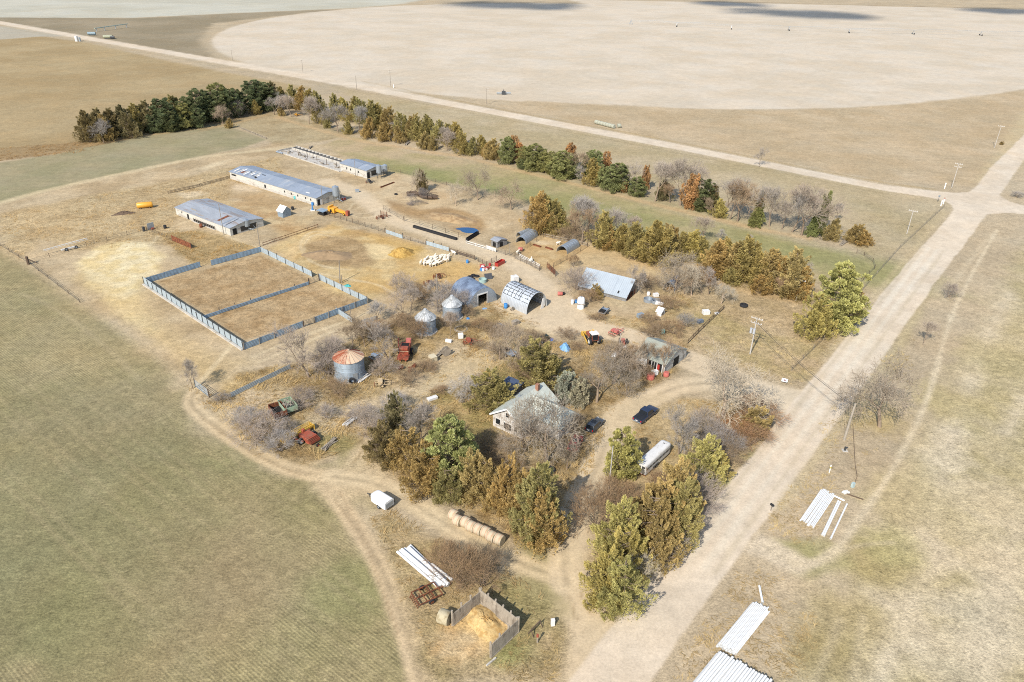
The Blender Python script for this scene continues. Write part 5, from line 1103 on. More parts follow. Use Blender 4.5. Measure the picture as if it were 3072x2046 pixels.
rail_fence('wire fence closing the lane near the red trough', [(1424, 780), (1460, 798), (1490, 782)], 1.4, 5, WOOD, 2, name='wire_fence', wire=True)
rail_fence('wire fence behind the dark feed bunk', [(1150, 628), (1212, 664), (1260, 676), (1376, 712)], 1.5, 3, WOOD, 5, name='wire_fence', wire=True)
rail_fence('white rail fence below the pond', [(1398, 730), (1456, 747)], .8, 2, WHITEM, 3, pm=WHITEM)
rail_fence('white pen gate beside the plank shelter', [(1460, 748), (1488, 757)], 1.2, 5, WHITEM, 1.2, pm=WHITEM)
rail_fence('wire fence between the plank shelter and the hoop pen', [(1488, 757), (1545, 774)], 1.4, 4, WOOD, 3, name='wire_fence', wire=True)
rail_fence('weathered plank chute beside the hoop pen', [(1545, 776), (1580, 792), (1618, 812)], 1.3, 4, WOOD, 2)
rail_fence('second row of planks inside the weathered chute', [(1556, 772), (1620, 806)], 1.2, 3, WHITEM, 2)
rail_fence('wire fence on the right side of the hoop pen', [(1660, 802), (1700, 780), (1762, 742)], 1.3, 4, WOOD, 4, name='wire_fence', wire=True)
rail_fence('wire fence between hoop shelters and troughs', [(1545, 772), (1590, 740), (1630, 712)], 1.3, 4, WOOD, 4, name='wire_fence', wire=True)
rail_fence('pale log fence at the back of the hoop pen', [(1636, 710), (1680, 720), (1762, 738)], .9, 2, WOOD, 3)
rail_fence('brown steel gate standing beyond the chute', [(1640, 806), (1666, 830)], 1.9, 6, RUST, 1.5, name='pen_gate')
rail_fence('old board fence with dark shade leading up from the garage', [(2063, 1032), (2110, 985), (2170, 928)], 1.2, 3, WOODD, 3)
rail_fence('roadside wire fence left of the gravel road', [(2375, 1112), (2470, 1020), (2590, 868), (2700, 745), (2832, 622)], 1.2, 3, WOOD, 6, name='wire_fence', wire=True, pm=WOOD)
rail_fence('field fence at the left edge of the farm', [(0, 737), (88, 792), (240, 908)], 1.0, 3, WOOD, 7, name='wire_fence', wire=True)
rail_fence('wire fence from the corner post to the old sheet windbreak', [(92, 790), (260, 738), (440, 690), (516, 722)], 1.1, 3, WOOD, 6, name='wire_fence', wire=True)
rail_fence('dark grassy fence line below the longest barn', [(505, 582), (600, 560), (695, 534)], 1.0, 3, WOODD, 4)
rail_fence('pale rail fence between two fields behind the ruins', [(718, 384), (800, 418)], .8, 2, WOOD, 5)
rail_fence('fence along the near edge of the hay strip', [(1165, 510), (1240, 528), (1340, 556), (1400, 574)], 1.2, 3, WOOD, 6, name='wire_fence', wire=True)
rail_fence('cable fence along the foot of the corral bushes', [(1085, 972), (1130, 960)], 1.0, 4, GALVP, 3)
rail_fence('sagging wire fence corner at the right end of the hay strip', [(2570, 760), (2592, 768), (2618, 786), (2624, 806), (2570, 860)], 1.1, 3, WOOD, 5, name='wire_fence', wire=True)
def gate(label, a, b, h, bars, m, name='field_gate'):
    p, q = at(*a), at(*b); d = q - p; L = d.length; t = thing(name, label, 'gate', p, math.atan2(d.y, d.x)); f = MB()
    for x in (0, L / 2, L): f.box((x, 0, h / 2 + .1), (.07, .07, h))
    f.build('frame', m, t); r = MB()
    for k in range(bars): r.box((L / 2, 0, .2 + (h - .1) * k / (bars - 1)), (L, .05, .06))
    r.build('bars', m, t)
    for x in (-.15, L + .15): MB().box((x, 0, (h + .4) / 2), (.16, .16, h + .4)).build('post', WOODD, t)
gate('blue grey bar gate at the edge of the green field', (588, 1162), (627, 1192), 1.6, 6, CORW)
gate('wooden gate in the right side of the corral', (929, 853), (957, 843), 1.4, 5, WOOD)
gate('thin steel gate in the near side of the corral', (913, 981), (943, 970), 1.3, 5, STEEL)
gate('rusty gate leaning by the loop in the lane', (1144, 647), (1160, 650), 1.3, 5, RUST)

def pole(label, bx, by, ty, arms=0, r=.14, trans=False, m=None, lean=(0, 0), ins=True, tx=None):
    g = at(bx, by); h = height_at(bx, by, ty); t = thing('utility_pole', label, 'utility pole', g, math.atan2(VX.y, VX.x) if arms else 0)
    m = m or mat('pole_wood', A(158, 148, 134), .9, 0, .2, 3, stretch=(1, 1, .2)); L = Vector((lean[0], lean[1], 0))
    MB().tube((0, 0, 0), (L.x, L.y, h), r, r * .7, 8).build('shaft', m, t)
    for k in range(arms):
        z = h - .3 - k * 1.1; a = MB().box((0.12, 0, z), (.12, 2.6 if k == 0 else 2.2, .14)).build('crossarm', m, t)
        if ins:
            for y in (-1.15, -.45, .45, 1.15): MB().tube((0.12, y, z + .07), (.12, y, z + .32), .07, .05, 6).build('insulator', WHITEM, a)
    if trans:
        for y in (-.05, .5): MB().tube((-.45, y * 1.2, h - 3.6), (-.45, y * 1.2, h - 2.5), .27, .27, 12).build('transformer', mat('transformer_grey', A(214, 218, 222), .4, .2, .06), t)
    return t
PP = mat('pale_pole', A(206, 200, 190), .8, 0, .12, 3)
pole('utility pole with two crossarms and white transformers beside the road', 2250, 1062, 953, 2, .16, True, PP)
pole('utility pole with one crossarm left of the broad roadside pine', 2388, 902, 838, 1, .13, m=PP)
pole('utility pole nearest the crossroads, below the section road', 2720, 702, 631, 1, .14, m=PP)
pole('utility pole with two crossarms above the crossroads', 2855, 563, 490, 2, .14, m=PP)
pole('far utility pole on the right roadside, beyond the crossroads', 2983, 443, 377, 1, .14, m=PP)
pole('utility pole with crossarms left of the pump in the pale field', 1172, 259, 209, 2, .13)
pole('utility pole with crossarms just left of the field pump', 1460, 313, 265, 2, .13)
pole('plain pole on the near verge of the section road', 1070, 270, 227, 0, .14)
pole('distant pole standing in the left edge of the pale round field', 698, 181, 149, 1, .12)
pole('distant pole on the pale field above the windbreak', 909, 217, 180, 1, .12)
pole('far light pole among the tanks at upper left', 312, 114, 88, 0, .12)
pole('dark pole at the corner of the long low barn', 672, 705, 612, 0, .12)
pole('dark pole beside the corner of the blue corral', 780, 740, 669, 0, .12)
pole('dark pole at the corner of the longest barn', 969, 614, 558, 0, .12)
pole('thin pole in front of the short barn', 1067, 530, 465, 0, .09)
pole('tall tan pole between the silver grain bins', 1314, 936, 823, 0, .17)
pole('dark pole with stub beside the corral, standing in the dirt lot', 1020, 848, 782, 0, .15, lean=(.3, .2))
pole('short stub pole next to the leaning dirt lot pole', 1026, 850, 824, 0, .13)
pole('thin pole beside the short corral stub', 1054, 964, 916, 0, .09)
pole('thin pole at the corner of the hoop pen', 1529, 766, 728, 0, .1)
pole('yard pole left of the garage', 1857, 1052, 1000, 0, .1, m=PP)
pole('tall pale pole left of the light green trailer pine', 1826, 1470, 1338, 0, .1, m=PP)
pole('leaning utility pole on the right roadside by the forked tree', 2532, 1320, 1212, 0, .25, m=mat('grey_pole', A(178, 168, 152), .9, 0, .2, 3), lean=(.3, .2))
def wires():
    a = at(2250, 1062); ha = height_at(2250, 1062, 953); b = at(2532, 1320); hb = height_at(2532, 1320, 1212)
    for k, (y, dz) in enumerate(((-1.1, -.3), (-.4, -.3), (.6, -1.4))):
        mb = MB(); p = None
        s = a + VX * y + Vector((0, 0, ha + dz)); e = b + VX * (y * .5) + Vector((.3, .2, hb - .1 + dz * .6))
        for i in range(21):
            u = i / 20; q = s.lerp(e, u) - Vector((0, 0, 4 * u * (1 - u) * .8))
            if p is not None: mb.bar(p - s, q - s, .03)
            p = q
        o = mb.build('power_line', STEEL, None, s); tag(o, ['upper power line across the gravel road', 'middle power line across the gravel road', 'lowest power line across the gravel road'][k], 'power line', 'power lines over the gravel road')
wires()
_t = thing('service_line', 'thin cable and meter trough beside the leaning roadside pole', 'cable', at(2564, 1368))
_o = at(2564, 1368)
_b = MB(); _pts = [(2558, 1270), (2562, 1340), (2565, 1395), (2571, 1430), (2563, 1455)]
for i in range(4): _b.bar(at(*_pts[i]) - _o + Vector((0, 0, .12)), at(*_pts[i + 1]) - _o + Vector((0, 0, .12)), .07)
_b.build('pipe', WOODD, _t); MB().box((0, 0, .5), (.5, .4, .9), .5).build('box', mat('pale_green_box', A(196, 216, 214), .5), _t, at(2557, 1462) - _o)
MB().box((0, 0, .25), (.8, .5, .4), .3).tube((-.6, 0, .2), (.6, 0, .2), .18).build('pump', WHITEM, _t, at(2536, 1480) - _o)
MB().bar((0, 0, .1), at(2590, 1500) - at(2538, 1482) + Vector((0, 0, .1)), .14).build('pipe', WOODD, _t, at(2538, 1482) - _o)
_t = thing('valve_post', 'short grey valve standing in a pale patch below the leaning pole', 'valve', at(2534, 1352)); MB().box((0, 0, .05), (.9, .9, .1)).build('pad', CONC, _t); MB().tube((0, 0, .1), (0, 0, .8), .18).tube((0, 0, .6), (.5, .2, .6), .1).build('valve', STEEL, _t)
_t = thing('marker_post', 'white marker post with yellow band above the pipe stack', 'post', at(2487, 1418)); MB().box((0, 0, .8), (.14, .14, 1.6)).build('stake', WHITE, _t); MB().box((0, 0, 1.1), (.18, .18, .3)).build('band', mat('yellow_paint', A(226, 204, 92), .5), _t)
# ------------------------------------------------------------------ vehicles
def paint(nm, c, r=.25, k=KALB): return mat(nm, A(*c, k), r, .0, .05, .8, spec=.5)
BLACKP = mat('black_paint', (.018, .026, .05), .14, 0, .1, .8, spec=.6); GREYP = mat('dark_grey_paint', (.05, .056, .062), .15, 0, .1, spec=.6)
REDP = paint('red_paint', (190, 66, 56)); ORANGEP = mat('orange_red_paint', A(178, 92, 68), .65, 0, .2, 2, col2=A(160, 104, 80), thr=.54); YELP = mat('yellow_paint_worn', A(236, 190, 82), .5, 0, .15, 2, col2=A(206, 160, 84), thr=.62)
YELO = paint('orange_yellow_paint', (246, 178, 60), .45); LAMPR = paint('red_lens', (220, 30, 30)); LAMPW = paint('clear_lens', (240, 240, 235)); BLUEP = mat('blue_plastic', A(76, 150, 216), .5, 0, .12); TEALP = mat('teal_plastic', A(90, 196, 196), .5, 0, .12); PINKP = mat('faded_red_plastic', A(210, 120, 108), .6, 0, .15, 2)
def wheel(t, x, y, r, w, m=None, nm='wheel'):
    e = bpy.data.objects.new(nm, None); COL.objects.link(e); e.parent = t; e.location = (x, y, r)
    b = MB()
    for s in (-1, 1): pass
    n = 18; prof = [(r * .6, -w / 2), (r * .93, -w / 2), (r, -w * .3), (r, w * .3), (r * .93, w / 2), (r * .6, w / 2)]
    vs = []
    for q, z in prof:
        for i in range(n): a = 2 * PI * i / n; vs.append((q * math.cos(a), z, q * math.sin(a)))
    b.add(vs, [(k * n + i, k * n + (i + 1) % n, (k + 1) * n + (i + 1) % n, (k + 1) * n + i) for k in range(5) for i in range(n)], 0, True)
    b.build('tyre', RUBBER, e); MB().tube((0, -w * .42, 0), (0, w * .42, 0), r * .6, n=14).build('rim', m or GALVP, e)
    return e
def shell(mb, secs, mi=0):
    """loft of rectangular sections (x, half width, z0, z1)"""
    vs = []
    for x, hw, z0, z1 in secs: vs += [(x, -hw, z0), (x, hw, z0), (x, hw, z1), (x, -hw, z1)]
    n = len(secs); fs = [(0, 3, 2, 1), (4 * n - 4, 4 * n - 3, 4 * n - 2, 4 * n - 1)]
    for k in range(n - 1):
        for i in range(4): fs.append((4 * k + i, 4 * k + (i + 1) % 4, 4 * k + 4 + (i + 1) % 4, 4 * k + 4 + i))
    return mb.add(vs, fs, mi)
def cabin(x0, x1, x2, x3, hw, ht, z0, z1):
    """greenhouse: base x0..x3, roof x1..x2"""
    v = [(x0, -hw, z0), (x3, -hw, z0), (x3, hw, z0), (x0, hw, z0), (x1, -ht, z1), (x2, -ht, z1), (x2, ht, z1), (x1, ht, z1)]
    return v
CF = [(3, 2, 1, 0), (4, 5, 6, 7), (0, 1, 5, 4), (1, 2, 6, 5), (2, 3, 7, 6), (3, 0, 4, 7)]
def inset(v, f, k, off):
    p = [Vector(v[i]) for i in f]; c = sum(p, Vector()) / 4; n = (p[1] - p[0]).cross(p[2] - p[0]).normalized()
    return [c + (q - c) * k + n * off for q in p]
def car(name, label, cat, a, b, L, W, H, m, pickup=False, front='b'):
    """a, b: ground pixels under the rear and front ends"""
    pa, pb = at(*a), at(*b); c = (pa + pb) / 2; d = pb - pa; t = thing(name, label, cat, c, math.atan2(d.y, d.x)); h = L / 2; hw = W / 2
    r = .38 if pickup else .33
    if pickup: secs = [(-h, hw * .94, .5, .98), (-h + .06, hw, .42, 1.02), (h - 1.7, hw, .40, 1.05), (h - .3, hw * .97, .42, 1.02), (h, hw * .86, .48, .86)]; cab = cabin(-h + 1.95, -h + 2.2, h - 2.35, h - 1.55, hw * .96, hw * .78, 1.03, H)
    else: secs = [(-h, hw * .88, .42, .82), (-h + .15, hw * .97, .34, .92), (h - 1.5, hw, .34, .92), (h - .25, hw * .93, .34, .78), (h, hw * .8, .4, .66)]; cab = cabin(-h + .12, -h + .45, h - 2.15, h - 1.25, hw * .95, hw * .74, .91, H)
    shell(MB(), secs).build('body', m, t, bevel=.07)
    cb = MB().add(cab, CF).build('cabin', m, t, bevel=.05)
    for f, nm in (((0, 1, 5, 4), 'side_window'), ((2, 3, 7, 6), 'side_window'), ((1, 2, 6, 5), 'windscreen'), ((3, 0, 4, 7), 'rear_window')):
        MB().add(inset(cab, f, .86, .012), [(0, 1, 2, 3)]).build(nm, GLASSD, t)
    if pickup:
        MB().box((-h + 1.0, 0, 1.045), (1.8, W * .86, .05)).build('bed_cover', mat('bed_cover_vinyl', (.018, .02, .024), .6), t)
    else: MB().box((-.5, 0, H + .005), (1.0, W * .5, .02)).build('sunroof', GLASSD, t)
    for y in (-1, 1):
        MB().box((-h + .02, y * hw * .78, .82), (.08, .18, .3)).build('taillight', LAMPR, t); MB().box((h - .04, y * hw * .62, .68), (.1, .32, .14)).build('headlight', LAMPW, t)
        MB().box((h - 1.75, y * (hw + .1), 1.12 if pickup else .98), (.12, .2, .16)).build('mirror', m, t)
        for x in (-h + L * .2, h - L * .18): wheel(t, x, y * (hw - .1), r, .24)
    MB().box((-h - .03, 0, .5), (.12, W * .85, .16)).build('rear_bumper', GALVP if pickup else m, t); MB().box((h + .0, 0, .48), (.14, W * .8, .18)).build('front_bumper', m, t)
    MB().box((-h - .02, .1, .72), (.06, .45, .14)).build('number_plate', WHITEM, t)
    return t
car('pickup_truck', 'black pickup truck with covered bed parked on the dirt drive', 'pickup', (1910, 1271), (1962, 1231), 6.0, 2.1, 1.85, BLACKP, True)
car('parked_car', 'dark grey hatchback parked at the edge of the bare trees', 'car', (1764, 1302), (1804, 1262), 4.7, 1.85, 1.55, GREYP)
car('parked_car', 'red car parked under the huge bare tree', 'car', (1714, 1360), (1738, 1312), 4.7, 1.85, 1.45, REDP)

def trailer(name, label, p, h, stock):
    o, rz, W, L = frame3(*p); t = thing(name, label, 'trailer', o, rz)   # x across the rear, y forwards
    b = MB(); n = 8; z0 = .55; R = .35
    prof = [(0, z0), (W, z0), (W, h - R)] + [(W - R + R * math.cos(a), h - R + R * math.sin(a)) for a in [PI / 2 * i / 4 for i in range(1, 5)]] + [(R + R * math.cos(a), h - R + R * math.sin(a)) for a in [PI / 2 + PI / 2 * i / 4 for i in range(0, 5)]]
    k = len(prof); sec = []
    for y, sx, dz in ((0, 1, 0), (L - .8, 1, 0), (L - .35, .92, -.08), (L, .62, -.3)):
        sec.append([(W / 2 + (x - W / 2) * sx, y, z if z < 1 else z + dz) for x, z in prof])
    vs = [q for s in sec for q in s]; fs = [tuple(range(k)), tuple(range(4 * k - 1, 3 * k - 1, -1))]
    for j in range(3):
        for i in range(k): fs.append((j * k + i, (j + 1) * k + i, (j + 1) * k + (i + 1) % k, j * k + (i + 1) % k))
    bo = b.add(vs, fs, 0, False).build('body', WHITEM if stock else WHITE, t)
    if stock:
        s = MB()
        for x in (-.012, W + .012):
            for i in range(16): s.box((x, .5 + i * (L - 1.6) / 15, 1.55), (.03, .30, .42))
        s.build('vent_slats', STEEL, bo); MB().box((W * .5, L * .86, h + .01), (.3, .16, .05)).build('roof_vent', STEEL, bo)
        q = MB().box((W * .5, -.02, 1.5), (W * .9, .05, 1.7)).build('rear_door', WHITEM, t); MB().box((W * .5, -.05, .62), (W, .1, .14)).build('rear_sill', RUST, t); MB().box((W * .5, -.05, 1.85), (.05, .04, .9)).box((W * .2, -.05, 2.0), (.6, .03, .4)).box((W * .8, -.05, 2.0), (.6, .03, .4)).build('door_windows', STEEL, q)
    else:
        MB().box((W * .5, -.02, 1.1), (W * .8, .04, .8)).build('rear_grille', GALVP, t); MB().box((W + .1, .3, 1.1), (.12, .5, .7), .5).build('side_gate', STEEL, t)
    for x in (.05, W - .05):
        for y in ((L * .32, L * .44) if stock else (L * .42,)): 
            e = wheel(t, x, y, .36, .24); e.rotation_euler = (0, 0, PI / 2)
        MB().box((x, L * .38 if stock else L * .42, .86), (.34, 1.9 if stock else 1.0, .06)).build('mudguard', STEEL if stock else WHITE, t)
    MB().box((W / 2, L + .7, .55), (.12, 1.6, .12)).build('drawbar', STEEL, t)
    MB().tube((W / 2, L + 1.0, .05), (W / 2, L + 1.0, .8), .05).build('jack', STEEL, t)
    return t
trailer('stock_trailer', 'long white stock trailer with slatted sides parked among cedars', ((1903, 1420), (1934, 1435), (2010, 1360)), 2.45, True)
trailer('small_trailer', 'small white enclosed trailer standing alone by the track', ((1156, 1539), (1183, 1520), (1132, 1493)), 1.85, False)

def machine(name, label, cat, px, rz, build): 
    t = thing(name, label, cat, at(*px), rz); build(t); return t
def tractor(t):
    shell(MB(), [(-.2, .45, .9, 1.5), (1.0, .42, .85, 1.55), (2.6, .38, .8, 1.45)]).build('bonnet', ORANGEP, t, bevel=.05)
    v = cabin(-1.5, -1.35, -.15, .0, .8, .72, 1.1, 2.55); MB().add(v, CF).build('cab', ORANGEP, t)
    for f in ((0, 1, 5, 4), (2, 3, 7, 6), (1, 2, 6, 5), (3, 0, 4, 7)): MB().add(inset(v, f, .85, .015), [(0, 1, 2, 3)]).build('window', GLASSD, t)
    MB().box((-.75, 0, 2.63), (1.6, 1.7, .16)).build('cab_roof', WHITE, t)
    for y in (-1, 1): wheel(t, -1.0, y * 1.05, .82, .5, WHITEM); wheel(t, 2.0, y * .75, .45, .3, WHITEM)
    b = MB(); b.bar((-1.2, -1.7, .6), (2.8, -1.3, 1.5), .18, .25).bar((-1.2, 1.7, .6), (2.8, 1.3, 1.5), .18, .25); b.build('loader_arms', YELP, t); MB().box((3.2, 0, .6), (.7, 2.3, .8)).build('loader_bucket', YELP, t)
    MB().tube((1.2, .2, 1.5), (1.2, .2, 2.3), .05).build('exhaust', STEEL, t)
machine('tractor', 'orange tractor with white cab roof beside the dirt drive', 'tractor', (1776, 1026), heading((1776, 1030), (1745, 995)), tractor)
def harvester(t):
    b = MB(); b.box((0, 0, 1.6), (3.2, 2.0, 1.4)).box((-1.2, 0, 2.4), (1.2, 1.8, .5)); b.build('body', ORANGEP, t, bevel=.05)
    MB().box((.4, 0, 2.32), (1.5, 1.6, .12)).build('grain_tank', DARK, t)
    MB().box((1.9, -.5, 2.2), (1.0, 1.0, 1.5)).build('cab', PINKP, t); MB().bar((-.5, 1.2, 2.2), (2.6, 1.8, 2.6), .25).build('unloading_auger', ORANGEP, t)
    b = MB(); b.box((-2.3, 0, .9), (1.8, 2.4, .3)).box((-3.0, -.6, .7), (.3, .3, .6), .4).box((-2.9, .7, .6), (1.2, .15, .15), .5); b.build('feeder', ORANGEP, t)
    b = MB()
    for i in range(5): b.box((-1.7 + .2 * i, 0, 1.9 - .2 * i), (.08, 2.1, .1))
    b.build('slats', mat('pale_wood_slat', A(226, 196, 160), .8), t)
    for y in (-1, 1): wheel(t, .7, y * 1.3, .7, .45, YELP); wheel(t, -1.6, y * 1.1, .4, .3, YELP)
machine('harvester', 'old red harvester standing in weeds left of the grain bins', 'harvester', (1216, 1066), heading((1216, 1066), (1225, 1040)), harvester)
def swather(t):
    b = MB(); b.box((0, 2.6, .7), (6.4, .25, .25)).box((0, 3.2, .35), (6.2, .9, .12)).box((0, 2.3, 1.2), (6.2, .15, .15)); b.box((-3.1, 2.9, .7), (.15, 1.5, .8)).box((3.1, 2.9, .7), (.15, 1.5, .8)); b.build('header', YELP, t)
    r = MB(); r.tube((-3, 3.1, 1.0), (3, 3.1, 1.0), .08)
    for i in range(6):
        a = i * PI / 3; r.box((0, 3.1 + .55 * math.cos(a), 1.0 + .55 * math.sin(a)), (6, .08, .05))
    r.build('reel', YELP, t)
    b = MB(); b.box((.3, .4, 1.1), (2.0, 2.6, .7)).box((.3, 1.6, 1.7), (.5, .5, .6)).box((.2, -.8, .8), (2.2, 1.0, .2)); b.build('body', ORANGEP, t, bevel=.05)
    q = MB()
    for i in range(5): q.box((.3, -.6 - .25 * i, 1.25 - .08 * i), (2.1, .06, .5))
    q.build('slats', ORANGEP, t); q = MB(); q.bar((-1, 0, .8), (-1.5, 2.4, .8), .14).bar((1.4, 0, .8), (2.0, 2.4, .8), .14); q.build('lift_arms', ORANGEP, t)
    wheel(t, -1.1, .6, .6, .45, WHITEM); wheel(t, 1.7, .6, .6, .45, WHITEM); wheel(t, .3, -2.2, .35, .25, ORANGEP)
machine('swather', 'red and yellow swather parked in the weeds near the track', 'swather', (926, 1328), heading((868, 1334), (940, 1294)), swather)
def wagon(t, m, load):
    b = MB(); L, W, z = 3.6, 2.4, .8
    b.box((0, 0, z), (L, W, .12)).box((0, -W / 2, z + .5), (L, .08, 1.0)).box((0, W / 2, z + .5), (L, .08, 1.0)).box((-L / 2, 0, z + .5), (.08, W, 1.0)).box((L / 2, 0, z + .5), (.08, W, 1.0)); b.build('box', m, t)
    if load:
        R = random.Random(6); q = MB()
        for i in range(16): q.bar((R.uniform(-1.6, 1), R.uniform(-1, 1), 1.5 + R.random() * .4), (R.uniform(-.5, 2.0), R.uniform(-1, 1), 1.6 + R.random() * .5), .12)
        q.build('scrap_load', WOOD, t)
    else: MB().box((0, 0, z + .12), (L - .3, W - .3, .1)).build('lining', DARK, t)
    for x in (-1.1, 1.1):
        for y in (-1, 1): wheel(t, x, y * 1.0, .35, .22, m)
    MB().bar((-L / 2, 0, .5), (-L / 2 - 1.6, 0, .3), .1).build('drawbar', STEEL, t)
machine('farm_wagon', 'rusty box wagon parked beside the green one', 'wagon', (836, 1246), heading((826, 1222), (848, 1256)), lambda t: wagon(t, RUST, False))
machine('farm_wagon', 'pale green wagon loaded with scrap boards', 'wagon', (866, 1232), heading((850, 1214), (876, 1246)), lambda t: wagon(t, mat('pale_green_paint', A(170, 190, 160), .7, 0, .15, 2, col2=A(150, 140, 120), thr=.6), True))
def yellow_machine(t):
    b = MB(); b.box((-1.6, 0, 1.0), (2.6, 2.2, 1.6)).box((-2.4, 0, 2.0), (.6, 2.2, .6)); b.build('hopper', YELO, t, bevel=.05)
    b = MB(); b.bar((-.3, 0, 1.2), (4.2, -.3, .8), .9, .8); b.build('conveyor', YELO, t); MB().box((4.4, -.3, .9), (.9, 1.1, 1.5)).build('intake', ORANGEP, t)
    MB().box((-1.6, -1.13, 1.0), (.7, .06, .8)).build('hatch', DARK, t)
    for y in (-1, 1): wheel(t, -1.4, y * 1.0, .45, .3, YELO); wheel(t, 3.2, y * .6 - .2, .4, .25, YELO)
machine('grinder_mixer', 'bright yellow feed grinder by the longest barn', 'farm machine', (1012, 640), heading((990, 632), (1055, 645)), yellow_machine)
def tank_y(t): MB().lathe([(0, -2.4), (.7, -2.3), (.9, -2.0), (.9, 2.0), (.7, 2.3), (0, 2.4)], 20).build('tank', YELO, t).rotation_euler = (0, PI / 2, 0); t.children[0].location = (0, 0, 1.05); MB().box((-1.3, 0, .2), (.3, 1.2, .4)).box((1.3, 0, .2), (.3, 1.2, .4)).build('cradle', WOODD, t)
machine('fuel_tank', 'orange yellow cylinder tank lying in tall dry grass', 'tank', (436, 624), heading((415, 624), (458, 620)), tank_y)
def lawn(t):
    MB().box((0, 0, .7), (2.4, 1.5, .6)).box((.6, 0, 1.2), (.9, 1.3, .5)).build('body', mat('dark_green_paint', A(54, 62, 50), .5), t, bevel=.06); MB().box((-.4, 0, 1.1), (.6, .8, .3)).build('seat', RUBBER, t)
    for x in (-.8, .8):
        for y in (-1, 1): wheel(t, x, y * .75, .38, .3)
machine('utility_vehicle', 'dark green utility vehicle beside a bright blue tarp', 'utility vehicle', (1630, 1024), .5, lawn)
def small_red(t):
    MB().box((.5, 0, .8), (1.6, .7, .6)).build('bonnet', ORANGEP, t, bevel=.04); MB().box((-.6, 0, .9), (.6, .8, .5)).build('seat', PINKP, t); MB().box((1.7, 0, .4), (.5, 1.2, .4)).build('box', WHITEM, t)
    for y in (-1, 1): wheel(t, -.6, y * .8, .6, .35, ORANGEP); wheel(t, 1.0, y * .55, .35, .22, ORANGEP)
machine('old_tractor', 'small old red tractor with a white box near the yard pole', 'tractor', (1869, 1034), heading((1866, 1020), (1868, 1044)), small_red)
def implement(m, box=True):
    def f(t):
        R = random.Random(int(t.location.x * 10)); b = MB(); L, W = R.uniform(2.4, 3.4), R.uniform(1.6, 2.2)
        for y in (-W / 2, 0, W / 2): b.bar((-L / 2, y, .65), (L / 2, y, .65), .1)
        for x in (-L / 2, -L / 6, L / 6, L / 2): b.bar((x, -W / 2, .62), (x, W / 2, .62), .1)
        b.bar((L / 2, 0, .6), (L / 2 + 1.5, 0, .4), .1).bar((-L / 3, 0, .65), (-L / 3, 0, 1.3), .08); b.build('frame', m, t)
        q = MB()
        for k in range(7):
            y = -W / 2 + W * (k + .5) / 7; q.bar((-L / 2, y, .6), (-L / 2 - .25, y, .05), .06).bar((L / 6, y, .6), (L / 6 - .2, y, .05), .06)
        q.build('tines', RUST, t)
        if box: c = MB(); c.box((-L / 8, 0, .95), (L * .3, W * .8, .45)); c.box((-L / 8, 0, 1.2), (L * .34, W * .84, .05)); c.build('hopper', m, t, bevel=.03)
        for y in (-W / 2 - .15, W / 2 + .15): wheel(t, 0, y, .38, .16, m)
    return f
def sawhorse(t):
    MB().bar((-1.1, 0, .95), (1.1, 0, .95), .12, .16).build('top_rail', WOODD, t)
    for x in (-.9, .9):
        for y in (-.45, .45): MB().bar((x, 0, .95), (x * 1.1, y, 0), .09).build('leg', WOODD, t)
    MB().bar((-.95, .2, .45), (.95, .2, .45), .07).build('brace', WOODD, t)
machine('sawhorse', 'low wooden sawhorse stand beside the silage bunker', 'stand', (1606, 1892), .9, sawhorse)
machine('marker_post', 'short post with red cap in dry grass below the sawhorse stand', 'post', (1612, 1928), .9, lambda t: (MB().tube((0, 0, 0), (0, 0, 1.1), .1, n=8).build('post', WOOD, t), MB().tube((0, 0, 1.1), (0, 0, 1.5), .16, n=8).build('cap', ORANGEP, t)))
for px, rz, lab, m in (((1410, 1030), .3, 'red seed drill half sunk in brush below the quonset', ORANGEP), ((1847, 1002), .8, 'faded red implement behind the yard pole', PINKP), ((1291, 853), .4, 'rusty wheeled frame on the yellow dirt, the nearer one', RUST), ((1318, 832), .2, 'rusty wheeled frame on the yellow dirt, the farther one', RUST), ((1281, 1790), .6, 'rusty overgrown implement below the white pipe pile', RUST), ((1147, 1155), .2, 'green and cream planter left in the dry weeds', mat('cream_paint', A(214, 190, 150), .7, 0, .2, 2)), ((690, 688), .1, 'red seeder at the side of the long low barn', ORANGEP), ((1128, 1076), .9, 'grey auger trailer right of the rust roofed bin', GALVP), ((1110, 548), .3, 'grey conveyor in front of the short barn', STEEL), ((1146, 655), .5, 'rusty gate frame heap at the loop in the lane', RUST), ((891, 348), .2, 'small yellow machine at the foot of the long windbreak', YELO)):
    machine('farm_implement', lab, 'farm implement', px, rz, implement(m, 'rusty' not in lab))
for o in list(COL.objects):
    if o.name.startswith('farm_implement') and o.get('label', '').startswith('rusty overgrown'): o.scale = (1.3, 1.3, 1.0)

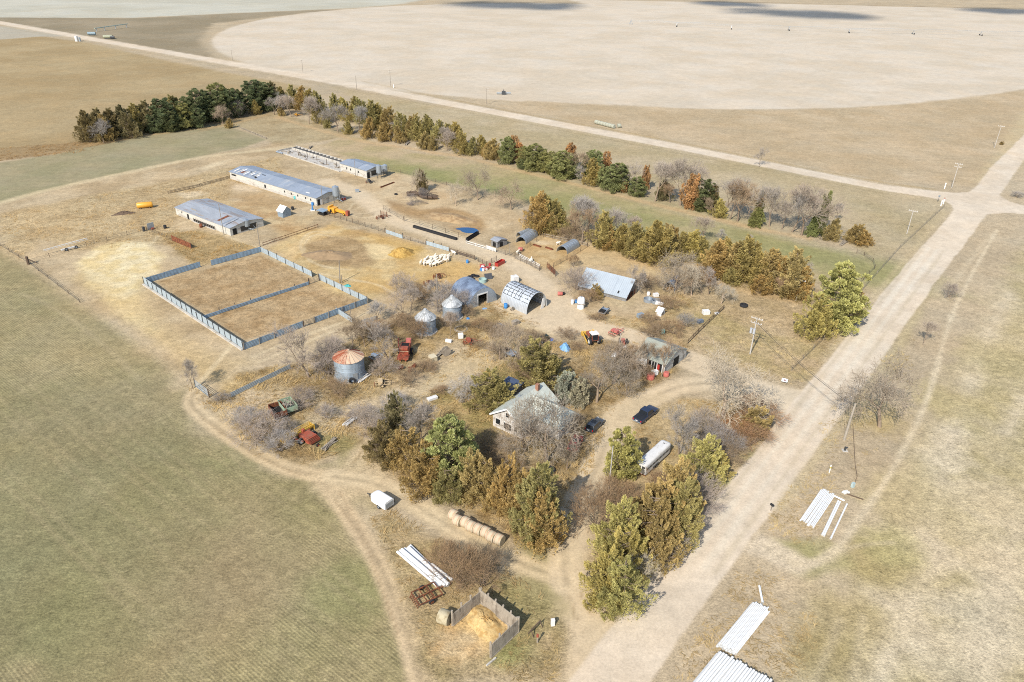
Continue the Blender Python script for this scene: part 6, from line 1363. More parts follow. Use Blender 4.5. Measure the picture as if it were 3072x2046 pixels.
# ------------------------------------------------------------------ bales
BALEM = mat('bale_wrap', A(212, 196, 166), .9, 0, .12, 2.0, bump=.5, col2=A(194, 172, 136), thr=.56)
BALEO = mat('old_bale', A(196, 184, 152), .95, 0, .16, 2.0, bump=.8, col2=A(170, 154, 120), thr=.54)
BALEG = mat('green_grey_bale', A(184, 184, 164), .9, 0, .12, 1.0, bump=.4)
def bale(label, p, rz, r, L, m, group, twine=True, end=True):
    t = thing('hay_bale', label, 'hay bale', p, rz, group)
    b = MB(); prof = [(0, -L / 2), (r * .9, -L / 2), (r, -L / 2 + .12), (r, L / 2 - .12), (r * .9, L / 2), (0, L / 2)]
    n = 26; vs = []
    for q, x in prof:
        for i in range(n): a = 2 * PI * i / n; vs.append((x, q * math.cos(a), max(-.97 * r, q * math.sin(a)) + r * .97))
    b.add(vs, [(k * n + i, k * n + (i + 1) % n, (k + 1) * n + (i + 1) % n, (k + 1) * n + i) for k in range(5) for i in range(n)], 0, True)
    o = b.build('hay', m, t)
    if twine:
        q = MB()
        for x in (-L * .3, L * .26):
            for i in range(n): 
                a, c = 2 * PI * i / n, 2 * PI * (i + 1) / n
                if math.sin(a) > -.8: q.bar((x, r * 1.008 * math.cos(a), r * 1.008 * math.sin(a) + r * .97), (x, r * 1.008 * math.cos(c), r * 1.008 * math.sin(c) + r * .97), .06, .02)
        q.build('twine', mat('orange_twine', A(222, 160, 130), .8), t)
    return t
a, b = at(1348, 1556), at(1508, 1636); dd = (b - a); L8 = dd.length; xv = dd.normalized(); yv = Vector((-xv.y, xv.x, 0)); rz = math.atan2(dd.y, dd.x)
BL = ['leftmost bale of the front row, nearest the small trailer', 'second bale in the front row under the cedars, set back', 'third bale from the left in the front row', 'fourth bale from the left in the front row', 'fourth bale from the right in the front row', 'third bale from the right in the front row', 'second bale from the right end of the front row', 'rightmost bale of the front row, its round end showing']
for i in range(8):
    bale('round ' + BL[i], a + xv * (L8 * (i + .5) / 8) + yv * (.35 if i in (0,) else (-.25 if i == 1 else .12 * ((i % 3) - 1))), rz + (.03 if i % 2 else -.03), .86, L8 / 8 - .03, BALEM, 'round bales in the front row')
bale('weathered round bale leaning at the end of the silage bunker', at(1334, 1866), heading((1310, 1850), (1350, 1880)) + .3, .98, 1.5, BALEO, None, False)
a, b = at(1786, 371), at(1843, 386); dd = b - a; L7 = dd.length; xv = dd.normalized(); rz = math.atan2(dd.y, dd.x); _pos = ['leftmost', 'second from left', 'third from left', 'middle', 'third from right', 'second from right', 'rightmost']
for i in range(7): bale('grey green bale in the far roadside row, ' + _pos[i] + ' of seven', a + xv * (L7 * (i + .5) / 7), rz, .95, L7 / 7 - .08, BALEG, 'far bales beside the section road', False)
bale('single grey green bale right of the far roadside row', at(1857, 383), rz + 1.2, .95, 1.5, BALEG, 'far bales beside the section road', False)

# ------------------------------------------------------------------ silage bunker
def bunker():
    c = at(1441, 1810); l = at(1359, 1878) - c; r = at(1553, 1898) - c; e = at(1474, 1974) - c
    t = thing('silage_bunker', 'three sided plank bunker full of straw by the track', 'silage bunker', c); H = 2.3
    def wall(p, q, h):
        d = q - p; L = d.length; x = d.normalized(); rz = math.atan2(d.y, d.x); m = (p + q) / 2; b = MB()
        for k in range(7): b.box((m.x, m.y, .2 + h * (k + .5) / 7), (L, .09, h / 7 - .02), rz)
        b.box((m.x, m.y, .08), (L, .2, .16), rz)
        return b.build('plank_wall', WOOD, t)
    O = Vector((0, 0, 0)); wall(O, l, H - .3); wall(O, r, H); wall(r, e, H - .1)
    for p, q, n, off in ((O, l, 3, .12), (O, r, 5, .14), (r, e, 3, -.14)):
        d = q - p; y = Vector((-d.y, d.x, 0)).normalized()
        for k in range(n + 1):
            s = p + d * (k / n); MB().tube((0, 0, 0), (0, 0, H + .45), .13, n=8).build('post', WOOD, t, s + y * (off if p != O or q == r else -off))
    MB().box(((c.x * 0 + e.x) + .0, e.y - .6, .1), (1.6, .2, .2), .8).build('ground_beam', CONC, t)
    return t
bunker()
def mound(name, label, cx, cy, rx, ry, h, m, seed, rz=0, cat='heap', bumps=.25):
    rs = np.random.RandomState(seed); n, k = 36, 12; vs = []
    for j in range(k + 1):
        q = j / k
        for i in range(n):
            a = 2 * PI * i / n; rr = 1 + .16 * math.sin(2 * a + seed) + .09 * math.sin(5 * a + seed * 2)
            z = h * max(0, math.cos(q * PI / 2)) ** 1.3 * (1 + rs.normal() * bumps * .3) if j < k else -.02
            vs.append((rx * q * rr * math.cos(a) + rs.normal() * .05, ry * q * rr * math.sin(a) + rs.normal() * .05, z))
    b = MB(); b.add(vs, [(j * n + i, (j + 1) * n + i, (j + 1) * n + (i + 1) % n, j * n + (i + 1) % n) for j in range(k) for i in range(n)], 0, False)
    o = b.build(name, m, None, at(cx, cy), rz); return tag(o, label, cat)
mound('straw_heap', 'pale straw heap filling the back of the plank bunker', 1452, 1862, 3.2, 2.2, .75, STRAW, 3, heading((1441, 1810), (1553, 1898)))
mound('straw_heap', 'ochre cut silage heap in the middle of the dirt lot', 1205, 760, 4.2, 3.0, 1.6, mat('ochre_silage', A(206, 168, 92), .95, 0, .3, 1.6, bump=1.0, col2=A(170, 132, 66), thr=.52), 5, .2)
mound('manure_heap', 'low dark manure heap in the dirt lot', 985, 766, 6.5, 4.0, 1.1, mat('manure', A(166, 140, 106), .95, 0, .2, .8, bump=.6), 9, .1)
mound('earth_bank', 'low earth bank behind the pond', 1355, 655, 9, 4, .8, mat('bank_earth', A(196, 166, 122), .95, 0, .16, .8, bump=.6, col2=A(170, 138, 98), thr=.5), 12, AU)

# ------------------------------------------------------------------ water
P = G([(1362, 687), (1380, 683), (1400, 682), (1423, 684), (1437, 691), (1433, 697), (1420, 700), (1400, 699.5), (1386, 696), (1380, 690)])
for _ in range(3): P = np.array([q for i in range(len(P)) for q in (P[i] * .75 + P[(i + 1) % len(P)] * .25, P[i] * .25 + P[(i + 1) % len(P)] * .75)])
_b = MB(); _b.add([(x, y, .03) for x, y in P], [tuple(range(len(P)))])
_m, _nt, _bs = newmat('pond_water'); _bs.inputs['Base Color'].default_value = (.004, .05, .14, 1); _bs.inputs['Roughness'].default_value = .12; _bs.inputs['Specular IOR Level'].default_value = .5
_o = _b.build('pond_water', _m); tag(_o, kind='structure')

# ------------------------------------------------------------------ pipes
def pipe_obj(a, b, r, label, group):
    d = b - a; L = d.length; mb = MB(); mb.tube((0, 0, 0), (L, 0, 0), r, n=10); mb.tube((L - .5, 0, 0), (L, 0, 0), r * 1.12, n=10)
    o = mb.build('irrigation_pipe', PVC); o.location = a; q = d.to_track_quat('X', 'Z'); o.rotation_euler = q.to_euler()
    return tag(o, label, 'pipe', group)
def pipe_stack(tl, tr, bl, n, layers, name, group, r=None, jit=.35):
    A_, B_, C_ = at(*tl), at(*tr), at(*bl); w_ = (B_ - A_); lv = C_ - A_; r = r or w_.length / n / 2; R = random.Random(n * 7 + layers)
    ld = lv.normalized(); k = 0
    for j in range(layers):
        m = n - j
        for i in range(m):
            s = A_ + w_ * ((i + .5 + .5 * j) / n) + ld * R.uniform(-jit, jit) + Vector((0, 0, r + j * r * 1.74)); e = s + lv + ld * R.uniform(-jit * .3, jit * .3) + w_.normalized() * R.gauss(0, r * .35)
            if layers > 1: lab = 'white pipe %s in the %s layer of %s' % (('counted %s from the road' % ORD[i]) if i < 30 else '', ['bottom', 'middle', 'top', 'uppermost'][j], name)
            else: lab = 'white pipe counted %s from the road in %s' % (ORD[i], name)
            pipe_obj(s, e, r * .97, lab, group)
pipe_stack((2463, 1468), (2506, 1487), (2397, 1562), 11, 1, 'the upper stack', 'white pipes in the upper stack')
for j in (0, 3, 6): 
    pass
pipe_stack((2513, 1500), (2524, 1505), (2464, 1603), 2, 1, 'the loose pair', 'white pipes in the loose pair', r=.15)
pipe_obj(at(2541, 1512, .15), at(2492, 1616, .15), .14, 'single white pipe lying right of the loose pair', None)
pipe_obj(at(2500, 1486, .4), at(2533, 1502, .15), .14, 'short white pipe lying across the upper stack end', None)
pipe_stack((2252, 1812), (2309, 1838), (2147, 1938), 13, 4, 'the larger roadside stack', 'white pipes in the larger roadside stack', jit=.25)
pipe_stack((2148, 1962), (2330, 2066), (2000, 2140), 22, 3, 'the bottom edge stack', 'white pipes in the bottom edge stack', jit=.25)
pipe_obj(at(2278, 1758, .2), at(2288, 1808, .2), .16, 'short white pipe lying loose above the larger stack', None)
for (x0, y0, z0, x1, y1, z1, lab) in ((1192, 1655, .2, 1316, 1761, .2, 'front pipe of the white pile, nearest the track'), (1200, 1651, .2, 1324, 1757, .2, 'second pipe of the white pile from the track'), (1206, 1647, .55, 1336, 1757, .55, 'third pipe of the white pile, lying on two'), (1214, 1645, .2, 1330, 1750, .2, 'grey shaded pipe in the middle of the pile'), (1221, 1645, .2, 1343, 1754, .2, 'fifth pipe of the white pile, slanting'), (1226, 1640, .55, 1346, 1752, .55, 'top pipe of the white pile, slanting'), (1231, 1636, .2, 1338, 1740, .2, 'rear pipe of the white pile'), (1288, 1702, .5, 1344, 1756, .5, 'short pipe across the pile end'), (1296, 1692, .2, 1357, 1740, .2, 'short grey pipe behind the white pile')):
    pipe_obj(at(x0, y0, z0), at(x1, y1, z1), .2, lab, 'white pipes in the pile by the track')
def sticks(name, label, px, n, L, m, seed, cat='heap'):
    R = random.Random(seed); b = MB()
    for i in range(n): b.tube((-L / 2 + R.uniform(-.3, .3), R.uniform(-.5, .5), .1 + R.random() * .4), (L / 2 + R.uniform(-.4, .4), R.uniform(-.7, .7), .1 + R.random() * .5), .09, n=6)
    o = b.build(name, m, None, at(*px), heading((px[0] - 16, px[1] + 14), (px[0] + 16, px[1] - 14))); tag(o, label, cat)
sticks('pole_heap', 'heap of weathered poles right of the swather', (990, 1338), 12, 3.4, WOOD, 2)
sticks('pole_heap', 'pale log heap at the foot of the long windbreak', (1222, 432), 16, 5, WOOD, 3)
sticks('pole_heap', 'bleached branch heap below the rusty end cedars', (2530, 730), 18, 5, WOOD, 4)
sticks('pole_heap', 'bleached pole heap left of the bare front tree', (1050, 1268), 9, 3.0, WHITEM, 6)
sticks('pole_heap', 'board heap leaning by the pale quonset', (1540, 926), 10, 2.2, WOOD, 7)
sticks('pole_heap', 'wood heap beside the spool in the weedy lot', (1322, 1062), 12, 3.0, WOOD, 8)
sticks('pole_heap', 'planks lying by the foot of the rust roofed bin', (1088, 1138), 5, 3.2, WHITEM, 9)
sticks('pole_heap', 'grey log heap behind the ruins', (930, 444), 10, 4, WOOD, 10)
# ------------------------------------------------------------------ yard clutter
def barrel(label, px, m, r=.3, h=.9, lying=False, cat='barrel', name='barrel', rz=0.0, group=None, lid=None):
    t = thing(name, label, cat, at(*px), rz, group); b = MB(); b.lathe([(0, 0), (r * .94, 0), (r, .05), (r, h * .33), (r * 1.03, h * .35), (r, h * .37), (r, h - .05), (r * .94, h), (0, h)], 18)
    o = b.build('drum', m, t); bb = MB(); bb.tube((r * .4, 0, h), (r * .4, 0, h + .04), .05, n=8); p = bb.build('bung', STEEL, o)
    if lying: o.rotation_euler = (0, PI / 2, 0); o.location = (-h / 2, 0, r)
    return t
RIM = GALVP
def round_tank(label, px, r, h, m, name='stock_tank'):
    t = thing(name, label, 'stock tank', at(*px)); MB().lathe([(0, .08), (r - .06, .08), (r - .06, h), (r, h), (r, 0)], 26).build('tank', m, t); MB().lathe([(r, h - .06), (r + .05, h - .03), (r, h)], 26).build('rim', m, t)
    return t
def crate(label, px, s, m, rz=0.3, name='crate', cat='crate', slats=False):
    t = thing(name, label, cat, at(*px), rz); b = MB(); b.box((0, 0, s[2] / 2 + .02), s); b.build('body', m, t, bevel=.03)
    q = MB(); q.box((0, 0, s[2] + .05), (s[0] * 1.03, s[1] * 1.03, .06)); q.build('lid', m, t)
    return t
barrel('blue plastic barrel leaning against the pale quonset', (1517, 924), BLUEP, .45, 1.2)
barrel('small blue barrel standing in the sheep lot', (1402, 789), BLUEP, .35, .9)
barrel('blue barrel beside the shed ramp by the longest barn', (938, 616), BLUEP, .4, 1.0); barrel('teal drum against the wall of the longest barn', (886, 597), TEALP, .5, 1.0)
barrel('faded red barrel at the corner of the hoop pen', (1562, 752), PINKP, .5, 1.3, True)
barrel('rusty barrel in the weeds, left one of three', (1202, 1108), RUST, .42, 1.0, True, rz=.5, group='rusty barrels in the weeds'); barrel('rusty barrel in the weeds, lowest of three', (1230, 1115), RUST, .42, 1.0, False, group='rusty barrels in the weeds'); barrel('rusty barrel in the weeds, rightmost of three', (1243, 1103), RUST, .42, 1.0, True, rz=1.2, group='rusty barrels in the weeds')
barrel('rusty barrel at the side of the long low barn', (604, 682), RUST, .5, 1.1); barrel('black barrel near the small grey shed', (878, 629), RUBBER, .45, 1.0); barrel('black barrel at the left end of the farm fence', (496, 685), RUBBER, .45, 1.0)
barrel('orange drum in front of the garage', (1951, 1136), PINKP, .8, 1.2); barrel('faded orange heap drum right of the garage posts', (1998, 1128), PINKP, .6, .9); barrel('red gas cylinder between the garage posts', (1974, 1112), REDP, .3, 1.5)
barrel('white propane tank lying beside the round tanks', (1978, 916), WHITE, .5, 1.9, True, rz=-.3); barrel('pale barrel behind the round stock tanks', (1945, 886), WHITEM, .4, .9)
barrel('cream barrel left of the stacked white tank', (1717, 912), WHITEM, .4, 1.1); barrel('blue jug left of the stacked white tank', (1728, 908), BLUEP, .4, .7)
barrel('faded red tank by the bushes beyond the lane', (1680, 886), PINKP, .5, 1.2, True); barrel('black drum right of the faded red tank', (1691, 884), RUBBER, .3, .7)
round_tank('round galvanised stock tank, left of the pair in the weeds', (1945, 904), 1.2, .8, GALVP); round_tank('round galvanised stock tank, right of the pair in the weeds', (1968, 908), 1.15, .8, GALVP); round_tank('pale green round tank behind the big quonset', (1448, 846), 1.0, .9, mat('pale_teal_tank', A(176, 204, 198), .5))
_t = thing('water_tank', 'stacked white water tank at the lane bend', 'water tank', at(1742, 924)); MB().lathe([(0, 0), (.85, 0), (.85, 1.3), (.8, 1.35)], 22).build('lower_tank', WHITE, _t); MB().lathe([(.8, 1.4), (.9, 1.42), (.9, 2.4), (.7, 2.75), (.2, 2.85), (0, 2.85)], 22).build('upper_tank', WHITE, _t); MB().tube((0, 0, 2.8), (0, 0, 2.98), .2, n=12).build('cap', GALVP, _t); MB().box((0, 0, 1.37), (1.9, 1.9, .08)).build('pallet', WOOD, _t)
crate('white box trailer behind the pale quonset', (1544, 846), (1.6, 1.6, 1.6), WHITEM, .5, 'box_trailer', 'trailer'); crate('white chest in front of the garage posts', (1963, 1124), (1.3, .8, .9), WHITE, .4, 'chest'); crate('white appliance in the weeds below the grain bins', (1382, 1014), (1.1, .9, 1.0), WHITEM, .2, 'old_appliance', 'appliance'); crate('pale scrap box in the weeds below the silver bin', (1346, 1026), (1.4, .6, .5), WHITEM, -.3, 'scrap_box', 'box')
crate('white wooden box above the round stock tanks', (1967, 889), (1.3, 1.0, .7), WHITEM, .3, 'chest'); crate('pale box at the end of the old board fence', (2117, 942), (1.6, 1.2, .9), WHITEM, .2, 'chest'); crate('dark blue scrap box below the pale box', (2100, 968), (1.4, .8, .7), mat('slate_paint', A(120, 132, 146), .6), .5, 'scrap_box', 'box'); crate('flat white lid leaning on the board fence', (2150, 942), (1.0, .6, .3), WHITE, .6, 'scrap_box', 'box')
crate('wooden crate under the bare tree by the lane', (1546, 972), (1.6, 1.1, .8), WOOD, .7); crate('yellow box on the fallen white branches', (1464, 1128), (1.2, .9, .8), YELP, .4); crate('cream wooden chest beside the spool', (1299, 1082), (1.3, 1.6, 1.1), mat('cream_wood', A(226, 212, 178), .8, 0, .15, 2), .6); crate('small wooden well cover by the grove track', (1297, 1198), (2.0, .9, .4), WHITEM, .6, 'well_cover', 'cover'); crate('white meter box by the bunker track', (1658, 1876), (.5, .4, 1.0), WHITEM, .2, 'meter_box', 'box'); crate('grey metal box on the lane north of the loop', (1072, 576), (1.3, .8, .8), GALVP, .2, 'scrap_box', 'box'); crate('red feed bunk box by the tall feed bin', (1031, 600), (1.3, .8, .8), REDP, .5, 'feed_box', 'box'); crate('teal feeder in the brush behind the garage', (1988, 1000), (.7, .7, .9), TEALP, .2, 'feeder', 'feeder'); crate('grey drum rack in the weeds near the white hut', (1920, 952), (1.6, .9, .9), GALVB, .6, 'drum_rack', 'rack')
def silver(t): 
    MB().box((0, 0, .7), (3.2, 1.6, .12)).box((0, .8, .95), (3.2, .06, .4)).box((0, -.8, .95), (3.2, .06, .4)).build('bed', GALVP, t); MB().box((-.9, 0, 1.0), (1.0, 1.3, .5)).build('toolbox', DARK, t); wheel(t, 0, -.95, .33, .2); wheel(t, 0, .95, .33, .2); MB().bar((1.6, 0, .6), (2.8, 0, .5), .1).build('drawbar', STEEL, t)
machine('flat_trailer', 'silver flat trailer under the middle bare tree', 'trailer', (1527, 1066), heading((1512, 1055), (1542, 1070)), silver)
machine('flat_trailer', 'silver trailer with blue barrel in the weeds by the lane', 'trailer', (1812, 940), heading((1800, 945), (1822, 925)), silver)
def boat(t): MB().ell((0, 0, .5), (1.7, .7, .5), 16, 8).build('hull', WHITE, t); MB().box((0, 0, .2), (.8, 1.0, .4)).build('cradle', WOODD, t)
machine('white_tank', 'white boat shaped tank beside the yard pole', 'tank', (1849, 1068), heading((1838, 1072), (1862, 1056)), boat)
_m = mound('tarp_heap', 'light blue tarp dome beside the dirt drive', 1695, 1046, 1.3, 1.3, 1.35, mat('light_blue_tarp', A(134, 186, 232), .5, 0, .12, 1.5), 4, 0, 'tarp')
mound('tarp_heap', 'bright blue tarp right of the dark utility vehicle', 1648, 1020, 1.1, .7, .5, mat('bright_blue_tarp', A(40, 130, 222), .5, 0, .12, 1.5), 6, .3, 'tarp')
mound('tarp_heap', 'crumpled pale blue tarp in the brush below the quonsets', 1497, 978, 1.3, .9, .6, mat('pale_blue_tarp', A(150, 190, 226), .5, 0, .2, 2.5), 8, .3, 'tarp')
mound('tarp_heap', 'teal bag lying beside the corral fence', 1043, 858, .9, .7, .45, TEALP, 3, .2, 'bag')
mound('tarp_heap', 'small blue scrap below the big quonset mouth', 1404, 956, .5, .4, .35, BLUEP, 11, .2, 'tarp'); mound('tarp_heap', 'small pale blue scrap by the big quonset door', 1454, 926, .6, .4, .25, mat('pale_blue_tarp', A(150, 190, 226), .5), 13, .2, 'tarp'); mound('brush_heap', 'dark brush tangle in the tall grass below the orange tank', 372, 642, 3.2, 1.0, .9, WOODD, 15, AU + 1.2)
def shed_table(t): MB().box((0, 0, 1.5), (3.2, 2.2, .1), rx=.12).build('roof', GALVB, t); [MB().box((x, y, .72), (.1, .1, 1.44)).build('leg', STEEL, t) for x in (-1.4, 1.4) for y in (-.9, .9)]; MB().box((0, 0, .5), (2.4, 1.6, .7)).build('feeder_box', DARK, t)
machine('roofed_feeder', 'blue roofed feeder below the yellow grinder', 'feeder', (968, 644), heading((950, 640), (990, 652)), shed_table)
def bluestand(t): MB().tube((0, 0, .3), (0, 0, 2.0), .35, .1, 12).build('hopper', BLUEP, t); MB().box((0, 0, .15), (1.4, 1.0, .3)).build('skid', WHITEM, t)
machine('mineral_feeder', 'blue mineral feeder left of the roofed feeder', 'feeder', (938, 632), .3, bluestand)
def trough(label, a, b, h, w_, m, name='feed_trough'):
    p, q = at(*a), at(*b); d = q - p; L = d.length; t = thing(name, label, 'trough', p, math.atan2(d.y, d.x))
    MB().box((L / 2, -w_ / 2, h / 2), (L, .06, h)).box((L / 2, w_ / 2, h / 2), (L, .06, h)).box((L / 2, 0, h * .35), (L, w_, .05)).box((0, 0, h / 2), (.06, w_, h)).box((L, 0, h / 2), (.06, w_, h)).build('bunk', m, t)
    b_ = MB()
    for k in range(max(2, int(L / 3))): b_.box((L * (k + .5) / max(2, int(L / 3)), 0, h * .16), (.15, w_ * .9, h * .3))
    b_.build('legs', m, t)
    return t
trough('long red feed trough beside the farm lane', (1489, 799), (1510, 788), 1.0, 1.1, REDP); trough('long black feed bunk along the farm lane', (1241, 682), (1370, 720), .7, .7, RUBBER); trough('short black feed bunk running down from the pond', (1400, 724), (1434, 703), 1.0, .6, RUBBER)
trough('rusty trough in the hoop pen, left one', (1600, 735), (1622, 742), .35, .5, RUST); trough('rusty trough in the hoop pen, right one', (1637, 743), (1658, 750), .35, .5, RUST); trough('long rusty trough right of the short barn', (1142, 563), (1182, 548), .3, .5, RUST)
R = random.Random(12)
for i in range(16):
    x, y = 1443 + R.random() * 38, 797 + R.random() * 17
    m, c = [(REDP, 'red'), (PINKP, 'faded red'), (WHITE, 'white'), (REDP, 'red'), (BLUEP, 'blue'), (WHITEM, 'cream')][i % 6]
    barrel('%s tub in the tub heap by the lane' % c, (x, y), m, .32 + .12 * R.random(), .6 + .3 * R.random(), R.random() < .4, 'tub', 'plastic_tub', R.random() * 3, '%s tubs heaped beside the lane' % c)
def tyre(label, px, r, w_, flat=True, name='tyre', rz=0):
    prof = [(r * .55, 0), (r * .9, 0), (r, w_ * .25), (r, w_ * .75), (r * .9, w_), (r * .55, w_)]
    b = MB().lathe(prof + [prof[0]], 26); o = b.build(name, RUBBER, None, at(*px)); 
    if not flat: o.rotation_euler = (PI / 2, 0, rz); o.location.z = r
    return tag(o, label, 'tyre')
tyre('large tractor tyre lying on the ground behind the bale cedars', (1646, 1414), 1.15, .5); tyre('dark tyre leaning at the foot of the rust roofed bin', (1058, 1150), .7, .3, False); tyre('black tyre lying right of the lone dead tree', (1188, 584), .6, .4); tyre('old tyre in the pasture below the grey dead conifer', (2231, 919), 1.0, .6)
for i, (x, y) in enumerate(((1410, 832), (1420, 828), (1430, 830), (1417, 838))): tyre('tyre in the tyre heap behind the big quonset, ' + ['left one', 'rear one', 'right one', 'front one'][i], (x, y), .7, .35)['group'] = 'tyres heaped behind the big quonset'
_o = MB().lathe([(1.35, .0), (1.5, .1), (1.6, .0), (1.5, -.02), (1.35, .0)], 30).lathe([(1.2, .1), (1.3, .2), (1.4, .1), (1.3, .06), (1.2, .1)], 30).build('cable_coil', WOOD, None, at(1383, 987)); tag(_o, 'coil of pale cable lying below the upper silver bin', 'coil')
_t = thing('cable_spool', 'wooden wheel spool standing in the weedy lot', 'spool', at(1338, 1066), .6); _s = MB().tube((0, -.4, 0), (0, -.34, 0), 1.0, n=20).tube((0, .34, 0), (0, .4, 0), 1.0, n=20).build('flanges', WOOD, _t); _s.location.z = 1.0; _s = MB().tube((0, -.34, 0), (0, .34, 0), .4, n=14).build('drum', WOODD, _t); _s.location.z = 1.0
_t = thing('iron_sheets', 'leaning corrugated sheets behind the quonsets', 'sheet stack', at(1465, 836), .3); MB().box((0, 0, .7), (2.0, .1, 1.5), rx=-.6).build('sheet', STEEL, _t); MB().box((0, .3, .3), (1.8, .3, .6)).build('prop', WOODD, _t)
_t = thing('house_sign', 'small white sign with dark emblem on the grass at the driveway mouth', 'sign', at(2352, 1150), heading((2335, 1146), (2370, 1154))); MB().box((0, 0, .75), (1.15, .05, .75), rx=-.9).build('board', WHITE, _t, bevel=.02); MB().box((0, -.03, .77), (.42, .03, .3), rx=-.9).build('emblem', mat('sign_maroon', A(120, 70, 84), .5), _t); MB().box((-.4, .1, .35), (.06, .06, .7)).box((.4, .1, .35), (.06, .06, .7)).build('legs', STEEL, _t)
_t = thing('mailbox', 'dark mailbox on a post at the road edge above the turnoff', 'mailbox', at(2312, 1532)); MB().box((0, 0, .55), (.1, .1, 1.1)).build('post', WOOD, _t); MB().box((0, 0, 1.2), (.3, .6, .3), .6).build('box', RUBBER, _t, bevel=.05)
_t = thing('white_marker', 'white rounded marker at the bottom tip of the lower grove', 'marker', at(1813, 1808)); MB().ell((0, 0, .25), (.75, .35, .3), 14, 8).build('shell', WHITE, _t); MB().box((0, 0, .06), (.5, .5, .1)).build('base', CONC, _t)
for lab, px, h in (('white stake at the near corner of the crossroads', (2822, 618), 2.0), ('white stake with orange tip at the near corner of the crossroads', (2829, 612), 2.2), ('white stake on the far verge of the crossroads', (2833, 566), 2.2), ('white stake beside the far pole with crossarms', (1181, 263), 1.8)):
    _t = thing('marker_stake', lab, 'stake', at(*px)); MB().box((0, 0, h / 2), (.35, .1, h)).build('stake', WHITE, _t); MB().box((0, 0, h - .15), (.38, .13, .3)).build('tip', ORANGEP if 'orange' in lab else WHITE, _t)
_t = thing('road_sign', 'sign post seen from behind at the crossroads corner', 'sign', at(2813, 606)); MB().tube((0, 0, 0), (0, 0, 2.2), .05, n=6).build('post', STEEL, _t); MB().tube((0, -.03, 2.1), (0, .03, 2.1), .4, n=8).build('plate', GALVP, _t)
_t = thing('garden_bench', 'white garden bench standing under the left front cedars', 'bench', at(1174, 1384), .9); MB().box((0, 0, .45), (1.4, .5, .06)).build('seat', WHITE, _t); MB().box((0, .25, .8), (1.4, .05, .6)).build('backrest', WHITE, _t); [MB().box((x, y, .22), (.07, .07, .44)).build('leg', WHITE, _t) for x in (-.65, .65) for y in (-.2, .2)]
_t = thing('fence_stub_post', 'weathered lone post at the foot of the orange brown cedar', 'post', at(1202, 1403)); MB().tube((0, 0, 0), (0, 0, 1.7), .13, .1, 8).build('post', WOOD, _t); MB().tube((0, 0, 1.7), (0, 0, 1.74), .11, n=8).build('cap', STEEL, _t)
_t = thing('marker_board', 'white board standing by the field corner left of the barns', 'board', at(454, 688), .9); MB().box((0, 0, 1.0), (2.0, .12, 2.0)).build('board', GALVP, _t); MB().box((.2, -.5, .3), (.8, .5, .5)).build('base', ORANGEP, _t); MB().box((-2.2, 0, .7), (.6, .6, 1.4)).build('drum', STEEL, _t)
_t = thing('corner_brace', 'heavy corner post set where the field fence turns', 'post', at(86, 793)); MB().tube((0, 0, 0), (0, 0, 2.2), .35, n=8).build('post', WOODD, _t); MB().bar((0, 0, 1.5), (2, .6, .2), .2).build('brace', WOODD, _t)
_t = thing('irrigation_boom', 'pale sprinkler boom on wheels beside the straw patch', 'irrigation boom', at(205, 748), heading((160, 748), (250, 726))); MB().bar((-6, 0, 1.5), (5.5, 0, 1.9), .14).bar((-6, 0, 1.2), (5.5, 0, 1.5), .08).build('boom', WHITEM, _t); MB().box((0, -.8, .6), (4, .5, .3)).build('frame', WHITEM, _t); wheel(_t, -.8, -1, .45, .2); wheel(_t, 1.8, -1, .45, .2)

# ------------------------------------------------------------------ far away
def far_box(label, px, s, m, rz=0.2, name='field_tank', cat='tank'):
    t = thing(name, label, cat, at(*px), rz); MB().tube((-s[0] / 2, 0, s[2] / 2 + .3), (s[0] / 2, 0, s[2] / 2 + .3), s[2] / 2, n=14).build('tank', m, t); MB().box((0, 0, .2), (s[0] * .7, s[1] * .6, .4)).build('skid', STEEL, t)
far_box('blue grey tank at the far roadside, left of the light pole', (276, 106), (6, 3, 2.4), mat('bluegrey_paint', A(150, 170, 178), .5)); far_box('pale olive tank at the far roadside, right of the light pole', (325, 116), (7, 3, 2.6), mat('olive_paint', A(176, 178, 150), .5)); far_box('small dark tank at the right end of the far roadside pair', (338, 117), (3, 2, 2.2), STEEL)
_t = thing('wellhead', 'white well housing below the far section road', 'well', at(231, 124)); MB().tube((0, 0, 0), (0, 0, 4), 1.2, n=14).build('housing', WHITEM, _t); MB().tube((2.5, 0, 0), (2.5, 0, 3), .8, n=14).build('tank', GALVP, _t)
_t = thing('sprinkler_line', 'pale green sprinkler pipe on the far track', 'sprinkler pipe', at(315, 92), heading((300, 93), (342, 87))); MB().bar((-12, 0, 3), (30, 0, 3), .6).build('pipe', mat('pale_green_pipe', A(186, 204, 190), .5), _t); [MB().bar((x, 0, 0), (x, 0, 3), .4).build('leg', GALVP, _t) for x in (-10, 0, 14, 28)]
_t = thing('irrigation_pump', 'dark pump and blue pipe at the edge of the pale field', 'pump', at(1511, 284)); MB().box((0, 0, 1.0), (2.2, 1.2, 2.0)).build('engine', STEEL, _t); MB().tube((-4, 0, .8), (4, 1, .8), .3).build('pipe', GALVB, _t); MB().tube((0, 0, 2), (0, 0, 2.8), .2).build('stack', STEEL, _t)
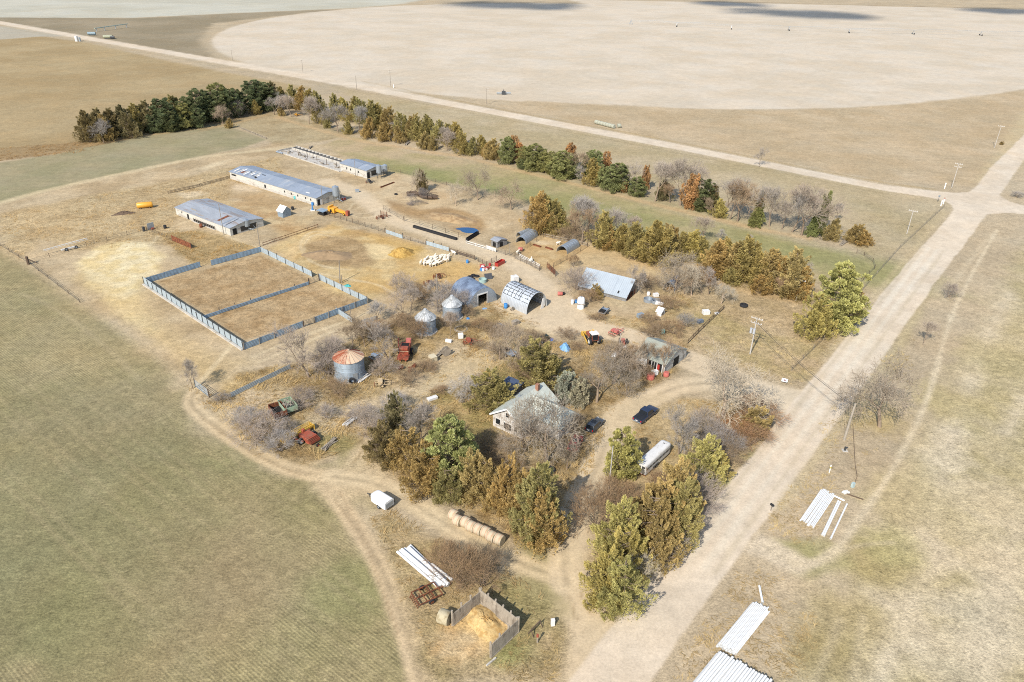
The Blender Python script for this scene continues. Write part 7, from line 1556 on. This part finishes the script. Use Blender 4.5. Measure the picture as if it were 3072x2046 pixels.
def pivot():
    P = [(1892, 73), (2030, 80), (2194, 88), (2366, 92), (2547, 99), (2739, 103), (2942, 107), (3150, 112)]
    o = at(*P[0]); t = thing('center_pivot', 'long white pivot sprinkler spanning the pale round field', 'irrigation pivot', o); Q = [at(*p) - o for p in P]; H = 4
    MB().bar((0, 0, 0), (0, 0, H + 1), .4).bar((-2, -2, 0), (0, 0, H), .2).bar((2, -2, 0), (0, 0, H), .2).build('pivot_tower', GALVP, t)
    for i in range(len(Q) - 1):
        a, b = Q[i], Q[i + 1]; m = MB(); p = None
        for k in range(9):
            u = k / 8; q = a.lerp(b, u) + Vector((0, 0, H + 1.6 * 4 * u * (1 - u) * .5)); s = a.lerp(b, u) + Vector((0, 0, H - .8))
            if p is not None: m.bar(p[0], q, .16); m.bar(p[1], s, .06); m.bar(p[0], s, .05)
            p = (q, s)
        m.build('span', GALVP, t)
        x = (b - a).normalized(); y = Vector((-x.y, x.x, 0)); f = MB(); f.bar(b + y * 2.4, b + Vector((0, 0, H)), .2).bar(b - y * 2.4, b + Vector((0, 0, H)), .2).bar(b + y * 2.4 + Vector((0, 0, .6)), b - y * 2.4 + Vector((0, 0, .6)), .3); tw = f.build('tower', GALVP, t)
        for s in (-1, 1): e = MB().tube(y * 0 - x * .25, x * .25, .7, n=14).build('wheel', RUBBER, tw); e.location = b + y * 2.3 * s + Vector((0, 0, .7))
pivot()
# ------------------------------------------------------------------ clouds whose shadows lie on the far fields
def cloud(px, py, rx, ry, seed):
    g = at(px, py); s = 2400.0; c = g + sdir * (s / sdir.z); rs = np.random.RandomState(seed); b = MB()
    for i in range(int(rx * ry / 52)):
        a = rs.rand() * 2 * PI; r = math.sqrt(rs.rand()); q = 1 - .7 * r
        R = (10 + 16 * rs.rand()) * q
        b.ell((rx * r * math.cos(a), ry * r * math.sin(a), rs.normal() * 6), (R * 1.6, R, R * .35), 8, 5)
    o = b.build('cloud', mat('cloud_white', (.85, .85, .85), 1, 0, .03, .02), None, c); tag(o, kind='structure')
cloud(2310, 36, 55, 60, 1); cloud(2420, 42, 45, 62, 7); cloud(2510, 46, 42, 62, 6); cloud(1510, 15, 80, 60, 2); cloud(1640, 18, 45, 60, 9); cloud(3000, 33, 60, 50, 3); cloud(3110, 36, 50, 50, 10); cloud(2190, 12, 45, 60, 4)

# ------------------------------------------------------------------ fallen trees
def fallen(label, px, mk, var, h, tilt, rz, wf=1.0, col=(.5, .46, .4), bark=1.4):
    t = thing('fallen_tree', label, 'fallen tree', at(*px), rz); v = TREES[mk][var]
    for nm, me in (('trunk', v[0]), ('crown', v[1])):
        o = bpy.data.objects.new(nm, me); COL.objects.link(o); o.parent = t; o.scale = (h * wf, h * wf, h); o.rotation_euler = (tilt, 0, 0); o.location = (0, 0, .4)
        o.color = (*col, 1) if nm == 'crown' else (bark, bark, bark, 1)
    return t
fallen('white fallen tree sprawled in the weedy lot', (1425, 1175), 'spread', 1, 8.5, 1.25, -.4, 1.0, (.55, .5, .43), 2.2)
fallen('pale fallen branches lying beside the sprawled tree', (1395, 1160), 'shrub', 2, 5, 1.0, .6, 1.0, (.5, .46, .4), 2.0)
fallen('uprooted dead branches sprawling below the big fallen trunk', (1283, 612), 'spread', 0, 9, 1.35, -1.4, .9, (.26, .22, .19), .9)
fallen('dark fallen crown lying beside the big fallen trunk', (1315, 590), 'spread', 2, 8, 1.2, -1.0, 1.0, (.22, .19, .17), .8)
_a, _b2 = at(1221, 588), at(1312, 598); _t = thing('fallen_tree', 'huge dark fallen trunk lying near the hay strip', 'fallen tree', _a, math.atan2((_b2 - _a).y, (_b2 - _a).x)); _L = (_b2 - _a).length
_m = MB(); _p = None; _R = random.Random(5)
for i in range(9):
    q = Vector((_L * i / 8, 1.5 * math.sin(i * .8), .7 + .25 * math.sin(i * 1.3)))
    if _p is not None: _m.tube(_p, q, .75 - .03 * i, .72 - .03 * i, 10)
    _p = q
_m.build('trunk', WOODD, _t); _m = MB()
for i in range(14): _m.tube((_L * _R.random(), 1, .8), (_L * _R.random(), _R.uniform(-3, 4), _R.uniform(.5, 3)), .15, .05, 6)
_m.build('branches', WOODD, _t)

# ------------------------------------------------------------------ sheep
def sheep_mesh():
    b = MB(); b.ell((0, 0, .68), (.56, .30, .30), 14, 9); b.ell((.50, 0, .86), (.20, .15, .19), 10, 7); b.ell((.70, 0, .93), (.19, .09, .11), 10, 7)
    for y in (-1, 1): b.ell((.60, y * .14, .98), (.05, .10, .035), 6, 4)
    for x in (-.36, .34):
        for y in (-.15, .15): b.tube((x, y, 0), (x, y, .5), .05, .075, 7)
    b.ell((-.58, 0, .62), (.07, .06, .16), 7, 5)
    return b
WOOL = mat('wool', A(240, 228, 206, 1.4), .95, 0, .12, 6, bump=.6)
s0 = sheep_mesh().build('sheep', WOOL); tag(s0, 'white sheep packed in the flock on the dirt lot', 'sheep', 'sheep of the white flock')
_rm = s0.modifiers.new('blend', 'REMESH'); _rm.mode = 'VOXEL'; _rm.voxel_size = .045; _rm.use_smooth_shade = True
R = random.Random(21); spots = []
_fl = G([(1262, 794), (1283, 776), (1320, 772), (1350, 774), (1346, 785), (1322, 792), (1300, 801), (1275, 800)])
_tries = 0
while len(spots) < 46 and _tries < 6000:
    _tries += 1
    p = at(R.uniform(1258, 1354), R.uniform(770, 803))
    if sdist(_fl, np.array([p.x]), np.array([p.y]))[0] < 0 and all((p - q).length > .95 for q in spots): spots.append(p)
def sheep(p, rz, lab=None, sc=1.0, group=True):
    o = s0.copy(); COL.objects.link(o); o.location = p; o.rotation_euler = (0, 0, rz); o.scale = (sc, sc, sc)
    if lab: o['label'] = lab
    if not group: del o['group']
    return o
for i, p in enumerate(spots):
    if i == 0: s0.location = p; s0.rotation_euler = (0, 0, .8)
    else: sheep(p, .6 + R.gauss(0, .6), None, R.uniform(.95, 1.2))
sheep(at(1361, 765), 2.5, 'lone sheep standing by the brown board fence', 1.3, False); sheep(at(1590, 790), .5, 'white sheep beside the plank chute', 1.2, False); sheep(at(1594, 785), 1.5, 'white sheep just behind another beside the plank chute', 1.2, False); sheep(at(1553, 763), 1.0, 'white sheep at the near corner of the hoop pen', 1.2, False); sheep(at(1674, 735), .3, 'sheep left of the hoop shelter in the pen', 1.1, False)

# ------------------------------------------------------------------ dry grass standing in the rough ground
def dry_grass():
    rs = np.random.RandomState(3)
    zones = [  # polygon (photo pixels), tufts per m2, height, colour, clump seed
        (WEEDS, 1.1, .85, (206, 180, 128)), ([(0, 650), (250, 595), (520, 545), (830, 475), (850, 520), (690, 560), (700, 620), (520, 650), (560, 730), (400, 740), (250, 750), (120, 720), (60, 780), (0, 740)], .30, .7, (200, 172, 122)),
        ([(470, 705), (600, 692), (760, 738), (775, 750), (640, 790), (590, 800)], .8, .7, (196, 164, 108)), ([(1330, 930), (1500, 905), (1530, 950), (1470, 960), (1440, 990), (1430, 1060), (1350, 1090), (1300, 1000)], .9, .8, (190, 158, 106)),
        ([(1750, 930), (1900, 960), (2040, 880), (2120, 940), (2080, 1040), (2040, 1080), (1930, 1005), (1760, 955)], .7, .6, (194, 166, 116)), ([(2080, 1050), (1990, 900), (2300, 960), (2540, 1010), (2400, 1165), (2250, 1120)], .35, .4, (206, 186, 140)),
        ([(1110, 1550), (1180, 1530), (1330, 1620), (1560, 1730), (1640, 1800), (1620, 1840), (1560, 1880), (1440, 1800), (1350, 1870), (1300, 1960), (1240, 1900), (1180, 1700)], 1.0, .5, (188, 164, 118)), ([(1500, 1990), (1560, 1900), (1680, 1900), (1660, 2046), (1480, 2046)], 1.0, .5, (184, 162, 114)),
        ([(2240, 1680), (2330, 1730), (2420, 1780), (2460, 1900), (2400, 2046), (2000, 2046), (2030, 1990)], 1.0, .5, (198, 176, 130)), ([(2330, 1520), (2480, 1310), (2520, 1400), (2480, 1560), (2440, 1640), (2300, 1600)], .8, .45, (200, 180, 134)),
        ([(1920, 1260), (2050, 1200), (2220, 1215), (2290, 1270), (2280, 1330), (2200, 1420), (2080, 1560), (1990, 1740), (1900, 1800), (1800, 1790), (1790, 1680), (1830, 1540), (1880, 1330)], .6, .5, (196, 168, 118)),
        ([(560, 1150), (700, 1190), (640, 1240), (620, 1230)], 1.0, .6, (200, 172, 120)), ([(2440, 1290), (2620, 1100), (2760, 1000), (2700, 1280), (2560, 1420)], .35, .4, (206, 186, 138)), ([(0, 445), (250, 425), (300, 440), (250, 458), (0, 484)], .6, 1.0, (170, 138, 92))]
    V, F, T = [], [], []; n = 0
    for px, dens, h, col in zones:
        P = G(px); x0, y0 = P.min(0); x1, y1 = P.max(0); k = int((x1 - x0) * (y1 - y0) * dens * 2.2); h *= .8
        X = x0 + rs.rand(k) * (x1 - x0); Y = y0 + rs.rand(k) * (y1 - y0)
        cl = fbm(X, Y, 6, 201, 3); keep = (sdist(P, X, Y) < 0) & (rs.rand(k) < np.clip((cl - .36) * 4, .05, 1))
        X, Y, cl = X[keep], Y[keep], cl[keep]; c = np.array(A(*col))
        an = fbm(X, Y, 7, 231, 2) * 14
        for x, y, q, a0 in zip(X, Y, cl, an):
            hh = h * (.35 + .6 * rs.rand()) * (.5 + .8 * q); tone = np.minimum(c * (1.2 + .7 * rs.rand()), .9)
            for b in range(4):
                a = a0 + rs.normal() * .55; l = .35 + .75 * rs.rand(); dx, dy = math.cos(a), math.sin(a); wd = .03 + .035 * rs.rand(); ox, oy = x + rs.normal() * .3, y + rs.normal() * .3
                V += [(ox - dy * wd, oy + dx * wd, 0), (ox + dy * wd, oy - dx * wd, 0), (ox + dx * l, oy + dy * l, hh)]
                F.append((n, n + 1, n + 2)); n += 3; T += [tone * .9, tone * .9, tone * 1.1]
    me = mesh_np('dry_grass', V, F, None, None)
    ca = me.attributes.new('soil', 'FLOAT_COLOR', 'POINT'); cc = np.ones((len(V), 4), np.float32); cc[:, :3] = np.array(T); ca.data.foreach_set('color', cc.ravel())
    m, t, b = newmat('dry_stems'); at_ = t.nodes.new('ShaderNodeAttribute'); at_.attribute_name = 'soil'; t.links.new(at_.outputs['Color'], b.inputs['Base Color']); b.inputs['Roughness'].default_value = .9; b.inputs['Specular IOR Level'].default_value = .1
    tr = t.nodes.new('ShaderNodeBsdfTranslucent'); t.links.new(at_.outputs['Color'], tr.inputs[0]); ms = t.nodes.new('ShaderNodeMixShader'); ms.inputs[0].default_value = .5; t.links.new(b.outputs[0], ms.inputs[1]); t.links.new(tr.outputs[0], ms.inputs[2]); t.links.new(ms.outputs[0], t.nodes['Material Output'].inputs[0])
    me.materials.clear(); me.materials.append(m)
    o = bpy.data.objects.new('dry_grass', me); COL.objects.link(o); tag(o, kind='stuff')
    print('grass blades', len(F))
dry_grass()
